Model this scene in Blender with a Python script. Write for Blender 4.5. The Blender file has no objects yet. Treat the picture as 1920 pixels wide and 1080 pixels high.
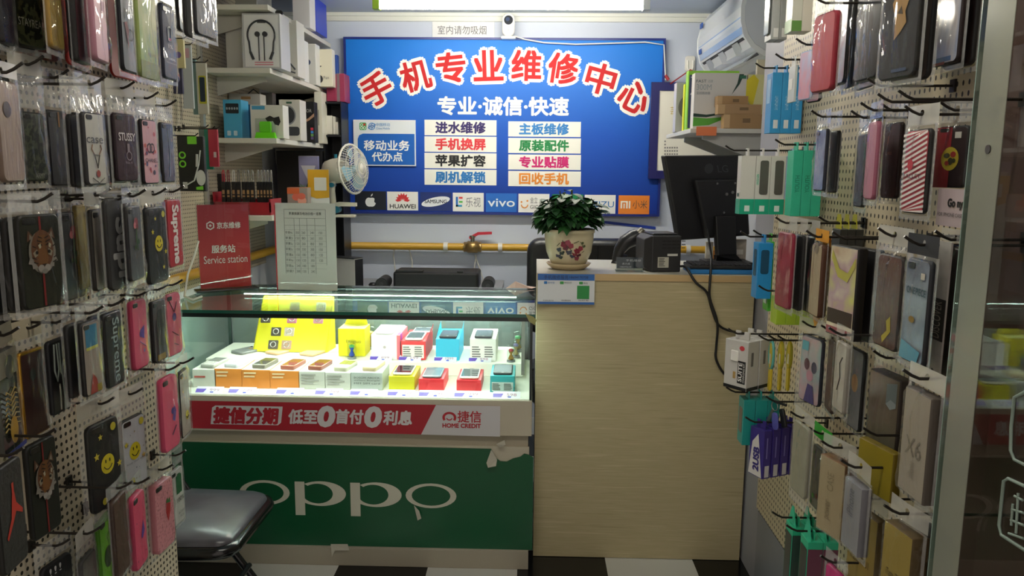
import bpy, math, random
from mathutils import Vector, Matrix
C = bpy.context.scene.collection
sc = bpy.context.scene
R = math.radians
# ---------------------------------------------------------------- camera
F = 1440.0; CAM = Vector((0, 0, 1.45))
d = Vector(((1000 - 960) / F, (540 - 320) / F, -1)).normalized()
rho = 0.013
r_ = Vector((math.cos(rho), -math.sin(rho), 0)); r_.z = (r_.x * d.x + r_.y * d.y) / -d.z; r_.normalize()
u_ = r_.cross(d)
RW = Matrix((r_, d, u_))                     # rows: world axes in camera space -> maps camera vec to world
cam_d = bpy.data.cameras.new('camera'); cam = bpy.data.objects.new('camera', cam_d); C.objects.link(cam)
cam_d.sensor_fit = 'HORIZONTAL'; cam_d.sensor_width = 36; cam_d.lens = 36 * F / 1920; cam_d.clip_start = .02
cam.matrix_world = Matrix.Translation(CAM) @ RW.to_4x4()
sc.camera = cam
sc.view_settings.view_transform = 'Standard'; sc.view_settings.look = 'None'
sc.view_settings.gamma = 1; sc.view_settings.use_curve_mapping = False
sc.view_settings.exposure = 1.45
try:
    sc.cycles.transparent_max_bounces = 24; sc.cycles.max_bounces = 7; sc.cycles.use_denoising = True
    sc.cycles.sample_clamp_indirect = 4; sc.cycles.caustics_reflective = False; sc.cycles.caustics_refractive = False
except Exception: pass
w = bpy.data.worlds.new('world'); sc.world = w; w.use_nodes = True
bg = w.node_tree.nodes['Background']; bg.inputs[0].default_value = (.95, .85, .75, 1); bg.inputs[1].default_value = .32

def ray(px, py):
    return RW @ Vector(((px - 960) / F, (540 - py) / F, -1))
def onX(px, py, X):
    v = ray(px, py); return CAM + v * ((X - CAM.x) / v.x)
def onY(px, py, Y):
    v = ray(px, py); return CAM + v * ((Y - CAM.y) / v.y)
def onZ(px, py, Z):
    v = ray(px, py); return CAM + v * ((Z - CAM.z) / v.z)
RWT = RW.transposed()
def proj(p):
    v = RWT @ (Vector(p) - CAM); return 960 + F * v.x / -v.z, 540 - F * v.y / -v.z

# ---------------------------------------------------------------- materials
def S(h, a=1):
    h = h.lstrip('#'); o = []
    for i in (0, 2, 4):
        c = int(h[i:i + 2], 16) / 255
        o.append(c / 12.92 if c <= .04045 else ((c + .055) / 1.055) ** 2.4)
    return (*o, a)
MC = {}
def newmat(name):
    m = bpy.data.materials.new(name); m.use_nodes = True
    nt = m.node_tree; return m, nt, nt.nodes['Principled BSDF'], nt.nodes['Material Output']
def m(h, rough=.45, metal=0.0, coat=0.0):
    k = (h, rough, metal, coat)
    if k in MC: return MC[k]
    mt, nt, b, o = newmat('paint_' + h.strip('#'))
    b.inputs['Base Color'].default_value = S(h); b.inputs['Roughness'].default_value = rough; b.inputs['Metallic'].default_value = metal
    if coat: b.inputs['Coat Weight'].default_value = coat; b.inputs['Coat Roughness'].default_value = .05
    MC[k] = mt; return mt
def N(nt, t, **kw):
    n = nt.nodes.new(t)
    for k, v in kw.items():
        if hasattr(n, k): setattr(n, k, v)
        else: n.inputs[k].default_value = v
    return n
def mnoise(cols, scale=20, rough=.4, stretch=(1, 1, 1), detail=3, metal=0, const=False, bump=0, coat=0):
    k = ('n', tuple(cols), scale, rough, stretch, detail, metal, const, bump)
    if k in MC: return MC[k]
    mt, nt, b, o = newmat('mottled')
    tc = N(nt, 'ShaderNodeTexCoord'); mp = N(nt, 'ShaderNodeMapping'); mp.inputs['Scale'].default_value = stretch
    no = N(nt, 'ShaderNodeTexNoise'); no.inputs['Scale'].default_value = scale; no.inputs['Detail'].default_value = detail
    cr = N(nt, 'ShaderNodeValToRGB'); e = cr.color_ramp.elements
    if const: cr.color_ramp.interpolation = 'CONSTANT'
    n = len(cols)
    lo, hi = .3, .7
    while len(e) < n: e.new(.5)
    for i, c in enumerate(cols):
        e[i].position = lo + (hi - lo) * i / max(1, (n if const else n - 1)); e[i].color = S(c)
    L = nt.links.new
    L(tc.outputs['Object'], mp.inputs[0]); L(mp.outputs[0], no.inputs['Vector']); L(no.outputs['Fac'], cr.inputs[0]); L(cr.outputs[0], b.inputs['Base Color'])
    if bump:
        bp = N(nt, 'ShaderNodeBump'); bp.inputs['Strength'].default_value = bump; bp.inputs['Distance'].default_value = .004
        L(no.outputs['Fac'], bp.inputs['Height']); L(bp.outputs[0], b.inputs['Normal'])
    b.inputs['Roughness'].default_value = rough; b.inputs['Metallic'].default_value = metal
    if coat: b.inputs['Coat Weight'].default_value = coat
    MC[k] = mt; return mt
def memit(h, s):
    k = ('e', h, s)
    if k in MC: return MC[k]
    mt, nt, b, o = newmat('glow')
    b.inputs['Base Color'].default_value = S(h); b.inputs['Emission Color'].default_value = S(h); b.inputs['Emission Strength'].default_value = s
    MC[k] = mt; return mt
def fres(nt, ior, nrm=None):
    L = nt.links.new; ge = N(nt, 'ShaderNodeNewGeometry'); mx = N(nt, 'ShaderNodeMix'); mx.inputs[2].default_value = ior; mx.inputs[3].default_value = 1 / ior
    L(ge.outputs['Backfacing'], mx.inputs[0]); fr = N(nt, 'ShaderNodeFresnel'); L(mx.outputs[0], fr.inputs[0])
    if nrm is not None: L(nrm, fr.inputs[1])
    return fr
def mglass(tint='#eef6f4', refl=1.0, rough=.0, haze=0.0, ior=1.5, hazecol='#ffffff'):
    """thin clear sheet: passes light straight through, mirrors by Fresnel, optional milky share"""
    k = ('g', tint, refl, rough, haze, ior, hazecol)
    if k in MC: return MC[k]
    mt, nt, b, o = newmat('thin_glass'); L = nt.links.new
    tr = N(nt, 'ShaderNodeBsdfTransparent'); tr.inputs[0].default_value = S(tint)
    gl = N(nt, 'ShaderNodeBsdfGlossy'); gl.inputs['Roughness'].default_value = rough
    fr = fres(nt, ior)
    mu = N(nt, 'ShaderNodeMath', operation='MULTIPLY'); mu.inputs[1].default_value = refl; mu.use_clamp = True
    mx = N(nt, 'ShaderNodeMixShader'); L(fr.outputs[0], mu.inputs[0]); L(mu.outputs[0], mx.inputs[0])
    if haze:
        df = N(nt, 'ShaderNodeBsdfDiffuse'); df.inputs[0].default_value = S(hazecol)
        m2 = N(nt, 'ShaderNodeMixShader'); m2.inputs[0].default_value = haze
        L(tr.outputs[0], m2.inputs[1]); L(df.outputs[0], m2.inputs[2]); L(m2.outputs[0], mx.inputs[1])
    else: L(tr.outputs[0], mx.inputs[1])
    L(gl.outputs[0], mx.inputs[2]); L(mx.outputs[0], o.inputs[0])
    MC[k] = mt; return mt
def mfilm(haze=.05, wr=1.0, rough=.12, refl=1.6):
    """crinkled clear plastic bag film"""
    k = ('f', haze, wr, rough, refl)
    if k in MC: return MC[k]
    mt, nt, b, o = newmat('plastic_film'); L = nt.links.new
    tc = N(nt, 'ShaderNodeTexCoord'); mp = N(nt, 'ShaderNodeMapping'); mp.inputs['Scale'].default_value = (1.5, 1, .55)
    no = N(nt, 'ShaderNodeTexNoise'); no.inputs['Scale'].default_value = 15; no.inputs['Detail'].default_value = 1.5
    no.inputs['Distortion'].default_value = 1.2
    bp = N(nt, 'ShaderNodeBump'); bp.inputs['Strength'].default_value = wr; bp.inputs['Distance'].default_value = .012
    L(tc.outputs['Object'], mp.inputs[0]); L(mp.outputs[0], no.inputs['Vector']); L(no.outputs['Fac'], bp.inputs['Height'])
    tr = N(nt, 'ShaderNodeBsdfTransparent'); tr.inputs[0].default_value = (.97, .97, .97, 1)
    gl = N(nt, 'ShaderNodeBsdfGlossy'); gl.inputs['Roughness'].default_value = rough; L(bp.outputs[0], gl.inputs['Normal'])
    df = N(nt, 'ShaderNodeBsdfDiffuse'); df.inputs[0].default_value = (.85, .85, .82, 1)
    fr = fres(nt, 1.5, bp.outputs[0])
    mu = N(nt, 'ShaderNodeMath', operation='MULTIPLY'); mu.inputs[1].default_value = refl; mu.use_clamp = True; L(fr.outputs[0], mu.inputs[0])
    m2 = N(nt, 'ShaderNodeMixShader'); m2.inputs[0].default_value = haze; L(tr.outputs[0], m2.inputs[1]); L(df.outputs[0], m2.inputs[2])
    mx = N(nt, 'ShaderNodeMixShader'); L(mu.outputs[0], mx.inputs[0]); L(m2.outputs[0], mx.inputs[1]); L(gl.outputs[0], mx.inputs[2]); L(mx.outputs[0], o.inputs[0])
    MC[k] = mt; return mt
def mpeg(h, sp, rad, sq=1.0, ax='Y', hole='#1c1813'):
    """perforated board: rows of dark holes"""
    mt, nt, b, o = newmat('pegboard'); L = nt.links.new
    tc = N(nt, 'ShaderNodeTexCoord'); sx = N(nt, 'ShaderNodeSeparateXYZ'); L(tc.outputs['Object'], sx.inputs[0])
    parts = []
    for a, s in ((ax, 1.0), ('Z', sq)):
        dv = N(nt, 'ShaderNodeMath', operation='DIVIDE'); dv.inputs[1].default_value = sp; L(sx.outputs[a], dv.inputs[0])
        ro = N(nt, 'ShaderNodeMath', operation='ROUND'); L(dv.outputs[0], ro.inputs[0])
        sb = N(nt, 'ShaderNodeMath', operation='SUBTRACT'); L(dv.outputs[0], sb.inputs[0]); L(ro.outputs[0], sb.inputs[1])
        ml = N(nt, 'ShaderNodeMath', operation='MULTIPLY'); ml.inputs[1].default_value = sp * s; L(sb.outputs[0], ml.inputs[0])
        pw = N(nt, 'ShaderNodeMath', operation='MULTIPLY'); L(ml.outputs[0], pw.inputs[0]); L(ml.outputs[0], pw.inputs[1]); parts.append(pw)
    ad = N(nt, 'ShaderNodeMath', operation='ADD'); L(parts[0].outputs[0], ad.inputs[0]); L(parts[1].outputs[0], ad.inputs[1])
    lt = N(nt, 'ShaderNodeMath', operation='LESS_THAN'); lt.inputs[1].default_value = rad * rad; L(ad.outputs[0], lt.inputs[0])
    mx = N(nt, 'ShaderNodeMix'); mx.data_type = 'RGBA'; mx.inputs[6].default_value = S(h); mx.inputs[7].default_value = S(hole)
    L(lt.outputs[0], mx.inputs[0]); L(mx.outputs[2], b.inputs['Base Color']); b.inputs['Roughness'].default_value = .45
    return mt

# ---------------------------------------------------------------- mesh builder
TXT = {}
def text2d(body, bold=0.0, shear=0.0, space=1.0):
    k = (body, bold, shear, space)
    if k in TXT: return TXT[k]
    c = bpy.data.curves.new('t', 'FONT'); c.body = body; c.offset = bold; c.shear = shear; c.space_character = space; c.resolution_u = 3
    o = bpy.data.objects.new('t', c)
    me = bpy.data.meshes.new_from_object(o)
    vs = [(v.co.x, v.co.y) for v in me.vertices]; fs = [tuple(p.vertices) for p in me.polygons]
    bpy.data.objects.remove(o); bpy.data.curves.remove(c); bpy.data.meshes.remove(me)
    if not vs: vs = [(0, 0), (1, 0), (1, 1)]
    x0 = min(v[0] for v in vs); x1 = max(v[0] for v in vs); y0 = min(v[1] for v in vs); y1 = max(v[1] for v in vs)
    TXT[k] = (vs, fs, (x0, x1, y0, y1)); return TXT[k]

class MB:
    def __init__(s, mat=None):
        s.v = []; s.f = []; s.mi = []; s.mats = []; s.cur = 0; s.sm = []
        if mat is not None: s.use(mat)
    def use(s, mat):
        if mat not in s.mats: s.mats.append(mat)
        s.cur = s.mats.index(mat); return s
    def add(s, vs, fs, smooth=False, M=None):
        n = len(s.v)
        s.v.extend([(M @ Vector(v)) if M is not None else Vector(v) for v in vs])
        for f in fs: s.f.append([i + n for i in f]); s.mi.append(s.cur); s.sm.append(smooth)
        return s
    def box(s, x0, x1, y0, y1, z0, z1, M=None):
        return s.add([(x, y, z) for z in (z0, z1) for y in (y0, y1) for x in (x0, x1)],
                     [(0, 2, 3, 1), (4, 5, 7, 6), (0, 1, 5, 4), (2, 6, 7, 3), (0, 4, 6, 2), (1, 3, 7, 5)], False, M)
    def quad(s, a, b, c, e): return s.add([a, b, c, e], [(0, 1, 2, 3)])
    def poly(s, pts, y0, y1=None, M=None, side=None):
        """polygon in XZ facing -Y at y0, extruded back to y1"""
        n = len(pts)
        vs = [(p[0], y0, p[1]) for p in pts]
        if y1 is None: return s.add(vs, [tuple(range(n))], False, M)
        vs += [(p[0], y1, p[1]) for p in pts]
        s.add(vs, [tuple(range(n)), tuple(range(2 * n - 1, n - 1, -1))], False, M)
        c = s.cur
        if side is not None: s.use(side)
        s.add(vs, [(i, i + n, (i + 1) % n + n, (i + 1) % n) for i in range(n)], False, M); s.cur = c
        return s
    def rslab(s, x0, x1, z0, z1, y0, y1, r=.01, bev=.0, n=4, side=None, M=None):
        """rounded slab in XZ, front at y0, back at y1, eased front/back edges"""
        r = min(r, abs(x1 - x0) * .49, abs(z1 - z0) * .49)
        def ring(ins, y):
            rr = max(r - ins, .0002); o = []
            for cx, cz, a0 in ((x1 - r, z1 - r, 0), (x0 + r, z1 - r, 90), (x0 + r, z0 + r, 180), (x1 - r, z0 + r, 270)):
                for i in range(n + 1):
                    a = R(a0 + 90 * i / n); o.append((cx + rr * math.cos(a), y, cz + rr * math.sin(a)))
            return o
        rings = [ring(bev, y0)] + ([ring(bev * .3, y0 + bev * .3)] if bev else []) + [ring(0, y0 + bev), ring(0, y1 - bev)] + ([ring(bev, y1)] if bev else [])
        k = len(rings[0]); vs = [p for q in rings for p in q]
        s.add(vs, [tuple(range(k))], False, M)
        c = s.cur
        if side is not None: s.use(side)
        s.add(vs, [tuple(range(len(vs) - 1, len(vs) - k - 1, -1))], False, M)
        s.add(vs, [(j * k + i, j * k + (i + 1) % k, (j + 1) * k + (i + 1) % k, (j + 1) * k + i) for j in range(len(rings) - 1) for i in range(k)], bev > 0, M)
        s.cur = c; return s
    def ell(s, cx, cz, rx, rz, y0, y1=None, n=20, M=None, a0=0, a1=360):
        return s.poly([(cx + rx * math.cos(R(a0 + (a1 - a0) * i / n)), cz + rz * math.sin(R(a0 + (a1 - a0) * i / n))) for i in range(n if a1 - a0 >= 360 else n + 1)], y0, y1, M)
    def ringz(s, cx, cz, rx, rz, tx, tz, y, n=28, a0=0, a1=360, sx=0):
        """flat elliptical ring in XZ (tx, tz wall thickness)"""
        vs = []
        for i in range(n + 1):
            a = R(a0 + (a1 - a0) * i / n)
            vs += [(cx + rx * math.cos(a), y, cz + rz * math.sin(a)), (cx + sx + (rx - tx) * math.cos(a), y, cz + (rz - tz) * math.sin(a))]
        return s.add(vs, [(2 * i, 2 * i + 1, 2 * i + 3, 2 * i + 2) for i in range(n)])
    def tube(s, pts, r, n=8, closed=False, M=None):
        pts = [Vector(p) for p in pts]; k = len(pts); vs = []; up = None
        rs = r if isinstance(r, (list, tuple)) else [r] * k
        for i, p in enumerate(pts):
            if closed: t = pts[(i + 1) % k] - pts[i - 1]
            else: t = pts[min(i + 1, k - 1)] - pts[max(i - 1, 0)]
            t = t.normalized() if t.length > 1e-9 else Vector((0, 0, 1))
            if up is None: up = t.orthogonal().normalized()
            else:
                up = up - t * up.dot(t); up = up.normalized() if up.length > 1e-6 else t.orthogonal().normalized()
            b = t.cross(up)
            vs += [p + (up * math.cos(2 * math.pi * j / n) + b * math.sin(2 * math.pi * j / n)) * rs[i] for j in range(n)]
        fs = [(i * n + j, i * n + (j + 1) % n, ((i + 1) % k) * n + (j + 1) % n, ((i + 1) % k) * n + j) for i in range(k if closed else k - 1) for j in range(n)]
        s.add(vs, fs, True, M)
        if not closed: s.add(vs, [tuple(range(n - 1, -1, -1)), tuple(range((k - 1) * n, k * n))], False, M)
        return s
    def lathe(s, prof, n=24, M=None, smooth=True):
        k = len(prof); vs = [(r * math.cos(2 * math.pi * j / n), r * math.sin(2 * math.pi * j / n), z) for r, z in prof for j in range(n)]
        return s.add(vs, [(i * n + j, i * n + (j + 1) % n, (i + 1) * n + (j + 1) % n, (i + 1) * n + j) for i in range(k - 1) for j in range(n)], smooth, M)
    def text(s, body, x0, x1, z0, z1, y, mat=None, rot=0, bold=0.0, shear=0.0, keep=False, space=1.0, grow=0.0):
        """lettering in XZ facing -Y filling a rectangle; rot -90 reads downward, 90 upward"""
        if mat is not None: s.use(mat)
        fat = bold * 1.0; vs, fs, (a0, a1, b0, b1) = text2d(body, 0.0, shear, space)
        aw, bh = max(a1 - a0, 1e-6), max(b1 - b0, 1e-6)
        W, H = x1 - x0, z1 - z0
        aw += 2 * fat; bh += 2 * fat
        if rot in (90, -90): W, H = H, W
        kx, kz = W / aw, H / bh
        if keep: kx = kz = min(kx, kz)
        cx, cz = (x0 + x1) / 2, (z0 + z1) / 2; ca, sa = math.cos(R(rot)), math.sin(R(rot))
        nb = 1 if fat <= 0 else (4 if fat < .035 else 10)
        for i in range(nb):                      # heavier strokes: the outline laid down again round a small circle
            t = 2 * math.pi * (i + .5) / nb; dx, dz = (fat * math.cos(t) * abs(kz), fat * math.sin(t) * abs(kz)) if nb > 1 else (0, 0); o = []
            for p, q in vs:
                a = (p - (a0 + a1) / 2) * kx + dx; b = (q - (b0 + b1) / 2) * kz + dz
                o.append((cx + a * ca - b * sa, y - i * 4e-5, cz + a * sa + b * ca))
            s.add(o, fs)
        return s
    def build(s, name, parent=None, world=False, loc=None, rz=0, bevel=0, seg=2):
        me = bpy.data.meshes.new(name)
        off = Vector(parent.location) if (world and parent is not None) else Vector((0, 0, 0))
        if world and loc is not None: off = Vector(loc)
        me.from_pydata([v - off for v in s.v], [], s.f)
        for mt in s.mats: me.materials.append(mt)
        if s.mi: me.polygons.foreach_set('material_index', s.mi); me.polygons.foreach_set('use_smooth', s.sm)
        me.update()
        o = bpy.data.objects.new(name, me); C.objects.link(o)
        if parent is not None: o.parent = parent
        elif loc is not None: o.location = loc; o.rotation_euler = (0, 0, rz)
        if bevel:
            b = o.modifiers.new('ease', 'BEVEL'); b.width = bevel; b.segments = seg; b.limit_method = 'ANGLE'
        return o
def tag(o, label=None, cat=None, group=None, kind=None):
    if label: o['label'] = label
    if cat: o['category'] = cat
    if group: o['group'] = group
    if kind: o['kind'] = kind
    return o
def thing(name, label, cat, loc=(0, 0, 0), rz=0, group=None, rx=0, ry=0):
    o = bpy.data.objects.new(name, None); C.objects.link(o); o.empty_display_size = .05
    o.location = loc; o.rotation_euler = (rx, ry, rz)
    return tag(o, label, cat, group)
def box1(name, x0, x1, y0, y1, z0, z1, mat, parent=None, bevel=0):
    return MB(mat).box(x0, x1, y0, y1, z0, z1).build(name, parent, bevel=bevel)
def part(p, name, x0, x1, y0, y1, z0, z1, mat, bevel=0): return box1(name, x0, x1, y0, y1, z0, z1, mat, p, bevel)
def struct(name, mb, **k): return tag(mb.build(name, **k), kind='structure')
def dup(root, loc, rz, label=None):
    r = root.copy(); C.objects.link(r); r.location = loc; r.rotation_euler = (root.rotation_euler[0], root.rotation_euler[1], rz)
    if label: r['label'] = label
    for ch in root.children:
        c = ch.copy(); C.objects.link(c); c.parent = r
        for g in ch.children:
            e = g.copy(); C.objects.link(e); e.parent = c
    return r
STOPW = set('the of with and a an in behind beside under picturing left right next to hanging on above at first printed'.split())
def short(l, n):
    q = l.split(',')[0].split()[:n]
    while len(q) > 2 and q[-1] in STOPW: q.pop()
    return ' '.join(q)
BLK = m('#141416', .35); WHT = m('#e6e6e2', .45); GREY = m('#8d8d90', .4); DGREY = m('#3a3a3e', .4)
CLEAR = mglass('#f7faf9', 1.0)
def pebble(seed): random.seed(seed)
# ---------------------------------------------------------------- lights (real ceiling tubes)
YB = 4.40; XL, XR = -1.43, 1.12; PL, PR = -.95, .80; CEIL = 2.30
def tube_lamp(label, x0, x1, y, z, s, green=False):
    t = thing('tube_lamp', label, 'lamp', ((x0 + x1) / 2, y, z + .035))
    mb = MB(m('#d8dadc', .4)); mb.box(x0, x1, y - .022, y + .022, z + .022, CEIL - .001); mb.build('batten', t, True)
    mb = MB(memit('#fff8e6', s)); mb.tube([(x0 + .03, y, z), (x1 - .03, y, z)], .018, 12); mb.build('tube', t, True)
    for xx in (x0, x1 - .03):
        mb = MB(m('#9fc32a' if (green and xx == x0) else '#cfd2d4', .4)); mb.box(xx, xx + .03, y - .02, y + .02, z - .02, z + .022); mb.build('end_cap', t, True)
    return t
a = onY(700, 10, 3.55); b = onY(1218, 10, 3.55)
tube_lamp('long fluorescent tube lamp glowing over the blue shop sign', a.x, b.x, 3.55, (a.z + b.z) / 2 + .0, 33, True)
tube_lamp('fluorescent tube lamp under the ceiling near the shop entrance', -.6, .6, 1.25, 2.235, 20)

# ---------------------------------------------------------------- setting
def mfloor():
    mt, nt, b, o = newmat('checker_tiles'); L = nt.links.new
    tc = N(nt, 'ShaderNodeTexCoord'); ck = N(nt, 'ShaderNodeTexChecker'); ck.inputs['Scale'].default_value = 1 / .33
    ck.inputs[1].default_value = S('#0b0b0c'); ck.inputs[2].default_value = S('#cfcfca')
    mp = N(nt, 'ShaderNodeMapping'); mp.inputs['Location'].default_value = FLOORSHIFT
    L(tc.outputs['Object'], mp.inputs[0]); L(mp.outputs[0], ck.inputs[0]); L(ck.outputs[0], b.inputs['Base Color']); b.inputs['Roughness'].default_value = .18
    return mt
FLOORSHIFT = (-.29 + .33 * 10, -2.45 + .33 * 20, .11)
struct('floor', MB(mfloor()).box(-2.6, 2.2, -.6, YB + .1, -.05, 0))
struct('ceiling', MB(m('#b9c4d2', .55)).box(-2.6, 2.2, .2, YB + .1, CEIL, CEIL + .06))
wallm = mnoise(['#c3cbdd', '#cad2e2'], 1.5, .15)
struct('wall_back', MB(wallm).box(XL - .1, XR + .1, YB, YB + .1, 0, CEIL))
struct('wall_left', MB(mnoise(['#c9ccd2', '#d2d5da'], 2, .4)).box(XL - .1, XL, 1.925, YB, 0, CEIL))
struct('wall_right', MB(mnoise(['#c9ccd2', '#d2d5da'], 2, .4)).box(XR, XR + .1, 2.80, YB, 0, CEIL))
lw = m('#9c958a', .5)
struct('wall_left_entrance', MB(lw).box(XL - .1, PL - .006, .3, 1.925, 0, CEIL))
struct('wall_right_entrance', MB(m('#9a9aa2', .5)).box(PR + .006, XR + .1, 1.358, 2.80, 0, CEIL))
struct('wall_right_front', MB(mnoise(['#4c3832', '#56403a'], 5, .5)).box(PR, XR + .1, .05, 1.358, 0, CEIL))
struct('trim_cornice', MB(m('#d9dbd6', .35)).box(XL, XR, YB - .02, YB, CEIL - .042, CEIL).box(XL, XR, YB - .035, YB, CEIL - .018, CEIL))

pegL = mpeg('#bdb09a', .0165, .0040); pegL2 = mpeg('#bfb49c', .0165, .0032); pegR = mpeg('#cbbd9f', .0205, .0034, .66)
pegBX = mpeg('#8a8375', .0165, .0032, 1.0, 'X')
def board(name, label, mat, X0, X1, Y0, Y1, z0, z1, fr='#a8a49a'):
    t = thing(name, label, 'pegboard', ((X0 + X1) / 2, (Y0 + Y1) / 2, z0))
    MB(mat).box(X0, X1, Y0, Y1, z0, z1).build('panel', t, True)
    return t
# ends of the perforated boards, read off the photo
yl = onX(330, 1000, PL).y; yr = onX(1419, 940, PR).y; zr = onX(1417, 949, PR).z
board('pegboard', 'cream perforated board filled with bagged phone cases on the near left wall', pegL, PL - .006, PL, .42, yl, .15, CEIL - .01)
t = board('pegboard', 'cream perforated board above the grey panel on the right wall', pegR, PR, PR + .006, 1.36, yr, zr, CEIL - .01)
board('pegboard', 'fine cream perforated board beyond the bag rows, beside white shelves', pegL2, XL, XL + .006, 2.2, 4.05, .95, CEIL - .01)
part_post = MB(m('#b8b8b4', .3, .6)).box(XL + .006, XL + .02, 3.31, 3.335, .95, CEIL - .01)
tag(part_post.build('upright_rail'), 'slim metal upright rail on the board beside the white shelves', 'rail')
tag(MB(m('#7f828a', .35)).box(PR + .0, PR + .006, 1.36, yr - .02, 0.01, zr - .004).build('lower_panel'), 'plain grey panel under the perforated board on the right', 'panel')
# ---------------------------------------------------------------- big shop sign on the back wall
YS = 4.36
def PX(x0, y0, x1, y1, Y):          # a rectangle read off the photo, as x and z ranges on the plane at depth Y
    p = onY(x0, (y0 + y1) / 2, Y); q = onY(x1, (y0 + y1) / 2, Y); t_ = onY((x0 + x1) / 2, y0, Y); b_ = onY((x0 + x1) / 2, y1, Y)
    return p.x, q.x, b_.z, t_.z
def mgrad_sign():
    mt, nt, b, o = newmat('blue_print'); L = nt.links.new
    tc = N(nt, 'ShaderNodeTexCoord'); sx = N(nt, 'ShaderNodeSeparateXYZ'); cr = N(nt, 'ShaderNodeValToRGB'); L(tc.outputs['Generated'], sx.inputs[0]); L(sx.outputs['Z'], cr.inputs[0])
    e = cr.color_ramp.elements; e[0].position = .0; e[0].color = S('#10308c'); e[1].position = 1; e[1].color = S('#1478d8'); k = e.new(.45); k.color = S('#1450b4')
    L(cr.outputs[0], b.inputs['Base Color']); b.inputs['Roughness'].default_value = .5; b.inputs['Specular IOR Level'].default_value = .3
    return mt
x0, x1, z0, z1 = PX(652, 75, 1238, 399, YS)
sg = thing('shop_sign', 'large blue sign with arched red Chinese title and brand logo row on the back wall', 'sign', ((x0 + x1) / 2, YB, z0))
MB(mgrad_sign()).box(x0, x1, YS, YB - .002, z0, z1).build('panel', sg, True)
fr = MB(m('#1b2a78', .35))
for (a, b, c_, e) in ((x0 - .012, x1 + .012, z1, z1 + .012), (x0 - .012, x1 + .012, z0 - .012, z0), (x0 - .012, x0, z0, z1), (x1, x1 + .012, z0, z1)): fr.box(a, b, YS - .008, YB - .002, c_, e)
fr.build('frame', sg, True)
tw = MB(m('#f2efe8', .6)); tr = MB(m('#bc0a14', .7))
for ch, px, py, an in (('手', 706, 167, 27), ('机', 779, 142, 15), ('专', 845.5, 127, 6), ('业', 915.6, 123, 2), ('维', 987, 123, -1), ('修', 1056, 129, -8), ('中', 1126.6, 148, -15), ('心', 1189.6, 182, -25)):
    p = onY(px, py, YS); h = 57 / F * YS; h2 = h
    for mb, bo, yy, g in ((tw, .12, -.0012, 1.17), (tr, .034, -.0024, .98)):
        mb.text(ch, p.x - h * g / 2, p.x + h * g / 2, p.z - h2 * g / 2, p.z + h2 * g / 2, YS + yy, rot=an, bold=bo)
tw.build('title_outline', sg, True); tr.build('title_lettering', sg, True)
x0, x1, z0, z1 = PX(820, 181, 1067, 217, YS)
MB().text('专业·诚信·快速', x0, x1, z0, z1, YS - .0012, m('#f0eee8', .6), bold=.035).build('motto_lettering', sg, True)
serv = [('进水维修', '#2c1c60'), ('手机换屏', '#d8343e'), ('苹果扩容', '#16161c'), ('刷机解锁', '#1f72b8'), ('主板维修', '#2a7cc2'), ('原装配件', '#108044'), ('专业贴膜', '#c81c70'), ('回收手机', '#e0872c')]
for i, (t_, h) in enumerate(serv):
    k = i % 4
    bx = (796, 225 + 31 * k, 931, 254 + 31 * k) if i < 4 else (953, 228 + 31 * k, 1089, 256.5 + 31 * k)
    a0, a1, c0, c1 = PX(*bx, YS)
    lb = MB(m('#f0eee6', .4)).poly([(a0, c0), (a1, c0), (a1, c1), (a0, c1)], YS - .001).build('service_label', sg, True)
    a0, a1, c0, c1 = PX((816 if i < 4 else 973), bx[1] + 3, (911 if i < 4 else 1067), bx[3] - 3.5, YS)
    o = MB().text(t_, a0, a1, c0, c1, YS - .002, m(h, .6), bold=.04); o = o.build('service_lettering', sg, True); o.parent = lb; 
    lb.location = (0, 0, 0)
# brand logo tiles along the bottom
def tile(px0, py0, px1, py1, h):
    a0, a1, c0, c1 = PX(px0, py0, px1, py1, YS)
    return MB(m(h, .4)).poly([(a0, c0), (a1, c0), (a1, c1), (a0, c1)], YS - .001).build('logo_tile', sg, True), a0, a1, c0, c1
def logo(px, bgc, draw):
    k = (px - 695) / 495 * 8
    t_, a0, a1, c0, c1 = tile(px - 29, 358.5 + k, px + 29, 393.5 + k, bgc)
    mb = MB(); W_, H_ = a1 - a0, c1 - c0
    def T(u, v): return a0 + u * W_, c0 + v * H_
    draw(mb, T, YS - .002, W_, H_); o = mb.build('logo_mark', sg, True); o.parent = t_
def rr(mb, T, y, u0, u1, v0, v1, s_, **k):
    (a, c0), (b, c1) = T(u0, v0), T(u1, v1); mb.text(s_, a, b, c0, c1, y, **k)
def d_apple(mb, T, y, W_, H_):
    mb.use(m('#e8e8e8')); cx, cz = T(.5, .42); s_ = H_ * .30
    pts = []
    for i in range(40):
        a = 2 * math.pi * i / 40; q = 1 + .10 * math.cos(2 * a) - .16 * max(0, math.sin(a)) ** 8 - .10 * max(0, -math.sin(a)) ** 10
        x, z = s_ * q * math.cos(a) * .86, s_ * q * math.sin(a)
        bx, bz = x - s_ * 1.02, z - s_ * .22
        if bx * bx + bz * bz < (s_ * .42) ** 2:
            f_ = s_ * .42 / max(1e-6, math.hypot(bx, bz)); x, z = s_ * 1.02 + bx * f_, s_ * .22 + bz * f_
        pts.append((cx + x, cz + z))
    mb.poly(pts, y)
    mb.poly([(cx + s_ * (.05 + .0), cz + s_ * .98), (cx + s_ * .12, cz + s_ * 1.3), (cx + s_ * .42, cz + s_ * 1.55), (cx + s_ * .36, cz + s_ * 1.2)], y)
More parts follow.
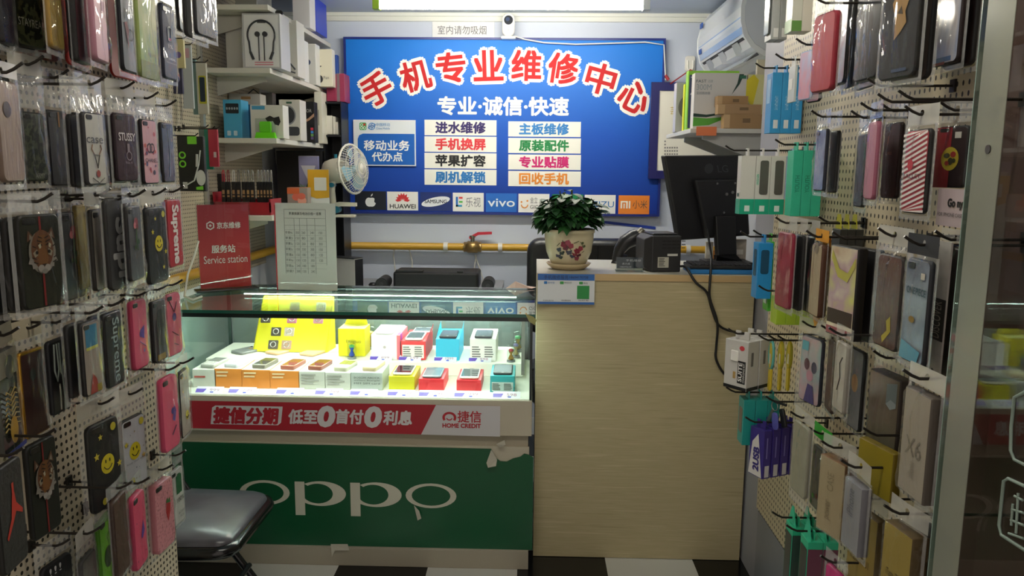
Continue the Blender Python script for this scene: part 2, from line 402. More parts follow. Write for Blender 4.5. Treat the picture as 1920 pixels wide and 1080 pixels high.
def d_petal(mb, T, y, W_, H_):
    cx, cz = T(.5, .52)
    mb.use(m('#d8343c'))
    for a in (8, 33, 58, 80, 100, 122, 147, 172):
        L_ = H_ * (.40 if 50 < a < 130 else .34); dx, dz = math.cos(R(a)), math.sin(R(a))
        sx, sz = cx + dx * H_ * .07, cz + dz * H_ * .05 - H_ * .02; w_ = H_ * .075
        mb.poly([(sx, sz), (sx + dx * L_ * .6 + dz * w_, sz + dz * L_ * .6 - dx * w_), (sx + dx * L_, sz + dz * L_), (sx + dx * L_ * .6 - dz * w_, sz + dz * L_ * .6 + dx * w_)], y)
    rr(mb, T, y, .08, .92, .10, .34, 'HUAWEI', mat=m('#18181c'), bold=.02)
def d_oval(mb, T, y, W_, H_):
    cx, cz = T(.5, .5); mb.use(m('#eceef2'))
    mb.poly([(cx + W_ * .46 * math.cos(t) + 0, cz + H_ * .24 * math.sin(t) + W_ * .09 * math.cos(t)) for t in [2 * math.pi * i / 28 for i in range(28)]], y)
    rr(mb, T, y - .0005, .14, .86, .41, .61, 'SAMSUNG', mat=m('#1c1c30'), bold=.02)
def d_letv(mb, T, y, W_, H_):
    for (u0, u1, v0, v1, h) in ((.10, .17, .25, .78, '#2a6fc0'), (.10, .30, .25, .35, '#2a9fd0'), (.2, .32, .46, .56, '#57b84c'), (.2, .32, .68, .78, '#d83c3c')):
        (a, c0), (b, c1) = T(u0, v0), T(u1, v1); mb.use(m(h)).poly([(a, c0), (b, c0), (b, c1), (a, c1)], y)
    rr(mb, T, y, .42, .9, .24, .76, '乐视', mat=m('#7c7c84'))
def d_vivo(mb, T, y, W_, H_): rr(mb, T, y, .06, .94, .28, .72, 'vivo', mat=m('#e8f0fa'), bold=.015)
def d_gio(mb, T, y, W_, H_):
    cx, cz = T(.2, .42); mb.use(m('#e08a2c')); mb.ringz(cx, cz, W_ * .12, H_ * .2, W_ * .035, H_ * .06, y, a0=180, a1=360)
    mb.ell(cx - W_ * .1, cz + H_ * .14, W_ * .03, H_ * .05, y); mb.ell(cx + W_ * .09, cz + H_ * .2, W_ * .03, H_ * .05, y)
    rr(mb, T, y, .38, .62, .5, .82, '金立', mat=m('#5a5a60')); rr(mb, T, y, .38, .95, .2, .4, 'GIONEE', mat=m('#4a4a50'))
def oppo_word(mb, x0, x1, zb, zt, y):
    """the wordmark: o p p o in wide ellipses, stems on the two middle letters"""
    W_ = (x1 - x0); ow = W_ * .233; H_ = zt - zb; oz = zt - H_ * .36; rz = H_ * .36; rx = ow / 2
    for i, c_ in enumerate((x0 + ow * .5, x0 + W_ * .376, x0 + W_ * .632, x1 - ow * .5)):
        if i in (1, 2):
            mb.ringz(c_, oz, rx, rz, rx * .40, rz * .20, y, a0=-150, a1=130, sx=-rx * .12)
            s0 = c_ - rx * 1.02; mb.poly([(s0, zb), (s0 + W_ * .045, zb), (s0 + W_ * .045, zt - H_ * .02), (s0, zt - H_ * .02)], y - .0004)
        else: mb.ringz(c_, oz, rx, rz, rx * .24, rz * .20, y)
def d_oppo(mb, T, y, W_, H_):
    mb.use(m('#d8efe0')); (a, c0), (b, c1) = T(.1, .25), T(.9, .7); oppo_word(mb, a, b, c0, c1, y)
def d_mei(mb, T, y, W_, H_):
    rr(mb, T, y, .3, .95, .34, .66, 'EIZU', mat=m('#2a72b4'), bold=.0)
    mb.use(m('#2a72b4'))
    for u in (.05, .13, .21):
        (a, c0), (b, c1) = T(u, .34), T(u + .055, .66); mb.poly([(a, c0), (b, c0), (b, c1), (a, c1)], y)
    (a, c0), (b, c1) = T(.05, .6), T(.265, .66); mb.poly([(a, c0), (b, c0), (b, c1), (a, c1)], y - .0003)
def d_mi(mb, T, y, W_, H_):
    mb.use(m('#f4efe6'))
    for (u0, u1, v0, v1) in ((.07, .12, .3, .7), (.07, .3, .62, .7), (.165, .205, .3, .56), (.25, .3, .3, .7), (.335, .385, .3, .7)):
        (a, c0), (b, c1) = T(u0, v0), T(u1, v1); mb.poly([(a, c0), (b, c0), (b, c1), (a, c1)], y - .0003 * (v0 > .5))
    rr(mb, T, y, .46, .93, .3, .74, '小米', mat=m('#5a4a40'))
for px, bgc, fn in ((695, '#141726', d_apple), (755, '#eeece8', d_petal), (817, '#152a6e', d_oval), (878, '#eeece8', d_letv), (940, '#1a66c0', d_vivo), (1001, '#eeece8', d_gio), (1064, '#0c7a48', d_oppo), (1125, '#eeece8', d_mei), (1188.5, '#ea8530', d_mi)):
    logo(px, bgc, fn)
# plaque stuck over the sign
x0, x1, z0, z1 = PX(664, 225, 780, 311, YS)
pq = thing('plaque', 'small white and blue agency plaque stuck on the big blue sign', 'plaque', ((x0 + x1) / 2, YS - .004, z0))
MB(m('#dfe4ea', .3)).box(x0, x1, YS - .012, YS - .0035, z0, z1).build('plate', pq, True)
q0, q1, e0, e1 = PX(672, 251, 778, 309, YS); r0 = .03
MB(m('#1c60b8', .3)).poly([(q0, e0), (q1, e0), (q1, e1), (q0 + r0, e1), (q0 + r0 * .3, e1 - r0 * .3), (q0, e1 - r0)], YS - .013).build('blue_field', pq, True)
for s_, b_, h in (('移动业务', (683, 263, 769, 283), '#f0f0f0'), ('代办点', (698, 285, 756, 303), '#f0f0f0'), ('中国移动', (706, 231, 732, 237), '#4a90c8'), ('China Mobile', (706, 239, 732, 243), '#4a90c8')):
    MB().text(s_, *PX(*b_, YS), YS - .014, m(h), bold=.03 if h[1] == 'f' else 0).build('plaque_lettering', pq, True)
mb = MB(m('#3ea05a')); a0, a1, c0, c1 = PX(675, 230, 688, 244, YS); mb.rslab(a0, a1, c0, c1, YS - .0135, YS - .0125, .008)
mb.use(m('#e8efe0')); mb.ringz(a0 + .012, c0 + .028, .008, .008, .003, .003, YS - .0142); mb.ringz(a0 + .012, c0 + .012, .008, .008, .003, .003, YS - .0142); mb.ringz(a0 + .028, c0 + .012, .008, .008, .003, .003, YS - .0142)
mb.use(m('#c0392b')).ell(a0 + .028, c0 + .03, .007, .007, YS - .0142)
a0, a1, c0, c1 = PX(692, 230, 704, 244, YS); cx, cz = (a0 + a1) / 2, (c0 + c1) / 2
mb.use(m('#3a80c4')).ringz(cx, cz, .019, .02, .004, .004, YS - .0135)
for k in (-.008, 0, .008): mb.ringz(cx + k, cz + k, .014, .008, .004, .003, YS - .0138)
mb.build('plaque_emblems', pq, True)
# paper notice, camera
x0, x1, z0, z1 = PX(811, 41, 927, 72, YB)
nt_ = tag(MB(m('#dfe0e2', .5)).box(x0, x1, YB - .006, YB - .001, z0, z1).build('paper_notice', None, True, ((x0 + x1) / 2, YB, z0)), 'white paper no-smoking notice above the blue sign', 'notice')
MB().text('室内请勿吸烟', *PX(821, 48.5, 912, 65, YB), YB - .0075, m('#5a5a60')).build('notice_lettering', nt_, True)
p = onY(953, 72, 4.3); z0 = p.z
cm = thing('security_camera', 'small white security camera with dark round lens above the sign', 'camera', (p.x, 4.335, z0))
MB(m('#e9e9e6', .3)).rslab(-.034, .034, .012, .134, -.03, .02, .034, .008, 6).build('body', cm)
MB(m('#e4e4e0', .3)).rslab(-.040, .040, 0, .014, -.03, .03, .006, .002).build('foot', cm)
ln = MB(m('#0d1420', .12)); ln.ell(0, .096, .024, .024, -.034, -.028, 24); ln = ln.build('lens', cm)
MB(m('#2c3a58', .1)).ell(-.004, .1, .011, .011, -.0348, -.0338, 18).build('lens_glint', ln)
MB(m('#b0b0b0')).ell(0, .045, .004, .004, -.0312, -.03, 10).build('indicator', cm)
pts = [onY(x, y, 4.34) for x, y in ((965, 68), (985, 74), (1020, 80), (1080, 83), (1150, 81), (1210, 79), (1245, 84), (1248, 150))]
tag(MB(m('#dcdcda', .4)).tube(pts, .004, 6).build('camera_cord', None, True, pts[0]), 'thin white cord sagging from the security camera along the sign top', 'cord')
# wires and gas pipe
pipem = m('#c79a2e', .35)
pa = onY(600, 455, YB - .06); pb = onY(1000, 470, YB - .06); pz = (pa.z + pb.z) / 2
gp = thing('gas_pipe', 'yellow gas pipe running along the white back wall', 'pipe', (0, YB - .05, pz))
MB(pipem).tube([(XL + .04, 2.6, pz), (XL + .04, YB - .09, pz), (XL + .08, YB - .05, pz), (onY(886, 466, YB - .05).x - .052, YB - .05, pz)], .021, 12).build('tube', gp, True)
MB(pipem).tube([(onY(886, 466, YB - .05).x + .052, YB - .05, pz), (XR - .02, YB - .05, pz)], .021, 12).build('tube', gp, True)
for px in (650, 836, 938, 1290):
    q = onY(px, 465, YB - .05); MB(m('#d6d4cc', .4)).tube([(q.x - .012, YB - .05, pz), (q.x + .012, YB - .05, pz)], .026, 12).box(q.x - .01, q.x + .01, YB - .03, YB - .001, pz - .012, pz + .012).build('clip', gp, True)
q = onY(886, 466, YB - .05)
va = thing('shutoff_valve', 'brass shutoff valve with a red lever on the yellow pipe', 'valve', (q.x, YB - .05, pz))
brass = m('#a88a58', .3, .8)
MB(brass).tube([(-.05, 0, 0), (-.03, 0, 0), (-.029, 0, 0), (.029, 0, 0), (.03, 0, 0), (.05, 0, 0)], [.029, .029, .034, .034, .029, .029], 8).build('body', va)
MB(m('#8a8478', .3, .8)).tube([(0, 0, .02), (0, 0, .06)], .012, 8).tube([(0, 0, .055), (0, 0, .066)], .018, 8).build('stem', va)
MB(m('#c4283c', .4)).add([(-.02, -.012, .058), (.03, -.012, .085), (.11, -.012, .088), (.11, -.012, .074), (.035, -.012, .07), (-.015, -.012, .045),
   (-.02, .012, .058), (.03, .012, .085), (.11, .012, .088), (.11, .012, .074), (.035, .012, .07), (-.015, .012, .045)],
   [(0, 1, 2, 3, 4, 5), (11, 10, 9, 8, 7, 6)] + [(i, i + 6, (i + 1) % 6 + 6, (i + 1) % 6) for i in range(6)]).build('lever', va)
for lab, pp in (('looped white wire hanging from the pipe over the black box', ((740, 455), (738, 480), (742, 515), (743, 540))), ('white wire drooping from the pipe beside the looped one', ((757, 455), (768, 470), (773, 490), (772, 530))),
                ('grey wire pair leaning below the pipe valve', ((893, 478), (889, 505), (886, 535))), ('crossed white wire below the red valve lever', ((890, 478), (900, 505), (908, 530))),):
    pts = [onY(x, y, YB - .03) for x, y in pp]; tag(MB(m('#c8c6c0', .5)).tube(pts, .004, 6).build('hanging_wire', None, True, pts[0]), lab, 'wire')
a = onY(1108, 411, YB); b = onY(1229, 425, YB)
tag(MB(m('#1c3a9c', .4)).add([(a.x, YB - .004, a.z), (b.x, YB - .004, b.z), (b.x, YB - .004, b.z - .015), (a.x, YB - .004, a.z - .015), (a.x, YB - .001, a.z), (b.x, YB - .001, b.z), (b.x, YB - .001, b.z - .015), (a.x, YB - .001, a.z - .015)],
    [(0, 1, 2, 3), (4, 7, 6, 5), (0, 4, 5, 1), (3, 2, 6, 7), (1, 5, 6, 2), (0, 3, 7, 4)]).build('blue_strip', None, True, a), 'narrow blue strip on the wall under the sign corner', 'strip')
# framed calendar on a hook
p = onY(1293, 128, YB)
hk = thing('wall_hook', 'white adhesive hook above the framed calendar', 'hook', (p.x, YB - .001, p.z - .02))
MB(m('#e6e4de', .3)).rslab(-.028, .028, .0, .085, -.012, 0, .014, .003).build('backplate', hk)
MB(m('#f0eee8', .3)).tube([(-.015, -.014, .06), (-.015, -.016, .02), (-.008, -.022, .004), (.008, -.022, .004), (.015, -.016, .02), (.015, -.014, .06)], .005, 8).build('prong', hk)
x0, x1, z0, z1 = PX(1218, 155, 1420, 336, YB - .06)
cl = thing('framed_calendar', 'blue framed white calendar hanging on the back wall by a red string', 'calendar', ((x0 + x1) / 2, YB - .02, z0))
fm = m('#20205e', .35)
mb = MB(fm); tk = .045
for a in ((x0, x0 + tk, z0, z1), (x1 - tk, x1, z0, z1), (x0 + tk, x1 - tk, z0, z0 + tk), (x0 + tk, x1 - tk, z1 - tk, z1)): mb.box(a[0], a[1], YB - .075, YB - .052, a[2], a[3])
mb.build('frame', cl, True)
MB(m('#e2ded2', .5)).box(x0 + tk, x1 - tk, YB - .068, YB - .056, z0 + tk, z1 - tk).build('sheet', cl, True)
mb = MB(m('#7c7a78'))
for r in range(5):
    for c_ in range(6):
        q = onY(1247 + c_ * 4.5, 265 + r * 6, YB - .069)
        if r > 1 or c_ == 0: mb.box(q.x - .004, q.x + .004, YB - .0695, YB - .0682, q.z - .004, q.z + .004)
mb.use(m('#b8a050')); a = PX(1254, 201, 1264, 216, YB - .02); mb.text('芸', a[0], a[1], a[2], a[3], YB - .0692)
mb.build('printed_dates', cl, True)
sm = m('#a03038', .5); q0 = onY(1257, 157, YB - .08); q1 = onY(1330, 155, YB - .08); top = Vector((p.x, YB - .03, p.z - .012))
MB(sm).tube([q0, top, q1], .004, 6).tube([q0 + Vector((-.01, 0, .02)), q0 + Vector((-.03, 0, .045))], .009, 6).build('string', cl, True)
# ---------------------------------------------------------------- glass showcase
CY0, CY1, CX0, CX1, CZT = 2.63, 3.23, -1.31, .006, .957
cream = mnoise(['#b9b29f', '#c4bdab'], 4, .4)
sh = thing('glass_showcase', 'glass-topped counter showcase with green brand panel and red credit banner', 'showcase', ((CX0 + CX1) / 2, (CY0 + CY1) / 2, 0))
def cp(name, x0, x1, y0, y1, z0, z1, mat, bevel=0):
    mb = MB(mat).box(x0, x1, y0, y1, z0, z1); return mb.build(name, sh, True, bevel=bevel)
def zY(py, Y=CY0, px=700): return onY(px, py, Y).z
zfl = zY(745); zf0 = zY(812); zr0 = zY(833); zg0 = zY(1029)
cp('base_cabinet', CX0 + .01, CX1 - .012, CY0 + .012, CY1, 0.0, zf0, m('#a49b88', .45))
cp('plinth', CX0, CX1 - .006, CY0 + .004, CY0 + .02, .0, zg0, m('#a39c8b', .4), .002)
cp('fascia', CX0, CX1, CY0 - .006, CY1, zf0, zfl - .002, cream, .002)
cp('display_floor', CX0 + .008, CX1 - .008, CY0 + .006, CY1 - .01, zfl - .002, zfl, m('#e9e6da', .4))
tz = zfl; x_a = onY(385, 672, 2.93).x
zst = onY(640, 676, 2.93).z
cp('raised_step', x_a, CX1 - .035, 2.93, CY1 - .012, zfl, zst, m('#ece9dd', .4), .004)
# green panel with torn corner, and the white wordmark
gx0, gx1 = CX0 + .002, CX1 - .006
def G(px, py): p = onY(px, py, CY0); return (p.x, p.z)
pts = [(gx0, zg0), G(998, 1031), G(1000, 858), G(992, 853), G(983, 851), G(975, 857), G(962, 860), G(950, 866), G(938, 865), G(928, 858), G(921, 842), (gx0, zr0 - .004)]
pts[0] = (gx0, pts[1][1]); 
MB(mnoise(['#084c2c', '#095230'], 3, .35)).poly(pts, CY0 - .001, CY0 + .004).build('green_panel', sh, True)
cp('panel_backing', CX0 + .002, CX1 - .008, CY0 + .0045, CY0 + .013, zg0, zr0 - .002, cream)
mb = MB(m('#c6c4b4', .5)); a0, a1, c0, c1 = PX(450, 903, 856, 967, CY0); oppo_word(mb, a0, a1, c0, c1, CY0 - .002); mb.build('wordmark', sh, True)
# torn paper flaps
def flap(pts, name='torn_flap'):
    MB(m('#b8b4a6', .6)).add([(onY(x, y, CY0 - dd)) for x, y, dd in pts], [tuple(range(len(pts)))]).build(name, sh, True)
flap([(921, 843, .002), (932, 862, .02), (930, 874, .025), (915, 877, .02), (912, 868, .008)]); flap([(776, 947, .002), (786, 958, .01), (790, 972, .018), (783, 976, .014)])
flap([(620, 1020, .002), (652, 1020, .004), (655, 1032, .006), (628, 1032, .006), (622, 1045, .012)]); flap([(930, 833, .01), (946, 825, .02), (948, 834, .025), (938, 839, .014)])
# banner
zb0, zb1 = zY(807), zY(756)
bx1 = onY(938, 785, CY0).x
bs = CY0 - .0075
MB(m('#a81e2e', .4)).poly([(CX0 + .003, zb0), (bx1, zb0 - .012), (bx1, zb1), (CX0 + .003, zb1)], bs, bs + .001).build('banner', sh, True)
k0, k1 = G(790, 810), G(818, 762)
MB(m('#c9c8cc', .4)).poly([(k0[0], zb0 - .0095), (bx1, zb0 - .012), (bx1, zb1), (k1[0], zb1)], bs - .0006).build('banner_white_field', sh, True)
mb = MB(m('#cfcdd0', .4)); a0, a1, c0, c1 = PX(396, 760, 532, 795, CY0)
mb.poly([(a0, c0), (a1 - .02, c0), (a1 - .008, c0 + .01), (a1, c1), (a0 + .02, c1), (a0 + .008, c1 - .008)], bs - .0006).build('banner_tag', sh, True)
def bl(s_, box, h, bold=.03, shear=.12, nm='banner_lettering', rot=0): MB().text(s_, *PX(*box, CY0), bs - .0012, m(h, .4), bold=bold, shear=shear).build(nm, sh, True)
bl('捷信分期', (401, 762, 525, 794), '#a81e2e', .055); bl('低至', (542, 766, 597, 794), '#d2d0d2', .04); bl('0', (595, 759, 631, 800), '#d2d0d2', .06); bl('首付', (631, 766, 683, 794), '#d2d0d2', .04)
bl('0', (683, 760, 718, 801), '#d2d0d2', .06); bl('利息', (719, 768, 773, 796), '#d2d0d2', .04); bl('捷信', (858, 769, 903, 791), '#b0202f', .02, 0); bl('HOME CREDIT', (830, 792.5, 902, 801), '#b0202f', .04, 0)
mb = MB(m('#b0202f', .4)); p = onY(843, 780, CY0); mb.ringz(p.x, p.z - .003, .025, .021, .009, .008, bs - .0012, a0=-35, a1=215); mb.ringz(p.x, p.z - .002, .012, .012, .004, .004, bs - .0012, a0=200, a1=340); mb.build('banner_emblem', sh, True)
# glass
gz = zfl; GL = mglass('#eef6f2', .75); GT = mglass('#dfeee8', 1.35)
edge = m('#1d5a4c', .15); dark = m('#10201e', .25)
zt = CZT
MB(GT).box(CX0 - .02, CX1 + .006, CY0 - .012, CY1, zt - .010, zt).build('glass_top', sh, True)
MB(edge).box(CX0 - .02, CX1 + .0062, CY0 - .0135, CY0 - .0122, zt - .011, zt + .0005).box(CX1 + .0062, CX1 + .0075, CY0 - .0135, CY1, zt - .011, zt + .0005).build('glass_edge', sh, True)
MB(dark).box(CX0, CX1, CY0 - .004, CY0 + .022, zt - .027, zt - .0105).build('front_channel', sh, True)
MB(GL).box(CX0 + .004, CX1 - .004, CY0 + .0, CY0 + .004, gz, zt - .027).build('front_pane', sh, True)
MB(GL).box(CX1 - .005, CX1 - .001, CY0 + .006, CY1 - .006, gz, zt - .0105).build('side_pane', sh, True)
MB(GL).box(CX0 + .001, CX0 + .005, CY0 + .006, CY1 - .006, gz, zt - .0105).build('side_pane', sh, True)
MB(dark).box(CX1 - .010, CX1 - .001, CY0 - .003, CY0 + .006, gz, zt - .0105).build('corner_strip', sh, True)
MB(m('#c9cbc8', .25, .7)).box(CX1 - .04, CX1 - .028, CY0 + .02, CY0 + .032, gz + .085, zt - .02).build('support_post', sh, True)
MB(m('#3c4a48', .3, .4)).box(CX0 + .004, CX0 + .016, CY1 - .018, CY1 - .006, gz, zt - .0105).build('support_post', sh, True)
MB(m('#3c4a48', .3, .4)).box(CX1 - .018, CX1 - .006, CY1 - .018, CY1 - .006, gz, zt - .0105).build('support_post', sh, True)
MB(mglass('#d4dedb', .8, haze=.35, hazecol='#8c9894')).box(CX0 + .02, CX1 - .02, CY1 - .008, CY1 - .004, gz, zt - .012).build('rear_sliding_pane', sh, True)
# led bars inside: a lit strip along the rear top and one behind the front channel
lw_ = thing('led_strip', 'glowing white strip light inside the showcase along the rear top edge', 'strip light', ((CX0 + CX1) / 2, 3.14, zt - .03))
MB(m('#cfd2d2', .4, .3)).box(CX0 + .1, CX1 - .06, 3.13, 3.155, zt - .0225, zt - .0112).build('channel', lw_, True)
MB(memit('#f8fff8', 40)).box(CX0 + .11, CX1 - .07, 3.133, 3.152, zt - .0275, zt - .0226).build('diffuser', lw_, True)
lf = thing('led_strip', 'glowing white strip light behind the showcase front channel', 'strip light', ((CX0 + CX1) / 2, CY0 + .03, zt - .03))
MB(m('#cfd2d2', .4, .3)).box(CX0 + .05, CX1 - .05, CY0 + .0225, CY0 + .040, zt - .0225, zt - .0112).build('channel', lf, True)
MB(memit('#f8fff8', 38)).box(CX0 + .06, CX1 - .06, CY0 + .0235, CY0 + .039, zt - .0275, zt - .0226).build('diffuser', lf, True)
# tape on the corner
MB(m('#9a9a60', .5)).add([onY(x, y, CY0 - .015) for x, y in ((985, 588), (1000, 594), (1006, 600), (1003, 610), (992, 603))], [(0, 1, 2, 3, 4)]).build('corner_tape', sh, True)

# ---------------------------------------------------------------- merchandise in the showcase
def txt_lines(mb, x0, x1, z0, z1, y, n, mat, seed=1, gap=.5):
    random.seed(seed); mb.use(mat); dz = (z1 - z0) / n
    for i in range(n):
        e = x0 + (x1 - x0) * random.uniform(.55, 1); mb.poly([(x0, z1 - (i + 1 - gap * .5) * dz), (e, z1 - (i + 1 - gap * .5) * dz), (e, z1 - (i + gap * .5) * dz), (x0, z1 - (i + gap * .5) * dz)], y)
def carton(name, label, cat, px0, px1, pyt, pyb, Y, zb, D, front, top=None, group=None, art=None, rz=0, bev=.0015, side=None):
    """a box standing on height zb with its front face at depth Y, face edges read off the photo"""
    a = onY(px0, (pyt + pyb) / 2, Y).x; b = onY(px1, (pyt + pyb) / 2, Y).x; zt_ = onY((px0 + px1) / 2, pyt, Y).z
    W_ = b - a; H_ = max(zt_ - zb, .004)
    t = thing(name, label, cat, ((a + b) / 2, Y, zb + .0006), rz, group)
    mb = MB(m(front, .4)); mb.box(-W_ / 2, W_ / 2, 0, D, 0, H_); mb.build('box_body', t, bevel=bev)
    if top: MB(m(top, .35)).box(-W_ / 2 + .001, W_ / 2 - .001, .001, D - .001, H_, H_ + .0008).build('box_top', t)
    if art: art(t, W_, H_, D)
    return t, W_, H_
def phone(name, label, X, Y, z, w_, L_, th, body, screen, rz=0, tilt=0, keypad=False, group=None, back=False, cat='phone'):
    t = thing(name, label, cat, (X, Y, z), rz, group, rx=tilt)
    mb = MB(m(body, .3)); M_ = Matrix.Rotation(R(-90), 4, 'X')
    # slab built upright then laid on its back: local z (length) -> world y, front -> up
    M_ = Matrix(((1, 0, 0, 0), (0, 0, 1, 0), (0, -1, 0, th), (0, 0, 0, 1)))
    mb.rslab(-w_ / 2, w_ / 2, 0, L_, 0, th, w_ * .14, .0022, 4, M=M_); mb.build('body', t)
    if not back:
        s_ = MB(m(screen, .06)); q = .42 if keypad else .1
        s_.rslab(-w_ * .44, w_ * .44, L_ * q, L_ * .90, -.0006, .0, .002, M=M_); s_.build('screen', t)
        if keypad:
            k = MB(m('#c9c6c0', .3))
            for r in range(4):
                for c_ in range(3): k.rslab(-w_ * .38 + c_ * w_ * .27, -w_ * .38 + c_ * w_ * .27 + w_ * .22, L_ * (.05 + r * .085), L_ * (.05 + r * .085) + L_ * .06, -.001, 0, .001, M=M_)
            k.build('keypad', t)
        else:
            MB(m('#9a9a98', .3)).ell(0, L_ * .05, w_ * .07, w_ * .07, -.0006, 0, 14, M=M_).build('home_button', t)
            MB(m('#30323a', .3)).rslab(-w_ * .12, w_ * .12, L_ * .94, L_ * .955, -.0006, 0, .001, M=M_).build('earpiece', t)
    else:
        MB(m('#20202a', .1)).ell(-w_ * .33, L_ * .92, w_ * .07, w_ * .07, -.001, 0, 14, M=M_).build('camera_lens', t)
        MB(m('#c08a60', .4)).rslab(-w_ * .10, w_ * .10, L_ * .62, L_ * .74, -.0006, 0, .003, M=M_).build('emblem', t)
    return t
def lab_art(h='#e6e2da', lines=5, u0=.06, u1=.94, v0=.08, v1=.62, col='#6a6a6a', two=True):
    def f(t, W_, H_, D):
        mb = MB(m(h, .5)); mb.poly([((u0 - .5) * W_, v0 * H_), ((u1 - .5) * W_, v0 * H_), ((u1 - .5) * W_, v1 * H_), ((u0 - .5) * W_, v1 * H_)], -.0006); o = mb.build('sticker', t)
        k = MB(); um = (u0 + u1) / 2 - .5
        txt_lines(k, (u0 - .47) * W_, (um - .02) * W_, (v0 + .05) * H_, (v1 - .06) * H_, -.0012, lines, m(col), 3)
        if two: txt_lines(k, (um + .06) * W_, (u1 - .54) * W_, (v0 + .05) * H_, (v1 - .06) * H_, -.0012, lines, m(col), 5)
        k.build('fine_print', o)
    return f
def top_lines(col, lines=3, v0=.55, v1=.92, u1=.7):
    def f(t, W_, H_, D):
        k = MB(); txt_lines(k, -.42 * W_, (u1 - .5) * W_, v0 * H_, v1 * H_, -.0008, lines, m(col), 7); k.build('fine_print', t)
    return f
FY = 2.715
zt_ = 0
front = [
 ('white phone box holding a silver keypad phone, furthest left in the front row', 361, 405, 693, 727, '#dedbd2', None, top_lines('#c05a50', 1, .5, .7, .75), '#b9b7b0', '#8c8a86', True),
 ('orange phone box carrying a bright silver phone, beside the white box', 402, 453, 692, 727, '#df8a3a', '#efe6da', top_lines('#f6d6ac', 2), '#d8d8dc', '#f0f0f4', True),
 ('orange phone box carrying a grey phone, middle of three', 453.5, 506, 694, 729, '#df8a3a', '#efe6da', top_lines('#f6d6ac', 2), '#7c7468', '#565049', False),
 ('orange phone box carrying a copper red phone, last of three', 506.5, 560, 696, 731, '#df8a3a', '#efe6da', top_lines('#f6d6ac', 2), '#a05a48', '#8c4a3a', False),
 ('white printed phone box carrying a brown keypad phone', 561, 609, 697, 732, '#d9d6ce', '#efece6', top_lines('#a8a4a0', 4, .25, .9, .9), '#8a4c3c', '#73392e', False),
 ('white printed phone box carrying a gold framed keypad phone', 610, 657, 699, 734, '#d6d3cc', '#efece6', top_lines('#a8a4a0', 4, .25, .9, .9), '#b8b29a', '#8f8a50', True),
 ('glossy silver grid phone box with dark lettering and gold phone', 658, 717, 699, 737, '#b9bdb9', '#d8d8e4', None, '#cdb78e', '#e8dcc0', False)]
for i, (lab, x0, x1, y0, y1, fc, tc, art, pb, ps, kp) in enumerate(front):
    if i == 6:
        def art(t, W_, H_, D):
            for j, s_ in enumerate(('BOSOH ABOCK', 'thMant Beargde', 'MM SIM card')): MB().text(s_, -.4 * W_, .42 * W_, H_ * (.66 - j * .16), H_ * (.76 - j * .16), -.0008, m('#4a4c50')).build('fine_print', t)
    t, W_, H_ = carton('phone_box', lab, 'box', x0, x1, y0, y1, FY, zfl, .14, fc, tc, 'phone boxes in the front row', art)
    q = onZ((x0 + x1) / 2 + 8, y0 - 7, zfl + H_)
    pl = lab.split(' carrying ')[-1].split(' holding ')[-1].split(',')[0] if i < 6 else 'a gold phone'
    phone('keypad_phone' if kp else 'mobile_phone', pl[2:] + ' lying on ' + ('the ' + lab.split(' phone box')[0] + ' box' + (', ' + lab.split(', ')[1] if ', ' in lab else '')), t.location.x + .006, FY + .012, zfl + H_ + .0012, .054, .112, .016, pb, ps, R(-8), 0, kp, 'phones on the front row boxes')
def sp(lab, plab, x0, x1, y0, y1, fc, body, screen, art=None, Y=FY, zb=None, D=.16, n=1, sx=0, w_=.07, L_=.13):
    t, W_, H_ = carton('phone_box', lab, 'box', x0, x1, y0, y1, Y, zfl if zb is None else zb, D, fc, None, 'smartphone boxes in the showcase', art)
    phone('smartphone', plab, t.location.x + sx, Y + .006, t.location.z + H_ + .0015, min(w_, W_ * .92), L_, .008, body, screen, 0, 0, False, 'smartphones on display')
    return t, W_, H_
sp('yellow phone box in the front row', 'gold rimmed smartphone lying on the yellow box', 729, 777, 706, 735, '#d8ce1e', '#e8dcc8', '#20222a')
sp('red phone box beside the yellow one in the front row', 'grey smartphone lying on the red box next to the yellow box', 785, 832, 711, 737, '#e0323c', '#8a8e96', '#7c838c')
sp('red phone box next to the small cyan box', 'white framed smartphone lying on the red box near the cyan box', 856, 902, 713, 738, '#e0323c', '#e6dfd4', '#55595c')
sp('small cyan phone box with a printed sticker, front row', 'black smartphone with bright reflections on the small cyan box', 919, 965, 705, 738, '#2ba6ae', '#2e3034', '#8f959c', lab_art('#cfe0de', 5))
BYK = 2.955
t, W_, H_ = sp('white phone box with pink side beside the red one, upper step', 'white slab smartphone box lid on the pink sided white box', 696, 744, 628, 664, '#ece4e0', '#f0ece8', '#f2eeec', None, BYK, zst, .2)
MB(m('#e06a78', .4)).box(W_ / 2, W_ / 2 + .012, .0, .19, 0, H_ * .98).build('pink_side', t); MB(m('#9a3ab0')).box(W_ / 2 - .012, W_ / 2 + .0135, .02, .05, H_ * .75, H_ * .99).build('purple_label', t)
MB(m('#b8a8a8')).ell(.002, H_ * .5, .006, .006, -.0006, None, 12).build('emblem', t)
t, W_, H_ = sp('tall red phone box with white sticker on the upper step', 'white smartphone nearest the glass on the tall red box', 752, 798, 640, 664, '#e03a40', '#ece8e4', '#3a4250', lab_art('#e4dcd8', 5, .05, .93, .1, .8), BYK, zst, .22)
MB(m('#e03a40', .4)).add([(W_ / 2, .02, H_), (W_ / 2, .215, H_), (W_ * .54, .215, H_ + .03), (W_ / 2, .03, H_ + .004)], [(0, 1, 2, 3)]).build('open_lid_side', t)
phone('smartphone', 'second white smartphone behind the first on the tall red box', t.location.x + .012, BYK + .145, zst + H_ + .0015, .075, .085, .008, '#ece8e4', '#3a4250', 0, 0, False, 'smartphones on display')
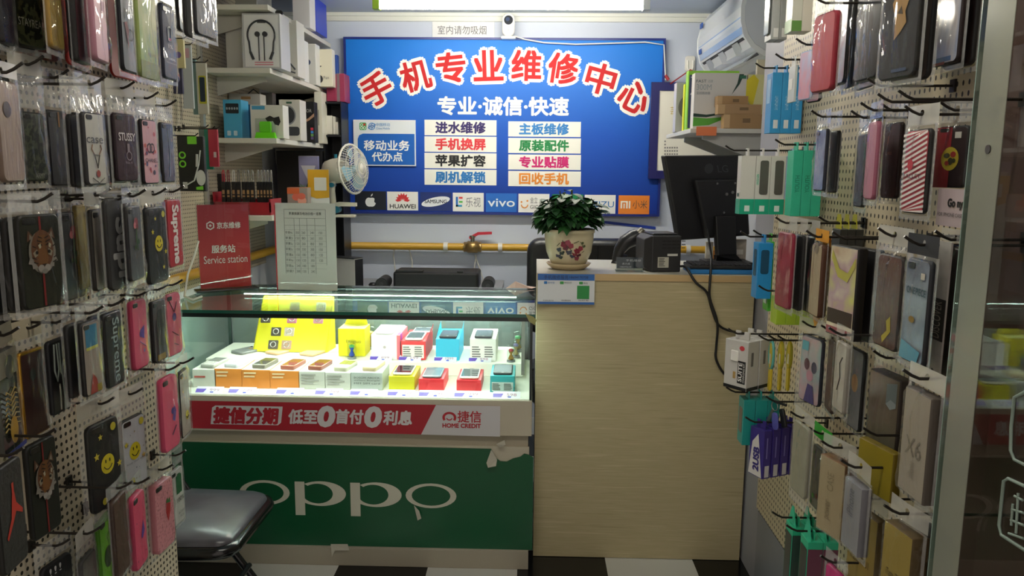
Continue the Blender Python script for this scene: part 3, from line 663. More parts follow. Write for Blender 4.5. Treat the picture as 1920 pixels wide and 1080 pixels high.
t, W_, H_ = sp('large cyan phone box on the upper step', 'dark smartphone with sparkling reflections on the large cyan box', 817, 861, 636, 664, '#2fb4d8', '#202430', '#39415a', None, BYK, zst, .2)
for sx_ in (-1, 1): MB(m('#2fb4d8', .4)).add([(sx_ * W_ / 2, .02, H_), (sx_ * W_ / 2, .195, H_), (sx_ * W_ * .52, .195, H_ + .035), (sx_ * W_ / 2, .03, H_ + .004)], [(0, 1, 2, 3)]).build('open_lid_side', t)
sp('white printed phone box beside the large cyan one', 'dark glass smartphone on the white printed box, upper step', 881, 930, 636, 664, '#e8e6e0', '#262a34', '#4a5264', lab_art('#efeae6', 5, .05, .95, .1, .75), BYK, zst, .2)
# phones lying on the step (left)
for lab, px, py, col, w_, L_, rz in (('grey smartphone lying face down on the step', 447, 663, '#7d7c7e', .075, .14, -32), ('pale gold smartphone lying flat, left of two on the step', 512, 664, '#e0b48c', .072, .14, -28), ('pale gold smartphone lying flat in front of the yellow display', 577, 667, '#e2b48a', .072, .14, -22)):
    q = onZ(px, py, zst + .002); phone('smartphone', lab, q.x - .01, max(q.y, 2.935), zst + .0008, w_, L_ * .75, .009, col, col, R(rz), 0, False, 'smartphones on the step', True)
# yellow ring display stand
q0 = onY(545, 652, 3.05)
yd = thing('ring_display', 'bright yellow leaning display stand holding ring clips', 'display stand', (q0.x, 3.05, zst + .001), 0)
yel = m('#f4ea28', .35)
W_ = .15; hh = onY(545, 556, 3.12).z - zst
MB(yel).add([(-.158, 0, 0), (.145, 0, 0), (.158, .10, hh * .98), (-.14, .10, hh * .98), (-.158, .012, 0), (.145, .012, 0), (.158, .112, hh * .98), (-.14, .112, hh * .98)],
     [(0, 1, 2, 3), (7, 6, 5, 4), (0, 4, 5, 1), (3, 2, 6, 7), (1, 5, 6, 2), (0, 3, 7, 4)]).build('sloped_board', yd, bevel=.006)
MB(yel).add([(.145, .0, .0), (.158, .10, hh * .98), (.16, .10, 0)], [(0, 1, 2)]).add([(-.158, .0, .0), (-.14, .10, hh * .98), (-.15, .10, 0)], [(0, 1, 2)]).build('side_gusset', yd)
for r, c_, h in ((0, 1, '#5a5248'), (0, 2, '#c9a08c'), (1, 1, '#4e463e'), (1, 2, '#dcc8b8'), (2, 0, '#5c544a'), (2, 2, '#d884a0'), (2, 4, '#d890a8'), (3, 2, '#8a8a80'), (3, 4, '#cfd0cc')):
    s_ = r * .23 + .13; x = -.13 + c_ * .055 + r * .006; rx_ = math.atan2(.10, hh * .98)
    M_ = Matrix.Translation((x, .10 * s_ - .002, hh * .98 * s_)) @ Matrix.Rotation(-rx_, 4, 'X')
    k = MB(m(h, .4)); k.rslab(-.02, .02, -.018, .018, -.003, .002, .003, M=M_); o = k.build('ring_card', yd)
    k = MB(m('#d8d4cc', .2, .6)); M2 = M_ @ Matrix.Translation((0, -.005, 0)); k.tube([(.011 * math.cos(2 * math.pi * i / 16), 0, .011 * math.sin(2 * math.pi * i / 16)) for i in range(16)], .002, 6, True, M=M2); k.build('ring', o)
# yellow carton, small trophies/hourglasses
t, W_, H_ = carton('gift_box', 'yellow cube box with open flap behind the little hourglass', 'box', 634, 684, 617, 651, 3.0, zst, .10, '#e6d820', '#f0ec80', None, lambda t, W_, H_, D: MB().text('Pengiuo', -.2 * W_, .35 * W_, H_ * .45, H_ * .6, -.0008, m('#8a7a10')).build('lettering', t))
MB(m('#e8dc40', .4)).add([(-W_ * .45, .09, H_), (W_ * .45, .09, H_), (W_ * .42, .075, H_ + .03), (-W_ * .3, .075, H_ + .035)], [(0, 1, 2, 3)]).build('open_flap', t)
def hourglass(lab, px, py, h, c1, c2, Y=None):
    q = onZ(px, py, zst)
    t = thing('trinket', lab, 'trinket', (q.x, q.y if Y is None else Y, zst + .0005), 0, 'glass trinkets in the showcase'); s_ = h / .07
    MB(m('#8a8a90', .3, .5)).lathe([(0, 0), (.017 * s_, 0), (.017 * s_, .006 * s_), (0, .006 * s_)], 16).build('base', t)
    MB(m(c1, .2, .6)).lathe([(.003 * s_, .006 * s_), (.012 * s_, .012 * s_), (.004 * s_, .03 * s_), (.009 * s_, .04 * s_), (.004 * s_, .05 * s_), (0, .052 * s_)], 14).build('figure', t)
    MB(m(c2, .3, .3)).lathe([(.0, .04 * s_), (.010 * s_, .042 * s_), (.010 * s_, .05 * s_), (0, .053 * s_)], 12).build('figure_head', t)
    MB(mglass('#f2f6f4', .8)).lathe([(.016 * s_, .006 * s_), (.016 * s_, .064 * s_), (.012 * s_, .069 * s_), (0, .07 * s_)], 16).build('glass_dome', t)
hourglass('small glass trinket with blue figure in front of the yellow cube box', 660, 672, .075, '#2a50c8', '#58a858')
hourglass('small gold glass trinket right beside the blue one', 677, 664, .07, '#c08a30', '#6a5a30', 3.04)
hourglass('tall glass trinket peeking up behind the yellow cube box', 699, 650, .10, '#b89858', '#c8b060', 3.14)
hourglass('gold trinket in a glass dome nearest the right glass corner', 959, 671, .07, '#c8902a', '#a82a38', 2.955)
hourglass('second trinket in a glass dome behind the gold corner one', 968, 660, .075, '#d0b880', '#7a70a8', 3.03)
hourglass('third, rearmost glass dome trinket at the right corner', 972, 650, .09, '#c09a3a', '#58a070', 3.13)
# price tags
def ptag(lab, px, py, z, w_=.098, rz=0, Y=None):
    q = onZ(px, py, z)
    t = thing('price_tag', lab, 'price tag', (q.x, max(q.y, CY0 + .014) if Y is None else Y, z + .0004), rz, 'price tags in the showcase'); t.rotation_euler = (R(-52), 0, rz)
    W_ = w_; MB(m('#e4e2ea', .4)).box(-W_ / 2, W_ / 2, 0, .0008, 0, .030).build('card', t)
    MB(m('#6a50b4', .4)).poly([(-W_ / 2, .004), (-W_ * .2, .004), (-W_ * .12, .020), (-W_ / 2, .020)], -.0006).build('colour_block', t)
    k = MB(); k.text(str(random.choice((598, 699, 799, 899, 999, 1299))), W_ * .0, W_ * .36, .009, .021, -.0008, m('#b07a90')); k.build('price', t)
    MB(m('#4a50c0')).poly([(W_ * .04, .003), (W_ * .16, .003), (W_ * .16, .008), (W_ * .04, .008)], -.0006).build('blue_mark', t)
random.seed(5)
neigh = ['white silver-phone box', 'first orange box', 'second and third orange boxes', 'brown-phone box', 'silver grid box', 'yellow box', 'red box beside the yellow one', 'red box near the cyan one', 'small cyan box']
for px, n_ in zip((378, 441, 533, 608, 675, 747, 807, 875, 949), neigh): ptag('slanted price tag in front of the ' + n_, px, 751 - (700 - px) * .014, zfl + .0)
for px, n_ in zip((718, 772, 838, 902), ('pink sided white box', 'tall red box', 'large cyan box', 'white printed box')): ptag('slanted price tag on the step before the ' + n_, px, 671, zst, .088, 0, 2.937)

# ---------------------------------------------------------------- wood counter
wood = mnoise(['#a79b78', '#b7ab87', '#afa37f', '#c0b490'], 6, .45, (.7, 1, 16), 4)
wx0, wx1, wy0, wy1 = CX1 + .012, PR - .004, 2.735, 3.16
wzt = onY(1260, 515, wy0).z
wc = thing('wood_counter', 'pale wood-grain counter with light edge band beside the glass showcase', 'counter', ((wx0 + wx1) / 2, (wy0 + wy1) / 2, 0))
MB(wood).box(wx0, wx1, wy0, wy1, .002, wzt - .024).build('body', wc, True)
MB(mnoise(['#bb9f72', '#c6ab7e'], 5, .4, (.5, 1, 8))).box(wx0, wx1, wy0 - .006, wy0, wzt - .024, wzt + .0).build('edge_band', wc, True)
MB(m('#c9c6ba', .35)).box(wx0, wx1, wy0, wy1 + .02, wzt - .024, wzt).build('worktop', wc, True)
# ---------------------------------------------------------------- on the wood counter
ZW = wzt + .0006
# potted plant
q = onY(1066, 505, 2.86); PXc = q.x
pot = thing('potted_plant', 'bushy green plant in a cream pot painted with dark red flowers', 'plant', (PXc, 2.87, ZW + .0135))
k_ = 2.87 / F
MB(m('#cfc4a4', .25)).lathe([(0, .004), (.052, .0), (.066, .008), (.084, .05), (.091, .1), (.092, .122), (.096, .124), (.096, .136), (.088, .136), (.085, .12), (0, .118)], 36).build('pot', pot)
sa = MB(m('#c4b08c', .3)).lathe([(0, .001), (.06, .001), (.076, .012), (.084, .022), (.080, .024), (.072, .0125), (0, .0122)], 36).build('saucer', None, False, (PXc, 2.87, ZW))
tag(sa, 'round clay saucer under the painted flower pot', 'saucer')
MB(m('#3a2c20', .9)).lathe([(0, .122), (.085, .122)], 24).build('soil', pot)
def potdec(u, v, r, h, y=.0):
    a = R(u); rr_ = .066 + (.092 - .066) * min(1, max(0, (v - .008) / .09)) ** .7 + .0016
    M_ = Matrix.Translation((rr_ * math.sin(a), -rr_ * math.cos(a), v)) @ Matrix.Rotation(a, 4, 'Z')
    return M_
dec = MB(); random.seed(3)
for (u, v, r, h) in ((-14, .085, .012, '#7c2438'), (-5, .092, .010, '#8c3044'), (-10, .074, .011, '#5c2030'), (2, .08, .010, '#8a2c3c'), (18, .062, .012, '#7c2438'), (26, .07, .010, '#943448'), (22, .05, .011, '#4a1c2c'), (13, .052, .010, '#7a2a3a'), (-2, .058, .011, '#2c3040'), (7, .045, .010, '#32384a'), (-20, .056, .010, '#30403a'), (-27, .066, .009, '#44505a'), (-30, .046, .011, '#4a4a5a'), (-24, .038, .008, '#3a4a40'), (19, .034, .009, '#803848'), (30, .09, .005, '#566040'), (36, .078, .005, '#566040')):
    M_ = potdec(u, v, r, h); dec.use(m(h, .35))
    for j in range(5):
        a = j * 1.256 + u; dec.ell(r * .55 * math.cos(a), r * .55 * math.sin(a), r * .55, r * .5, -.0004 * (j % 3), None, 10, M_)
dec.use(m('#4c5a3c', .4))
for (u0, v0, u1, v1) in ((-18, .1, 5, .06), (24, .095, 34, .072), (-32, .078, -24, .09), (8, .09, 20, .098), (28, .05, 38, .06)):
    dec.tube([(Matrix(potdec(u0 + (u1 - u0) * i / 4, v0 + (v1 - v0) * i / 4, 0, 0)) @ Vector((0, -.0002, 0))) for i in range(5)], .0011, 5)
dec.build('painted_flowers', pot)
fo = MB(); stm = MB(m('#3c4a2a', .6)); random.seed(11)
leafm = [m('#1e4822', .5), m('#2c602c', .5), m('#17391b', .5)]
def leaf(mb, base, dirv, L_, W_, droop):
    dirv = dirv.normalized(); side = dirv.cross(Vector((0, 0, 1))); side = side.normalized() if side.length > .01 else Vector((1, 0, 0)); up = side.cross(dirv)
    vs = []; fs = []
    for i, (t, w_) in enumerate(((0, .04), (.2, .75), (.45, 1), (.72, .75), (1, .02))):
        c_ = base + dirv * L_ * t + Vector((0, 0, -droop * L_ * t * t))
        vs += [c_ - side * W_ * w_ / 2 + up * W_ * .12 * w_, c_, c_ + side * W_ * w_ / 2 + up * W_ * .12 * w_]
    for i in range(4):
        for j in range(2): fs.append((i * 3 + j, i * 3 + j + 1, i * 3 + j + 4, i * 3 + j + 3))
    mb.add(vs, fs, True)
for i in range(75):
    a = random.uniform(0, 6.28); e = random.uniform(.05, 1); rad = .125 * math.sqrt(e)
    tip = Vector((rad * math.cos(a) * .92, rad * math.sin(a) * .85, .155 + .135 * math.sqrt(max(0, 1 - e * .95)) * random.uniform(.5, 1)))
    b0 = Vector((.03 * math.cos(a), .03 * math.sin(a), .12)); stm.tube([b0, (b0 + tip) / 2 + Vector((0, 0, .02)), tip], .0022, 5)
    for j in range(7):
        t = random.uniform(.5, 1); p = b0.lerp(tip, t); aa = a + random.uniform(-1.5, 1.5)
        fo.use(random.choice(leafm)); leaf(fo, p, Vector((math.cos(aa), math.sin(aa), random.uniform(-.45, .35))), random.uniform(.045, .065), random.uniform(.030, .040), random.uniform(.1, .5))
stm.build('stems', pot); fo.build('foliage', pot)
# payment card standing at the counter front
x0, x1, z0, z1 = PX(1008, 514, 1115, 571, wy0 - .02)
pc = thing('payment_card', 'blue and white payment code card stuck to the counter front below the plant', 'card', ((x0 + x1) / 2, wy0 - .008, z0))
MB(m('#d9dde2', .25)).box(x0, x1, wy0 - .016, wy0 - .0075, z0, z1).build('card', pc, True)
yy = wy0 - .0168
for bx in ((1008, 514, 1115, 526), (1008, 566.5, 1115, 571)):
    a = PX(*bx, wy0 - .02); MB(m('#1f62b0', .3)).poly([(max(a[0], x0), a[2]), (min(a[1], x1), a[2]), (min(a[1], x1), a[3]), (max(a[0], x0), a[3])], yy).build('blue_band', pc, True)
for s_, bx, h in (('手机微修服务', (1020, 516, 1066, 524), '#10243c'), ('18604170708', (1068, 518, 1103, 522.5), '#10243c'), ('支付宝', (1027, 528.5, 1040, 532), '#3a7cc0'), ('微信支付', (1058, 528.5, 1072, 532), '#4c6a52'), ('微信', (1094, 529.5, 1102, 533), '#4c6a52'), ('扫码支付', (1018, 562, 1038, 565), '#5a5a60'), ('收款码', (1052, 562, 1070, 565), '#5a5a60'), ('加好友', (1084, 562, 1104, 565), '#5a5a60')):
    MB().text(s_, *PX(*bx, wy0 - .02), yy - .0006, m(h)).build('card_lettering', pc, True)
for bx, h in (((1020, 527.5, 1026, 532.5), '#2a7cc8'), ((1050, 528, 1057, 533), '#3a9c48'), ((1086, 528.5, 1093, 533.5), '#3a9c48')):
    a = PX(*bx, wy0 - .02); MB(m(h)).rslab(a[0], a[1], a[2], a[3], yy - .0006, yy, .002).build('pay_icon', pc, True)
a = PX(1082, 536, 1105, 561, wy0 - .02); MB(m('#148a3c', .3)).poly([(a[0], a[2]), (a[1], a[2]), (a[1], a[3]), (a[0], a[3])], yy - .0006).build('green_square', pc, True)
# acrylic card holder, receipt printer, scanner
x0, x1, z0, z1 = PX(1155, 486, 1207, 513, 2.80)
ch = thing('card_holder', 'small dark acrylic business card holder beside the receipt printer', 'card holder', ((x0 + x1) / 2, 2.80, ZW))
W_ = x1 - x0; H_ = z1 - z0
MB(mglass('#e8eef0', 1.0)).box(-W_ / 2, W_ / 2, 0, .004, 0, H_).box(-W_ / 2, W_ / 2, .004, .04, 0, .004).build('stand', ch)
MB(m('#3a4048', .25)).box(-W_ * .47, W_ * .47, .005, .008, .012, H_ * .96).build('card', ch)
MB(m('#cfc8b8', .4)).box(-W_ * .47, W_ * .47, .0045, .016, .0042, .0118).build('card_stack', ch)
for s_, u0, u1, v0, v1 in (('手机维修', -.15, .40, .70, .86), ('袁大成', -.28, .0, .48, .62), ('158024702170', -.36, .05, .28, .38)): MB().text(s_, u0 * W_, u1 * W_, v0 * H_, v1 * H_, -.0008, m('#b9c0c8')).build('card_lettering', ch)
x0, x1, z0, z1 = PX(1212, 446, 1278, 516, 2.80)
pr = thing('receipt_printer', 'black receipt printer with vent slots and pale sticker on the wood counter', 'printer', ((x0 + x1) / 2, 2.80, ZW), R(8))
W_ = x1 - x0; H_ = z1 - z0; pk = m('#212125', .45)
MB(pk).box(-W_ * .36, W_ * .5, 0, .15, .0, H_ * .97).add([(-W_ * .36, 0, 0), (-W_ * .36, 0, H_ * .97), (-W_ * .36, .15, H_ * .97), (-W_ * .36, .15, 0), (-W_ * .5, .04, .01), (-W_ * .5, .04, H_ * .85), (-W_ * .5, .15, H_ * .85), (-W_ * .5, .15, .01)], [(0, 4, 5, 1), (1, 5, 6, 2), (4, 7, 6, 5), (0, 3, 7, 4)]).build('body', pr, bevel=.004)
MB(m('#232327', .35)).box(-W_ * .3, W_ * .44, .02, .14, H_ * .975, H_ * 1.02).build('paper_cover', pr, bevel=.004)
v = MB(m('#08080a', .6))
for r in range(3):
    for c_ in range(5): v.box(-W_ * .06 + c_ * .018, -W_ * .06 + c_ * .018 + .014, -.0015, -.0002, H_ * (.64 + r * .09), H_ * (.66 + r * .09))
v.build('vent_slots', pr)
MB(m('#b5b3a6', .5)).box(-W_ * .18, W_ * .14, -.0012, -.0002, H_ * .12, H_ * .40).build('rating_sticker', pr)
MB(m('#d0cec8', .5)).box(W_ * .10, W_ * .40, -.0012, -.0002, H_ * .43, H_ * .49).build('serial_sticker', pr)
k = MB(); txt_lines(k, -W_ * .15, W_ * .1, H_ * .15, H_ * .38, -.0018, 6, m('#4a4a46'), 4); k.build('sticker_print', pr)
p = onY(1172, 455, 3.06)
scn = thing('barcode_scanner', 'black handheld barcode scanner in its upright stand behind the card holder', 'scanner', (p.x, 3.065, ZW))
zc = p.z - ZW
MB(pk).lathe([(0, 0), (.045, 0), (.045, .008), (.02, .016), (.012, .02), (.012, zc - .05), (0, zc - .05)], 20).build('stand', scn)
h0 = MB(m('#202024', .35)).tube([(-.03, 0, zc - .07), (-.02, 0, zc - .03), (.0, 0, zc), (.035, 0, zc + .02), (.055, 0, zc + .035)], [.02, .024, .03, .034, .026], 12); h0.build('head', scn)
MB(m('#7a766c', .3, .7)).tube([(.052, -.004, zc + .034), (.066, -.004, zc + .05), (.07, -.004, zc + .055)], [.015, .015, .012], 12).build('nozzle', scn)
MB(m('#202024', .35)).tube([(-.03, 0, zc - .06), (-.045, 0, zc - .09), (-.04, .0, zc - .1)], [.013, .011, .01], 10).build('grip', scn)
# monitor seen from behind
Ym = 3.02
def M3(px, py, Y): return onY(px, py, Y)
mo = thing('monitor', 'black computer monitor seen from behind, tilted on the wood counter', 'monitor', (onY(1340, 505, Ym).x, Ym, ZW))
tl, tr_, br, bl_ = onY(1246, 292, Ym - .02), onY(1398, 291, Ym + .10), onY(1405, 442, Ym + .13), onY(1273, 451, Ym + .02)
n_ = (tr_ - tl).cross(bl_ - tl).normalized(); n_ = n_ if n_.y > 0 else -n_
bk = m('#17171a', .5)
def slab4(a, b, c_, e, t, mat):
    o = [Vector(a), Vector(b), Vector(c_), Vector(e)]; o += [v + n_ * t for v in o[:4]]
    return MB(mat).add(o, [(0, 1, 2, 3), (7, 6, 5, 4), (0, 4, 5, 1), (1, 5, 6, 2), (2, 6, 7, 3), (3, 7, 4, 0)])
slab4(tl, tr_, br, bl_, .035, bk).build('back_shell', mo, True, bevel=.006)
def bil(u, v, o=0): 
    a = tl.lerp(tr_, u); b = bl_.lerp(br, u); return a.lerp(b, v) - n_ * o
slab4(bil(.28, .28, .03), bil(.95, .28, .03), bil(.95, .98, .03), bil(.34, .98, .03), .03, bk).build('rear_bulge', mo, True, bevel=.008)
for u, v in ((.55, .33), (.78, .33), (.6, .68), (.83, .68), (.66, .46), (.74, .44)):
    c_ = bil(u, v, .031); MB(m('#8a8a86', .3, .8)).tube([c_, c_ - n_ * .004], .006 if u in (.66, .74) else .004, 10).build('screw', mo, True)
ax_ = (tr_ - tl).normalized(); az_ = ax_.cross(n_).normalized(); az_ = az_ if az_.z > 0 else -az_
def onmon(body, u0, u1, v0, v1, mat, o=.0008):
    mb = MB(mat); mb.text(body, u0, u1, -v1, -v0, 0); L_ = (tr_ - tl).length; Hh = (bl_ - tl).length
    mb.v = [tl + ax_ * (p.x * L_) + (bl_ - tl) * (-p.z) - n_ * o for p in mb.v]; return mb
onmon('LG', .62, .75, .115, .20, m('#3a3a3e', .4)).build('lettering', mo, True)
c_ = bil(.52, .155, .0008); MB(m('#303034', .4)).add([c_ + (ax_ * math.cos(2 * math.pi * i / 20) + az_ * math.sin(2 * math.pi * i / 20)) * .02 for i in range(20)], [tuple(range(20))]).build('logo_disc', mo, True)
s0 = bil(.72, .88, .06); zz = ZW
a = onY(1342, 405, Ym + .02); b = onY(1380, 405, Ym + .04); c_ = onY(1382, 478, Ym + .02); e = onY(1346, 480, Ym)
slab4(a, b, c_, e, .025, m('#121214', .45)).build('stand_neck', mo, True, bevel=.004)
MB(m('#121214', .45)).box(onY(1320, 505, 3.06).x, onY(1406, 505, 3.06).x, 3.0, 3.155, ZW, ZW + .014).build('stand_foot', mo, True, bevel=.004)
MB(m('#141416', .4)).add([e + n_ * .005, c_ + n_ * .005, Vector((onY(1392, 500, 3.06).x, 3.05, ZW + .012)), Vector((onY(1342, 500, 3.05).x, 3.05, ZW + .012)), e + n_ * .03, c_ + n_ * .03, Vector((onY(1392, 500, 3.06).x, 3.08, ZW + .012)), Vector((onY(1342, 500, 3.05).x, 3.08, ZW + .012))],
   [(0, 1, 2, 3), (7, 6, 5, 4), (0, 3, 7, 4), (1, 5, 6, 2)]).build('stand_column', mo, True)
# slab items in front
x0, x1, _, _ = PX(1290, 503, 1416, 515, 2.80)
tag(MB(m('#2474b4', .4)).box(x0, min(x1, wx1), 2.76, 2.90, ZW, ZW + .016).build('blue_folder', None, True, (x0, 2.76, ZW), bevel=.002), 'flat blue folder under the black keyboard on the counter', 'folder')
kb = thing('keyboard', 'black keyboard lying on the blue folder before the monitor', 'keyboard', ((x0 + wx1) / 2, 2.83, ZW + .017))
W_ = wx1 - x0
MB(m('#1a1a1c', .4)).box(-W_ / 2, W_ / 2, -.065, .065, 0, .012).build('body', kb, bevel=.003)
ks = MB(m('#2a2a2e', .5))
for r in range(5):
    for c_ in range(14): ks.box(-W_ / 2 + .008 + c_ * W_ * .069, -W_ / 2 + .008 + c_ * W_ * .069 + W_ * .058, -.056 + r * .023, -.056 + r * .023 + .019, .0122, .017)
ks.build('keys', kb)
for i, (lab, px, py, h, w_, rz) in enumerate((('orange slip box standing behind the monitor neck', 1350, 484, '#d88a3a', .05, 5), ('white booklet leaning behind the monitor stand', 1332, 468, '#d4cfc4', .03, -12), ('red and white packet standing right of the monitor stand', 1375, 485, '#b84a58', .045, 8), ('pale carton behind the counter cable, right of the monitor neck', 1392, 470, '#b9aea0', .06, 0))):
    q = onY(px, py, 3.125 if i < 2 else 3.0); tx = thing('small_packet', lab, 'packet', (q.x + (0.0 if i < 2 else .03), 3.14 if i < 2 else 3.165, ZW), 0)
    MB(m(h, .5)).box(-w_ / 2, w_ / 2, 0, .012, 0, q.z - ZW + .03).build('sleeve', tx); MB(m('#e8e4da', .5)).box(-w_ * .3, w_ * .3, -.001, -.0002, .03, .05).build('print', tx)
# cables down the counter front
cb = m('#101012', .4)
def cable(lab, pts, r=.0045):
    P = []
    V = [Vector(p) for p in pts]
    for i in range(len(V) - 1):
        a, b, c_, e = V[max(i - 1, 0)], V[i], V[i + 1], V[min(i + 2, len(V) - 1)]
        for j in range(6):
            t = j / 6; P.append(.5 * ((2 * b) + (-a + c_) * t + (2 * a - 5 * b + 4 * c_ - e) * t * t + (-a + 3 * b - 3 * c_ + e) * t ** 3))
    P.append(V[-1]); return tag(MB(cb).tube(P, r, 8).build('power_cable', None, True, P[0]), lab, 'cable')
fy = wy0 - .018
cable('black cable dropping from the receipt printer and swinging right across the wood counter', [Vector((onY(1276, 498, 2.80).x, 2.80, ZW + .022)), Vector((onY(1286, 512, 2.74).x, 2.74, ZW + .024)), onY(1305, 530, fy), onY(1325, 548, fy), onY(1335, 580, fy), onY(1348, 610, fy), onY(1375, 622, fy), onY(1410, 626, fy), onY(1428, 617, fy - .02), onY(1434, 600, fy - .05), onY(1437, 560, fy - .08)])
cable('black cable hanging straight from the monitor down the wood counter front', [onY(1326, 430, 2.99), onY(1331, 462, 2.93), Vector((onY(1333, 505, 2.75).x, 2.75, ZW + .055)), onY(1331, 530, fy - .01), onY(1331, 560, fy - .01), onY(1345, 605, fy - .012), onY(1343, 650, fy), onY(1342, 670, fy), onY(1350, 690, fy), onY(1364, 708, fy)])

# ---------------------------------------------------------------- on and behind the showcase
ZC = CZT + .0012
# red acrylic sign
p0, p1 = onZ(366, 549, ZC), onZ(482, 541, ZC)
rs = thing('table_sign', 'red service station table sign in a clear acrylic stand on the showcase', 'table sign', (p0.x * .5 + p1.x * .5, (p0.y + p1.y) / 2, ZC), math.atan2(p1.y - p0.y, p1.x - p0.x))
W_ = (p1 - p0).length; sw = W_ * .85; H_ = .305
hh = onY(420, 378, (p0.y + p1.y) / 2).z - ZC; H_ = hh
MB(m('#161618', .25)).box(-W_ / 2, W_ / 2, -.035, .035, .0035, .011).build('base', rs, bevel=.003)
MB(mglass('#e8f0f0', 1.0)).box(-W_ / 2, W_ / 2, -.037, .037, 0, .003).build('base_plate', rs)
def mred():
    mt, nt, b, o = newmat('red_print'); L = nt.links.new
    tc = N(nt, 'ShaderNodeTexCoord'); sx = N(nt, 'ShaderNodeSeparateXYZ'); L(tc.outputs['Generated'], sx.inputs[0]); cr = N(nt, 'ShaderNodeValToRGB'); L(sx.outputs['Z'], cr.inputs[0])
    e = cr.color_ramp.elements; e[0].color = S('#c02a24'); e[1].color = S('#a02838'); L(cr.outputs[0], b.inputs['Base Color']); b.inputs['Roughness'].default_value = .4; return mt
MB(mred()).box(-sw / 2 + .004, sw / 2 - .004, -.0008, .0008, .013, H_ - .012).build('printed_sheet', rs)
g = mglass('#fcfefe', 1.0)
MB(g).box(-sw / 2, sw / 2, -.005, -.003, .011, H_).box(-sw / 2, sw / 2, .003, .005, .011, H_).box(-sw / 2, -sw / 2 + .002, -.003, .003, .011, H_).box(sw / 2 - .002, sw / 2, -.003, .003, .011, H_).build('acrylic_sleeve', rs)
wl = m('#e6dcd8', .4)
for s_, u0, u1, v0, v1, b_ in (('京东维修', -.13, .32, .70, .775, .03), ('服务站', -.25, .2, .43, .52, .03), ('Service station', -.40, .42, .315, .40, 0)): MB().text(s_, u0 * sw, u1 * sw, v0 * H_, v1 * H_, -.0022, wl, bold=b_).build('sign_lettering', rs)
mb = MB(wl); cx = -.25 * sw; cz = .738 * H_
hexa = lambda r: [(cx + r * math.cos(R(30 + 60 * i)), cz + r * 1.06 * math.sin(R(30 + 60 * i))) for i in range(6)]
h1, h2 = hexa(.017), hexa(.012); mb.add([(p[0], -.0022, p[1]) for p in h1 + h2], [(i, (i + 1) % 6, (i + 1) % 6 + 6, i + 6) for i in range(6)])
mb.poly([(cx - .006, cz), (cx, cz - .006), (cx + .006, cz), (cx, cz + .006)], -.0022); mb.build('sign_emblem', rs)
# white price list stand
Yp = 3.06
x0, x1, z0, z1 = PX(516, 381, 631, 540, Yp)
pl_ = thing('price_list', 'white printed price list in an acrylic stand on the showcase', 'price list', ((x0 + x1) / 2, Yp, ZC), R(-2))
W_ = x1 - x0; H_ = z1 - ZC
MB(m('#d2cfca', .3)).box(-W_ / 2 + .004, W_ / 2, -.001, .0012, .004, H_).build('sheet', pl_)
MB(mglass('#fdfefe', .6)).box(-W_ / 2 + .002, W_ / 2 + .002, -.005, -.003, .0, H_ + .002).box(-W_ / 2 + .002, W_ / 2 + .002, -.003, .06, 0, .002).build('acrylic_stand', pl_)
MB(m('#c02c38', .4)).box(-W_ / 2, -W_ / 2 + .004, -.003, .0035, .002, H_ * .98).build('red_edge', pl_)
ln = MB(m('#8e8c8a', .5)); L0, L1, T0, T1 = -.34 * W_, .34 * W_, .20 * H_, .93 * H_
for z in (T1, .83 * H_, .75 * H_): ln.box(L0, L1, -.0022, -.0014, z - .0006, z + .0006)
for z in [(.70 - i * .063) * H_ for i in range(8)]: ln.box(L0, L1, -.0022, -.0014, z - .0003, z + .0003)
for x in (L0, -.18 * W_, -.09 * W_, .03 * W_, .16 * W_, L1): ln.box(x - .0006, x + .0006, -.0022, -.0014, T0 if x < .17 * W_ else .3 * H_, T1 if x in (L0, L1) else .83 * H_)
ln.build('table_rules', pl_)
MB().text('苹果换屏及电池价格一览表', -.26 * W_, .27 * W_, .865 * H_, .90 * H_, -.0026, m('#4c4a4a')).build('heading', pl_)
tb = MB(); random.seed(9)
for i in range(8):
    z = (.685 - i * .063) * H_; tb.text('苹果%s' % ('4s', '5', '5s', '5c', '6', '6p', '6s', '7')[i], -.33 * W_, -.21 * W_, z - .012, z, -.0026, m('#6a6868'))
    for x in (-.16, -.06, .08, .22):
        if x > .2 and i > 5: continue
        tb.text(str(random.choice((80, 120, 150, 180, 240, 260, 300, 350))), x * W_, (x + .06) * W_, z - .011, z - .001, -.0026, m('#6a6868'))
tb.build('price_figures', pl_)
# things seen over the showcase, behind it
sd = thing('side_desk', 'low grey work desk along the back wall behind the showcase', 'desk', (-.5, 4.05, 0))
dz = onY(820, 541, 3.9).z - .02
MB(m('#8f8f92', .4)).box(XL + .03, -.16, 3.75, YB - .02, dz - .03, dz).build('top', sd, True)
for x in (XL + .05, -.21): MB(m('#6a6a6c', .4)).box(x, x + .04, 3.78, YB - .05, 0, dz - .03).build('leg', sd, True)
def onD(px, py, Y): return onY(px, py, Y)
x0, x1, z0, z1 = PX(737, 511, 897, 545, 3.95)
bb = thing('black_case', 'long flat black equipment case on the desk behind the showcase', 'case', ((x0 + x1) / 2, 3.95, dz + .001))
W_ = x1 - x0; MB(m('#161618', .5)).box(-W_ / 2, W_ / 2, 0, .2, 0, z1 - dz).build('body', bb, bevel=.012)
MB(m('#232326', .45)).box(-W_ * .47, -W_ * .15, .002, .04, z1 - dz + .0005, z1 - dz + .008).build('lid_rib', bb); MB(m('#232326', .45)).box(W_ * .25, W_ * .32, .002, .04, z1 - dz + .0005, z1 - dz + .008).build('lid_rib', bb)
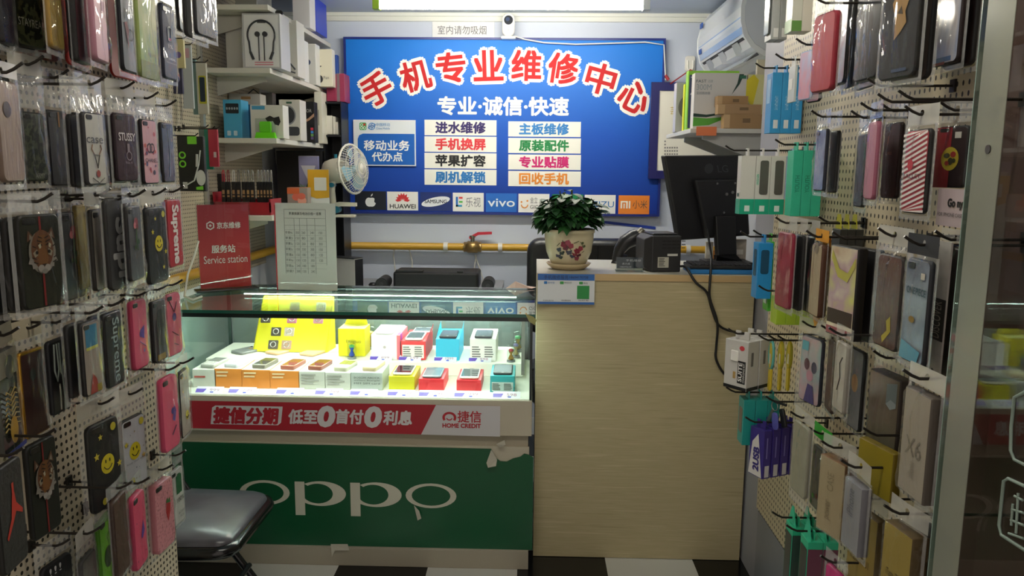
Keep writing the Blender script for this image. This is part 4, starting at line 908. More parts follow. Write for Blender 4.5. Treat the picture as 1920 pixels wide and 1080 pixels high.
for lab, px in (('black cylinder speaker left of the flat black case', 713), ('black cylinder speaker right of the flat black case', 914)):
    x0, x1, z0, z1 = PX(px - 12, 510, px + 12, 545, 3.9); s_ = thing('cylinder_speaker', lab, 'speaker', ((x0 + x1) / 2, 3.93, dz + .001), 0, 'cylinder speakers')
    r = (x1 - x0) / 2
    MB(m('#18181a', .45)).tube([(0, 0, r), (0, .13, r)], r, 20).box(-r * .7, r * .7, .01, .12, 0, r * .4).build('body', s_)
    MB(m('#2a2a2c', .6)).tube([(0, -.004, r), (0, -.0005, r)], r * .8, 20).build('grille', s_)
    MB(m('#3a3a3c', .4)).tube([(0, -.008, r), (0, -.0045, r)], r * .3, 16).build('cone_cap', s_)
x0, x1, z0, z1 = PX(631, 486, 665, 545, 4.0)
wb = thing('white_device_box', 'white box with black printed side standing behind the price list', 'box', ((x0 + x1) / 2 - .02, 4.02, dz + .001), R(-25))
W_ = .16; MB(m('#cfcdc8', .4)).box(-W_ / 2, W_ / 2, 0, .07, 0, z1 - dz).build('box_body', wb); MB(m('#1a1c1e', .4)).box(W_ / 2 + .0003, W_ / 2 + .002, .002, .068, .002, z1 - dz - .002).build('dark_side', wb); MB(m('#2a2c2e')).box(-W_ * .5, W_ * .5, -.002, .07, z1 - dz + .0005, z1 - dz + .005).build('lid', wb)
q = onY(684, 541, 3.8); MB(m('#e8e6e2')).text('Mi', -.02, .02, .05, .08, 0)
MB(m('#18181a', .4)).lathe([(0, 0.001), (.02, .003), (.024, .014), (.014, .024), (0, .026)], 16).build('knob', wb).location = (W_ * .8, .09, 0)
# office chair back
x0, x1, z0, z1 = PX(988, 447, 1205, 540, 3.9)
oc = thing('office_chair', 'black leather office chair behind the potted plant', 'office chair', ((x0 + x1) / 2, 3.9, 0))
W_ = x1 - x0; lea = mnoise(['#151517', '#1d1d20'], 30, .3, bump=.15)
MB(lea).rslab(-W_ / 2, W_ / 2, .62, z1, -.05, .06, .07, .03, 6).build('backrest', oc)
MB(m('#0c0c0e', .4)).tube([(W_ * .1, -.055, .66), (W_ * .1, -.054, z1 - .03)], .004, 6).build('back_seam', oc)
MB(lea).rslab(-W_ * .47, W_ * .47, -.02, .5, -.02, .09, .06, .025, 5, M=Matrix.Translation((0, 0, .47)) @ Matrix.Rotation(R(-90), 4, 'X') @ Matrix.Scale(-1, 4, (0, 0, 1))).build('seat', oc)
for s_ in (-1, 1): MB(m('#101012', .4)).tube([(s_ * W_ * .5, .05, .7), (s_ * W_ * .52, -.25, .68), (s_ * W_ * .5, -.28, .5), (s_ * W_ * .4, -.2, .46)], .02, 10).build('armrest', oc)
MB(m('#202022', .4)).tube([(0, -.24, .12), (0, -.24, .44)], .03, 12).build('gas_lift', oc)
for i in range(5):
    a = i * 1.2566; MB(m('#202022', .4)).tube([(0, -.24, .12), (.28 * math.cos(a), -.24 + .28 * math.sin(a), .07)], [.025, .015], 8).build('base_leg', oc)
    MB(m('#101012', .5)).tube([(.28 * math.cos(a) - .012, -.24 + .28 * math.sin(a), .03), (.28 * math.cos(a) + .012, -.24 + .28 * math.sin(a), .03)], .03, 12).build('caster', oc)
# crumpled tissue at the glass corner
q = onZ(975, 541, ZC)
MB(m('#c2a59a', .6)).add([(-.06, 0, 0), (-.02, -.012, .004), (.05, -.008, .002), (.07, .004, .006), (.03, .012, .01), (-.03, .01, .008), (-.02, .004, .03)], [(0, 1, 6), (1, 2, 6), (2, 3, 4), (2, 4, 6), (4, 5, 6), (5, 0, 6), (0, 5, 4, 3, 2, 1)]).build('crumpled_paper', None, False, (q.x, min(q.y, CY1 - .02), ZC))
tag(bpy.data.objects['crumpled_paper'], 'crumpled pinkish paper scrap on the glass corner near the wood counter', 'paper')

# ---------------------------------------------------------------- folding chair, near left
fc = thing('folding_chair', 'black folding chair with padded vinyl seat before the green panel', 'chair', (-1.10, 2.20, 0))
vin = mnoise(['#3c3a40', '#4c4a50', '#5a585e'], 6, .28, bump=.2)
zs = .385
def S2(x, y, z): return (x, y, z)
n = 8; ring = []
for cx, cy, a0, r in ((.20, .13, 0, .05), (-.22, .15, 90, .05), (-.22, -.15, 180, .05), (.20, -.13, 270, .05)):
    for i in range(n + 1): a = R(a0 + 90 * i / n); ring.append((cx + r * math.cos(a), cy + r * math.sin(a)))
vs = []; k = len(ring)
for sc_, z in ((1.0, -.022), (1.01, -.005), (.985, .010), (.93, .018), (.6, .024), (.2, .026)): vs += [(x * sc_, y * sc_, zs + z) for x, y in ring]
mb = MB(vin); mb.add(vs, [(j * k + i, j * k + (i + 1) % k, (j + 1) * k + (i + 1) % k, (j + 1) * k + i) for j in range(5) for i in range(k)], True); mb.add(vs[-k:], [tuple(range(k))], True); mb.build('seat', fc)
MB(m('#0c0c0e', .18)).tube([(x * 1.005, y * 1.005, zs - .018) for x, y in ring], .02, 8, True).build('seat_rim', fc)
tb_ = m('#111114', .25)
for s_ in (-1, 1):
    MB(tb_).tube([(.24, s_ * .17, .012), (.02, s_ * .17, zs - .06), (-.20, s_ * .165, .68), (-.24, s_ * .16, .86)], .0125, 10).build('front_leg', fc)
    MB(tb_).tube([(-.25, s_ * .145, .012), (.02, s_ * .145, zs - .045), (.14, s_ * .14, zs - .04)], .0125, 10).build('rear_leg', fc)
    for x in (.24, -.25): MB(m('#080809', .6)).lathe([(0, 0), (.017, 0), (.016, .022), (0, .022)], 12, Matrix.Translation((x, s_ * (.17 if x > 0 else .145), 0))).build('foot', fc)
MB(tb_).tube([(.17, -.17, .14), (.17, .17, .14)], .009, 8).build('stretcher', fc); MB(tb_).tube([(-.17, -.145, .12), (-.17, .145, .12)], .009, 8).build('stretcher', fc)
MB(vin).rslab(-.17, .17, .66, .86, -.012, .012, .04, .008, 5, M=Matrix.Translation((-.225, 0, 0)) @ Matrix.Rotation(R(90), 4, 'Z')).build('backrest', fc)
q = onZ(365, 1065, 0)
tag(MB(m('#141a34', .8)).lathe([(0, .0), (.09, .0), (.1, .05), (.085, .13), (.05, .17), (.03, .18), (0, .175)], 14).build('dark_bag', None, False, (-1.1, 2.19, .001)), 'dark blue cloth bag on the floor under the folding chair', 'bag')

pts = [onY(372, 452, 2.96), onY(364, 480, 2.93), onY(352, 515, 2.9), onZ(346, 556, ZC + .004), onZ(362, 562, ZC + .004), onZ(378, 556, ZC + .004)]
tag(MB(m('#c9c5bc', .4)).tube(pts, .0045, 8).build('charging_cable', None, True, pts[0]), 'white cord hanging down to the glass left of the red table sign', 'cord')
# ---------------------------------------------------------------- left shelves and what stands on them
XS = -1.128; shw = m('#d3d0c6', .4)
ys0 = 3.35
def shelf(lab, py, px, y0, y1, th=.022):
    zt_ = onY(px, py, y0).z
    t = thing('wall_shelf', lab, 'shelf', ((XL + XS) / 2, (y0 + y1) / 2, zt_ - th), 0, 'white shelves on the back half of the left wall')
    MB(shw).box(XL + .021, XS, y0, y1, zt_ - th, zt_).build('board', t, True, bevel=.002)
    for yy in (y0 + .12, y1 - .15):
        MB(m('#b9b7b0', .4)).add([(XL + .021, yy, zt_ - th - .002), (XS - .06, yy, zt_ - th - .002), (XS - .06, yy, zt_ - th - .02), (XL + .021, yy, zt_ - th - .085), (XL + .021, yy + .006, zt_ - th - .002), (XS - .06, yy + .006, zt_ - th - .002), (XS - .06, yy + .006, zt_ - th - .02), (XL + .021, yy + .006, zt_ - th - .085)],
            [(0, 1, 2, 3), (7, 6, 5, 4), (0, 4, 5, 1), (1, 5, 6, 2), (2, 6, 7, 3), (3, 7, 4, 0)]).build('bracket', t, True)
    return zt_ + .0008
za = shelf('top white shelf on the left wall, near the ceiling', 8, 465, 3.35, 4.37)
zb = shelf('white shelf carrying the neckband earphone box', 127, 450, 3.35, 4.37)
zc_ = shelf('white shelf carrying the light blue box and green holder', 259, 480, 3.40, 4.37)
zd = shelf('lowest white shelf, under the red display of black packs', 405, 500, 3.30, 4.37)
XB = XL + .022
def ear_art(t, W_, H_, D):
    MB(m('#e6e6e6', .3)).poly([(-W_ * .45, H_ * .03), (W_ * .45, H_ * .03), (W_ * .45, H_ * .97), (-W_ * .45, H_ * .97)], -.0008).build('printed_panel', t)
    k = MB(m('#2c2e34', .4)); P = []
    for i in range(25):
        a = R(-25 + 230 * i / 24); P.append((.36 * W_ * math.cos(a), -.004, H_ * .60 + .27 * H_ * math.sin(a)))
    P = [(.30 * W_, -.004, H_ * .30)] + P + [(-.30 * W_, -.004, H_ * .30)]
    k.tube(P, .004, 6); k.tube([(.30 * W_, -.004, H_ * .30), (.22 * W_, -.004, H_ * .16)], .006, 6); k.tube([(-.30 * W_, -.004, H_ * .30), (-.22 * W_, -.004, H_ * .16)], .006, 6)
    for s_ in (-1, 1):
        k.tube([(s_ * .07 * W_, -.004, H_ * .6), (s_ * .07 * W_, -.004, H_ * .14)], .0025, 6); k.ell(s_ * .10 * W_, H_ * .62, .011, .011, -.008, -.002)
    k.build('earphone_picture', t)
    MB(m('#5a5a5c')).poly([(-.1 * W_, H_ * .82), (.12 * W_, H_ * .82), (.12 * W_, H_ * .87), (-.1 * W_, H_ * .87)], -.0014).build('dark_label', t)
    k = MB(); txt_lines(k, -.2 * W_, .3 * W_, H_ * .05, H_ * .13, -.0014, 2, m('#d88a98'), 2); k.build('pink_print', t)
    MB(m('#1c1c20', .4)).rslab(-.18 * W_, .12 * W_, H_ + .001, H_ + .028, .04, .052, .01).rslab(.3 * W_, .5 * W_, H_ + .001, H_ + .02, .04, .05, .01).build('hang_loop', t)
carton('earphone_box', 'tall white box picturing a black neckband earphone on the white shelf', 'box', 455, 526, 25, 126, 3.38, zb, .13, '#bdbdc0', None, None, ear_art)
carton('earphone_box', 'plain white box side by side and left of the neckband earphone box', 'box', 423, 453, 22, 122, 3.50, zb, .14, '#cfcdc6', None)
def cab_art(t, W_, H_, D):
    k = MB(m('#44464c')); k.tube([(-.3 * W_, -.001, .35 * H_), (.1 * W_, -.001, .28 * H_), (.4 * W_, -.001, .12 * H_)], .004, 6); k.tube([(-.4 * W_, -.001, .14 * H_), (.1 * W_, -.001, .10 * H_), (.4 * W_, -.001, .06 * H_)], .003, 6); k.build('cable_picture', t)
carton('cable_box', 'white box printed with dark cables, right behind the neckband earphone box', 'box', 512, 557, 38, 130, 3.66, zb, .12, '#d6d3cb', None, None, cab_art)
def dot_art(h, u, v, r):
    def f(t, W_, H_, D): MB(m(h, .3)).ell(u * W_, v * H_, r, r, -.0008).build('printed_disc', t)
    return f
carton('earbud_box', 'slim glossy white box on the shelf, third from the neckband box', 'box', 551, 570, 75, 140, 3.86, zb, .08, '#d9d8d4', None, None, dot_art('#3a2a5a', .3, .5, .008))
carton('earbud_box', 'white box with a navy round picture near the shelf end', 'box', 571, 592, 82, 146, 4.02, zb, .08, '#d4d3d0', None, None, dot_art('#3c4a6c', -.2, .55, .014))
def fan_art(t, W_, H_, D):
    MB().text('Fan', .0, W_ * .3, H_ * .2, H_ * .28, -.0008, m('#5a5a5a')).build('lettering', t)
    k = MB(m('#2a2c30')); k.ell(-.28 * W_, .2 * H_, .022, .022, -.0008); k.tube([(-.25 * W_, -.001, .42 * H_), (-.33 * W_, -.001, .5 * H_), (-.28 * W_, -.001, .6 * H_)], .005, 6); k.tube([(-.32 * W_, -.001, .5 * H_), (-.12 * W_, -.001, .55 * H_)], .003, 6); k.build('printed_picture', t)
carton('fan_box', 'cream box with small fan print at the far end of the shelf', 'box', 590, 623, 92, 164, 4.10, zb, .06, '#d6d0bd', None, None, fan_art)
# top shelf
carton('clear_box', 'white box with clear wrap on the top shelf', 'box', 548, 580, -20, 16, 3.9, za, .1, '#cfcdd0', None)
carton('blue_book', 'royal blue upright folder at the end of the top shelf', 'folder', 581, 592, -30, 30, 4.0, za, .2, '#2038b0', None)
carton('grey_box', 'grey carton on the top shelf near the wall', 'box', 440, 480, -40, 2, 3.45, za, .2, '#8a8880', None)
# lower shelf
def blue_art(t, W_, H_, D):
    MB(m('#16202a', .3)).rslab(-.36 * W_, .36 * W_, .64 * H_, .90 * H_, -.001, 0, .004).build('device_picture', t)
    k = MB(m('#9aa4ac')); 
    for i in range(5): k.ell((-.28 + i * .14) * W_, .77 * H_, W_ * .05, W_ * .07, -.0016)
    k.build('device_detail', t)
    for u in (-.22, .14): MB(m('#c4dcea')).rslab((u - .1) * W_, (u + .1) * W_, .06 * H_, .19 * H_, -.001, 0, .003).build('icon', t)
carton('accessory_box', 'light blue box with black device picture on the white shelf', 'box', 419, 453, 187, 258, 3.43, zc_, .09, '#46a2cc', None, None, blue_art)
carton('accessory_box', 'dark blue sided slim box right of the light blue box', 'box', 456, 470, 196, 256, 3.52, zc_, .1, '#2c5c80', None)
def hold_art(t, W_, H_, D):
    MB(m('#4a9cc8', .4)).poly([(-.45 * W_, .86 * H_), (-.05 * W_, .86 * H_), (-.05 * W_, .97 * H_), (-.45 * W_, .97 * H_)], -.0008).poly([(.2 * W_, .0 + .01), (.5 * W_, .01), (.5 * W_, .07 * H_), (.2 * W_, .07 * H_)], -.0008).build('blue_print', t)
    k = MB(m('#1c1c1e', .4)); k.poly([(-.05 * W_, .6 * H_), (.1 * W_, .68 * H_), (.22 * W_, .62 * H_), (.38 * W_, .66 * H_), (.42 * W_, .5 * H_), (.36 * W_, .38 * H_), (.24 * W_, .42 * H_), (.18 * W_, .52 * H_), (.02 * W_, .5 * H_)], -.001); k.build('holder_picture', t)
carton('holder_box', 'white box picturing a black phone holder behind the green toy', 'box', 470, 531, 197, 258, 3.44, zc_, .08, '#d8d5cd', None, None, hold_art)
x0, x1, z0, z1 = PX(477, 222, 516, 260, 3.415)
gt = thing('green_holder', 'bright lime green holder in clear pack before the white holder box', 'holder', ((x0 + x1) / 2, 3.425, zc_)); W_ = x1 - x0; H_ = z1 - zc_
gm = m('#6ce016', .35)
MB(gm).add([(-W_ * .5, -.012, 0), (W_ * .5, -.012, 0), (W_ * .44, -.006, H_ * .3), (-W_ * .44, -.006, H_ * .3), (-W_ * .5, .012, 0), (W_ * .5, .012, 0), (W_ * .44, .006, H_ * .3), (-W_ * .44, .006, H_ * .3)], [(0, 1, 2, 3), (7, 6, 5, 4), (2, 6, 7, 3), (1, 5, 6, 2), (0, 3, 7, 4)]).build('foot', gt)
MB(gm).rslab(-W_ * .28, W_ * .28, H_ * .3, H_ * .85, -.006, .006, .008, .002).build('cradle', gt)
MB(mglass('#f4f8f6', 1.0)).box(-W_ * .46, W_ * .46, -.010, .009, H_ * .31, H_ * 1.0).build('clear_shell', gt)
def spk_art(t, W_, H_, D):
    MB(m('#8a8c8e', .3)).ell(-.1 * W_, .62 * H_, W_ * .40, H_ * .24, -.0008, None, 28).build('ring_picture', t)
    MB(m('#33353a', .4)).ell(-.1 * W_, .62 * H_, W_ * .34, H_ * .205, -.0014, None, 28).build('grille_picture', t)
    MB(m('#3a3c40', .4)).rslab(-.35 * W_, .45 * W_, .12 * H_, .34 * H_, -.0012, 0, .012).build('remote_picture', t)
    MB(m('#3a5c48')).rslab(-.15 * W_, .12 * W_, .90 * H_, .95 * H_, -.0008, 0, .002).build('logo_label', t)
carton('speaker_box', 'white box picturing a round dark speaker on the lower shelf', 'box', 524, 563, 187, 263, 3.70, zc_, .1, '#cfcbc2', None, None, spk_art)
def post_art(t, W_, H_, D):
    MB().text('ATOR', -.38 * W_, .32 * W_, .74 * H_, .82 * H_, -.0008, m('#c8c4be')).build('lettering', t)
    MB(m('#b48c70', .5)).poly([(-.3 * W_, .52 * H_), (.1 * W_, .6 * H_), (.48 * W_, .72 * H_), (.48 * W_, .64 * H_), (.12 * W_, .54 * H_), (-.25 * W_, .47 * H_)], -.0008).build('hand_picture', t)
    for i, h in enumerate(('#c8384a', '#3a80c8', '#6a9c58', '#5a4a78')): MB(m(h)).poly([(.22 * W_, (.30 - i * .075) * H_), (.4 * W_, (.30 - i * .075) * H_), (.4 * W_, (.365 - i * .075) * H_), (.22 * W_, (.365 - i * .075) * H_)], -.0008).build('colour_icon', t)
carton('headset_box', 'black printed box with coloured icon column on the lower shelf', 'box', 562, 590, 191, 267, 3.95, zc_, .06, '#1c1c1e', None, None, post_art)
carton('tall_white_box', 'tall plain cream box beside the black printed box', 'box', 590, 604, 172, 270, 4.08, zc_, .1, '#d8d4c6', None, None, lambda t, W_, H_, D: MB(m('#8a8880')).box(-.02 * W_, .08 * W_, -.001, -.0002, .35 * H_, .65 * H_).build('spine_print', t))
carton('white_carton', 'long white carton behind the light blue box', 'box', 430, 489, 176, 256, 3.62, zc_, .08, '#cbc8c0', None, None, lambda t, W_, H_, D: (MB(m('#b08a5c')).box(-.1 * W_, .2 * W_, -.001, -.0002, .88 * H_, .94 * H_).build('gold_label', t), MB(m('#1a1a1c')).tube([(.0, .04, H_), (.03, .04, H_ + .025), (.06, .04, H_)], .003, 6).build('hang_loop', t)))
carton('dark_pack', 'small dark pack peeping over the phone holder box', 'box', 490, 512, 174, 256, 3.72, zc_, .05, '#4a4846', None)
carton('beige_carton', 'large beige carton at the back of the lower shelf', 'box', 500, 592, 166, 266, 4.22, zc_, .1, '#bfb9aa', None)
# lowest shelf: red display of black packs
rd = thing('red_display', 'red counter display rack for black hanging packs on the lowest shelf', 'display rack', (-1.27, 3.38, zd))
xa, xb = onY(383, 380, 3.40).x, onY(515, 380, 3.40).x
rm_ = m('#a01c2a', .35); hz = onY(450, 355, 3.40).z - zd
XA = max(xa, XB + .005) + 1.27; XBb = xb + 1.27 - .002
MB(rm_).box(XA, XBb, -.03, .12, 0, .012).box(XA, XBb, -.03, -.024, .012, .055).box(XA, XA + .006, -.03, .12, .012, hz * .9).box(XBb - .006, XBb, -.03, .12, .012, .07).box(XA, XBb, .114, .12, .012, hz * .6).build('tray', rd)
random.seed(4)
k_c = [('#c43844', 421), ('#8a3a40', 430), ('#dcdad6', 440), ('#8a8884', 449), ('#a8a6a2', 459), ('#a8a6a2', 467), ('#a8a6a2', 475), ('#a8a6a2', 486), ('#b0aeaa', 492), ('#b0aeaa', 498), ('#b0aeaa', 504), ('#b0aeaa', 510)]
pk0 = None
for i, (h, px) in enumerate(k_c):
    X = onY(px, 350, 3.40).x; zt0 = onY(px, 319, 3.40).z - (zd + .013); w_ = .0135 if px > 480 else .018
    lab = ('black pack with a red cap, first in the red display', 'black pack with a dull red cap, second in the red display', 'black pack with a white cap in the red display')[i] if i < 3 else 'black pack with bright metal clip cap in the red display'
    t = thing('cable_pack', lab, 'pack', (X, 3.37 + .015, zd + .013), 0, 'black packs in the red display')
    MB(m('#17171a', .35)).rslab(-w_ / 2, w_ / 2, 0, zt0 * .72, 0, .012, .002, .001).build('sleeve', t)
    MB(m(h, .25, .6 if i > 2 else 0)).tube([(-w_ * .22, .006, zt0 * .72), (-w_ * .22, .006, zt0 * .94), (-w_ * .05, .006, zt0), (w_ * .18, .006, zt0), (w_ * .25, .006, zt0 * .9), (w_ * .25, .006, zt0 * .72)], .0025, 6).build('metal_clip', t)
    MB(m('#b08a60', .4)).poly([(-w_ * .3, zt0 * .42), (w_ * .3, zt0 * .42), (w_ * .3, zt0 * .52), (-w_ * .3, zt0 * .52)], -.0006).poly([(-w_ * .3, zt0 * .35), (w_ * .3, zt0 * .35), (w_ * .3, zt0 * .39), (-w_ * .3, zt0 * .39)], -.0006).build('gold_print', t)
    MB(m('#c8c6c0', .4)).poly([(-w_ * .3, zt0 * .08), (w_ * .35, zt0 * .08), (w_ * .35, zt0 * .12), (-w_ * .3, zt0 * .12)], -.0006).build('white_print', t)
carton('dark_carton', 'black carton at the left end of the red display', 'box', 398, 416, 326, 400, 3.46, zd + .013, .05, '#202022', None)
# odds and ends further back on the lowest shelf
carton('rose_box', 'small pink rose print box with orange top behind the price list', 'box', 539, 577, 352, 400, 3.78, zd, .06, '#9a8c86', '#d06a3c', None, lambda t, W_, H_, D: (MB(m('#e0705c')).ell(-.05 * W_, .58 * H_, .022, .018, -.0008).ell(.2 * W_, .62 * H_, .02, .016, -.0012).build('rose_picture', t), MB(m('#e6a08c')).ell(.22 * W_, .42 * H_, .022, .02, -.001).build('rose_picture', t), MB(m('#d8683a')).box(-.5 * W_, .1 * W_, -.001, -.0002, .72 * H_, .98 * H_).build('orange_label', t)))
q = onY(572, 372, 3.90)
ag = thing('succulent', 'small dark green spiky succulent behind the rose print box', 'plant', (min(q.x, XS - .03), 3.92, zd))
MB(m('#2a2620', .6)).lathe([(0, 0), (.035, 0), (.045, .06), (.038, .06), (0, .055)], 16).build('pot', ag)
random.seed(8); fm_ = MB(m('#2f4a22', .5))
for i in range(16):
    a = random.uniform(0, 6.28); leaf(fm_, Vector((0, 0, .055)), Vector((math.cos(a) * .6, math.sin(a) * .6, 1.1)), random.uniform(.07, .1), .016, .1)
fm_.build('foliage', ag)
carton('black_block', 'tall black block under the white shelves by the back wall', 'cabinet', 520, 604, 283, 420, 4.12, zd, .18, '#121216', None)  # plain black box filling the dark area below the shelves
carton('photo_box', 'pale violet box with bright top standing in front of the black block', 'box', 561, 597, 293, 400, 4.0, zd, .03, '#8886a8', '#e8e8e4', None, lambda t, W_, H_, D: MB(m('#c6c4cc')).poly([(-.38 * W_, .82 * H_), (.38 * W_, .82 * H_), (.2 * W_, .62 * H_), (.02 * W_, .5 * H_), (-.2 * W_, .66 * H_)], -.0008).build('antler_picture', t))
x0, x1, z0, z1 = PX(578, 318, 617, 400, 3.86)
yc = thing('payment_stand', 'yellow and white tilted payment stand card beside the fan', 'card', ((x0 + x1) / 2 - .0, 3.86, dz + .001), R(4)); W_ = x1 - x0; H_ = z1 - dz
MB(m('#cfd0cc', .4)).box(-W_ / 2, W_ / 2, 0, .004, 0, H_).build('card', yc)
MB(m('#d2a024', .4)).poly([(-W_ / 2, H_ - .13), (-W_ * .1, H_ - .145), (W_ / 2, H_ - .14), (W_ / 2, H_ - .001), (-W_ / 2, H_ - .001)], -.0008).build('yellow_field', yc)
MB(m('#d8d6ce', .4)).rslab(-W_ * .2, W_ * .38, H_ - .105, H_ - .04, -.0016, -.0009, .003).build('white_square', yc)
# black side rack, boxes in it
xr0, xr1 = XS + .006, onY(646, 300, 4.2).x
rk = thing('black_rack', 'narrow black rack beside the white shelves, against the back wall', 'rack', ((xr0 + xr1) / 2, 4.26, dz + .001)); zt0 = onY(630, 190, 4.15).z; zm = onY(620, 252, 4.15).z
for a in ((xr0, xr0 + .004, dz + .001, zt0), (xr1 - .004, xr1, dz + .001, zt0)): MB(m('#0f1016', .4)).box(a[0], a[1], 4.15, 4.31, a[2], a[3]).build('side_panel', rk, True)
for z in (dz + .002, zm - .012, zt0 - .012): MB(m('#14151c', .4)).box(xr0 + .0045, xr1 - .0045, 4.15, 4.31, z, z + .01).build('shelf', rk, True)
MB(m('#0a0b10', .5)).box(xr0 + .0045, xr1 - .0045, 4.30, 4.31, dz + .013, zt0 - .013).build('back_panel', rk, True)
for i, (x0, x1, y0, y1) in enumerate(((606, 612, 222, 250), (612.5, 623, 217, 251), (624, 629, 219, 252), (629.5, 634, 229, 252))):
    carton('white_small_box', ('narrow white box nearest the shelf end in the black rack', 'widest small white box in the black rack', 'slim white box third in the black rack', 'shortest slim white box in the black rack')[i], 'box', x0, x1, y0, y1, 4.17, zm, .1, '#d2cfc6', None, 'white boxes in the black rack')
carton('magenta_box', 'magenta box standing on top of the black rack', 'box', 612, 630, 139, 190, 4.17, zt0 + .001, .12, '#8a2446', None)
carton('magenta_box', 'magenta and grey striped box at the rack end next to the sign', 'box', 631, 646, 138, 190, 4.19, zt0 + .001, .12, '#8e2c4e', None, None, lambda t, W_, H_, D: MB(m('#7a6a70')).poly([(-.5 * W_, 0), (-.1 * W_, 0), (-.1 * W_, H_), (-.5 * W_, H_)], -.0008).build('grey_stripe', t))
carton('blue_carton', 'medium blue box behind the magenta boxes on the rack', 'box', 619, 633, 103, 190, 4.32, zt0 + .001, .04, '#2c50a0', None)
# clip fan on a post
Yf = 3.945; p = onY(625, 392, Yf)
po = tag(MB(m('#4a4c50', .4, .5)).tube([(p.x, Yf, dz + .001), (p.x, Yf, p.z + .002)], .009, 10).lathe([(0, 0), (.05, 0), (.05, .008), (0, .008)], 20, Matrix.Translation((p.x, Yf, dz + .001))).build('post', None, True, (p.x, Yf, dz + .001)), 'short metal post holding the clip fan behind the price list', 'post')
fn = thing('clip_fan', 'cream clip-on fan with round wire guard, turned toward the sign', 'fan', (p.x, Yf, p.z + .003))
fw = m('#cfc9b8', .35); teal = m('#1f6f86', .35)
MB(fw).rslab(-.02, .115, -.045, -.03, -.02, .02, .006, .003).build('clip_jaw', fn); MB(fw).add([(.0, -.018, .0), (.04, -.018, .012), (.12, -.018, .012), (.12, -.018, .03), (.03, -.018, .034), (-.02, -.018, .02), (.0, .018, .0), (.04, .018, .012), (.12, .018, .012), (.12, .018, .03), (.03, .018, .034), (-.02, .018, .02)], [(0, 1, 2, 3, 4, 5), (11, 10, 9, 8, 7, 6)] + [(i, i + 6, (i + 1) % 6 + 6, (i + 1) % 6) for i in range(6)]).build('clip_jaw', fn)
MB(teal).tube([(.02, -.026, -.005), (.02, .026, -.005)], .018, 16).build('clip_hinge', fn)
MB(fw).tube([(.0, 0, .02), (-.004, 0, .09), (.0, 0, .14)], [.017, .015, .016], 12).build('neck', fn)
MB(teal).tube([(.0, -.03, .12), (.0, .03, .12)], .012, 14).build('tilt_knob', fn)
cc = onY(661, 317, Yf); c0 = Vector((cc.x - p.x, 0, cc.z - (p.z + .003)))
ax = Vector((.93, -.32, .10)).normalized(); qf = Vector((0, 0, 1)).rotation_difference(ax).to_matrix().to_4x4(); Mf = Matrix.Translation(c0) @ qf
MB(fw).lathe([(0, -.165), (.035, -.165), (.056, -.148), (.064, -.11), (.064, -.06), (.05, -.042), (0, -.042)], 24, Mf).build('motor_housing', fn)
MB(teal).tube([Mf @ Vector((0, 0, -.1)) + Vector((0, 0, .05)), Mf @ Vector((0, 0, -.1)) + Vector((0, 0, .085))], [.006, .009], 8).build('swing_knob', fn)
rc = .125; cg = MB(m('#d6d2c6', .35))
cg.tube([Mf @ Vector((rc * math.cos(i * .2618), rc * math.sin(i * .2618), 0)) for i in range(24)], .006, 6, True)
for rr_, zz_ in ((.105, .028), (.08, .042), (.05, .052), (.03, .055)): cg.tube([Mf @ Vector((rr_ * math.cos(i * .2618), rr_ * math.sin(i * .2618), zz_)) for i in range(24)], .0015, 5, True)
for i in range(48):
    a = i * .1309; o = Vector((math.cos(a), math.sin(a), 0))
    cg.tube([Mf @ (o * r + Vector((0, 0, z))) for r, z in ((.024, .056), (.05, .052), (.08, .042), (.105, .028), (.124, .002))], .0013, 4)
    if i % 2: cg.tube([Mf @ (o * r + Vector((0, 0, z))) for r, z in ((.05, -.04), (.08, -.034), (.11, -.02), (.124, -.002))], .0013, 4)
cg.build('guard', fn)
MB(m('#d6d2c6', .35)).lathe([(0, .060), (.022, .058), (.024, .054), (0, .052)], 20, Mf).build('guard_badge', fn)
bl_ = MB(m('#8fb4c4', .2))
for i in range(4):
    a = i * 1.5708
    vs = []
    for r, w0, w1 in ((.015, -.3, .3), (.05, -.5, .42), (.085, -.52, .4), (.108, -.35, .3)):
        for t in (w0, 0, w1): vs.append(Mf @ Vector((r * math.cos(a + t), r * math.sin(a + t), .012 + .022 * t)))
    bl_.add(vs, [(j * 3 + k, j * 3 + k + 1, j * 3 + k + 4, j * 3 + k + 3) for j in range(3) for k in range(2)], True)
bl_.lathe([(0, .03), (.018, .028), (.02, -.01), (0, -.01)], 16, Mf); bl_.build('blades', fn)
# ---------------------------------------------------------------- air conditioner on the right wall
ay0, ay1 = 3.38, 4.25
acw = m('#d6dade', .3)
ac = thing('air_conditioner', 'white wall-mounted air conditioner with open louvre high on the right wall', 'air conditioner', (1.0, (ay0 + ay1) / 2, 1.9))
def XZ(px, py, Y): p = onY(px, py, Y); return (p.x, p.z)
prof = [(XR - .002, 2.27), (.92, 2.27), (.88, 2.22), (.864, 2.14), (.866, 2.08), (.882, 2.02), (.915, 1.975), (.97, 1.94), (1.04, 1.925), (XR - .002, 1.94)]
def extr(prof, y0, y1, mat, name, par, bevel=0):
    n = len(prof); mb = MB(mat); mb.add([(x, y0, z) for x, z in prof] + [(x, y1, z) for x, z in prof], [tuple(range(n)), tuple(range(2 * n - 1, n - 1, -1))] + [(i, (i + 1) % n, (i + 1) % n + n, i + n) for i in range(n)])
    return mb.build(name, par, True, bevel=bevel)
extr(prof, ay0, ay1, acw, 'body', ac, .004)
inner = [(x + .012 if x < 1.1 else x, z - .01 if z > 2.2 else z + .012) for x, z in prof]
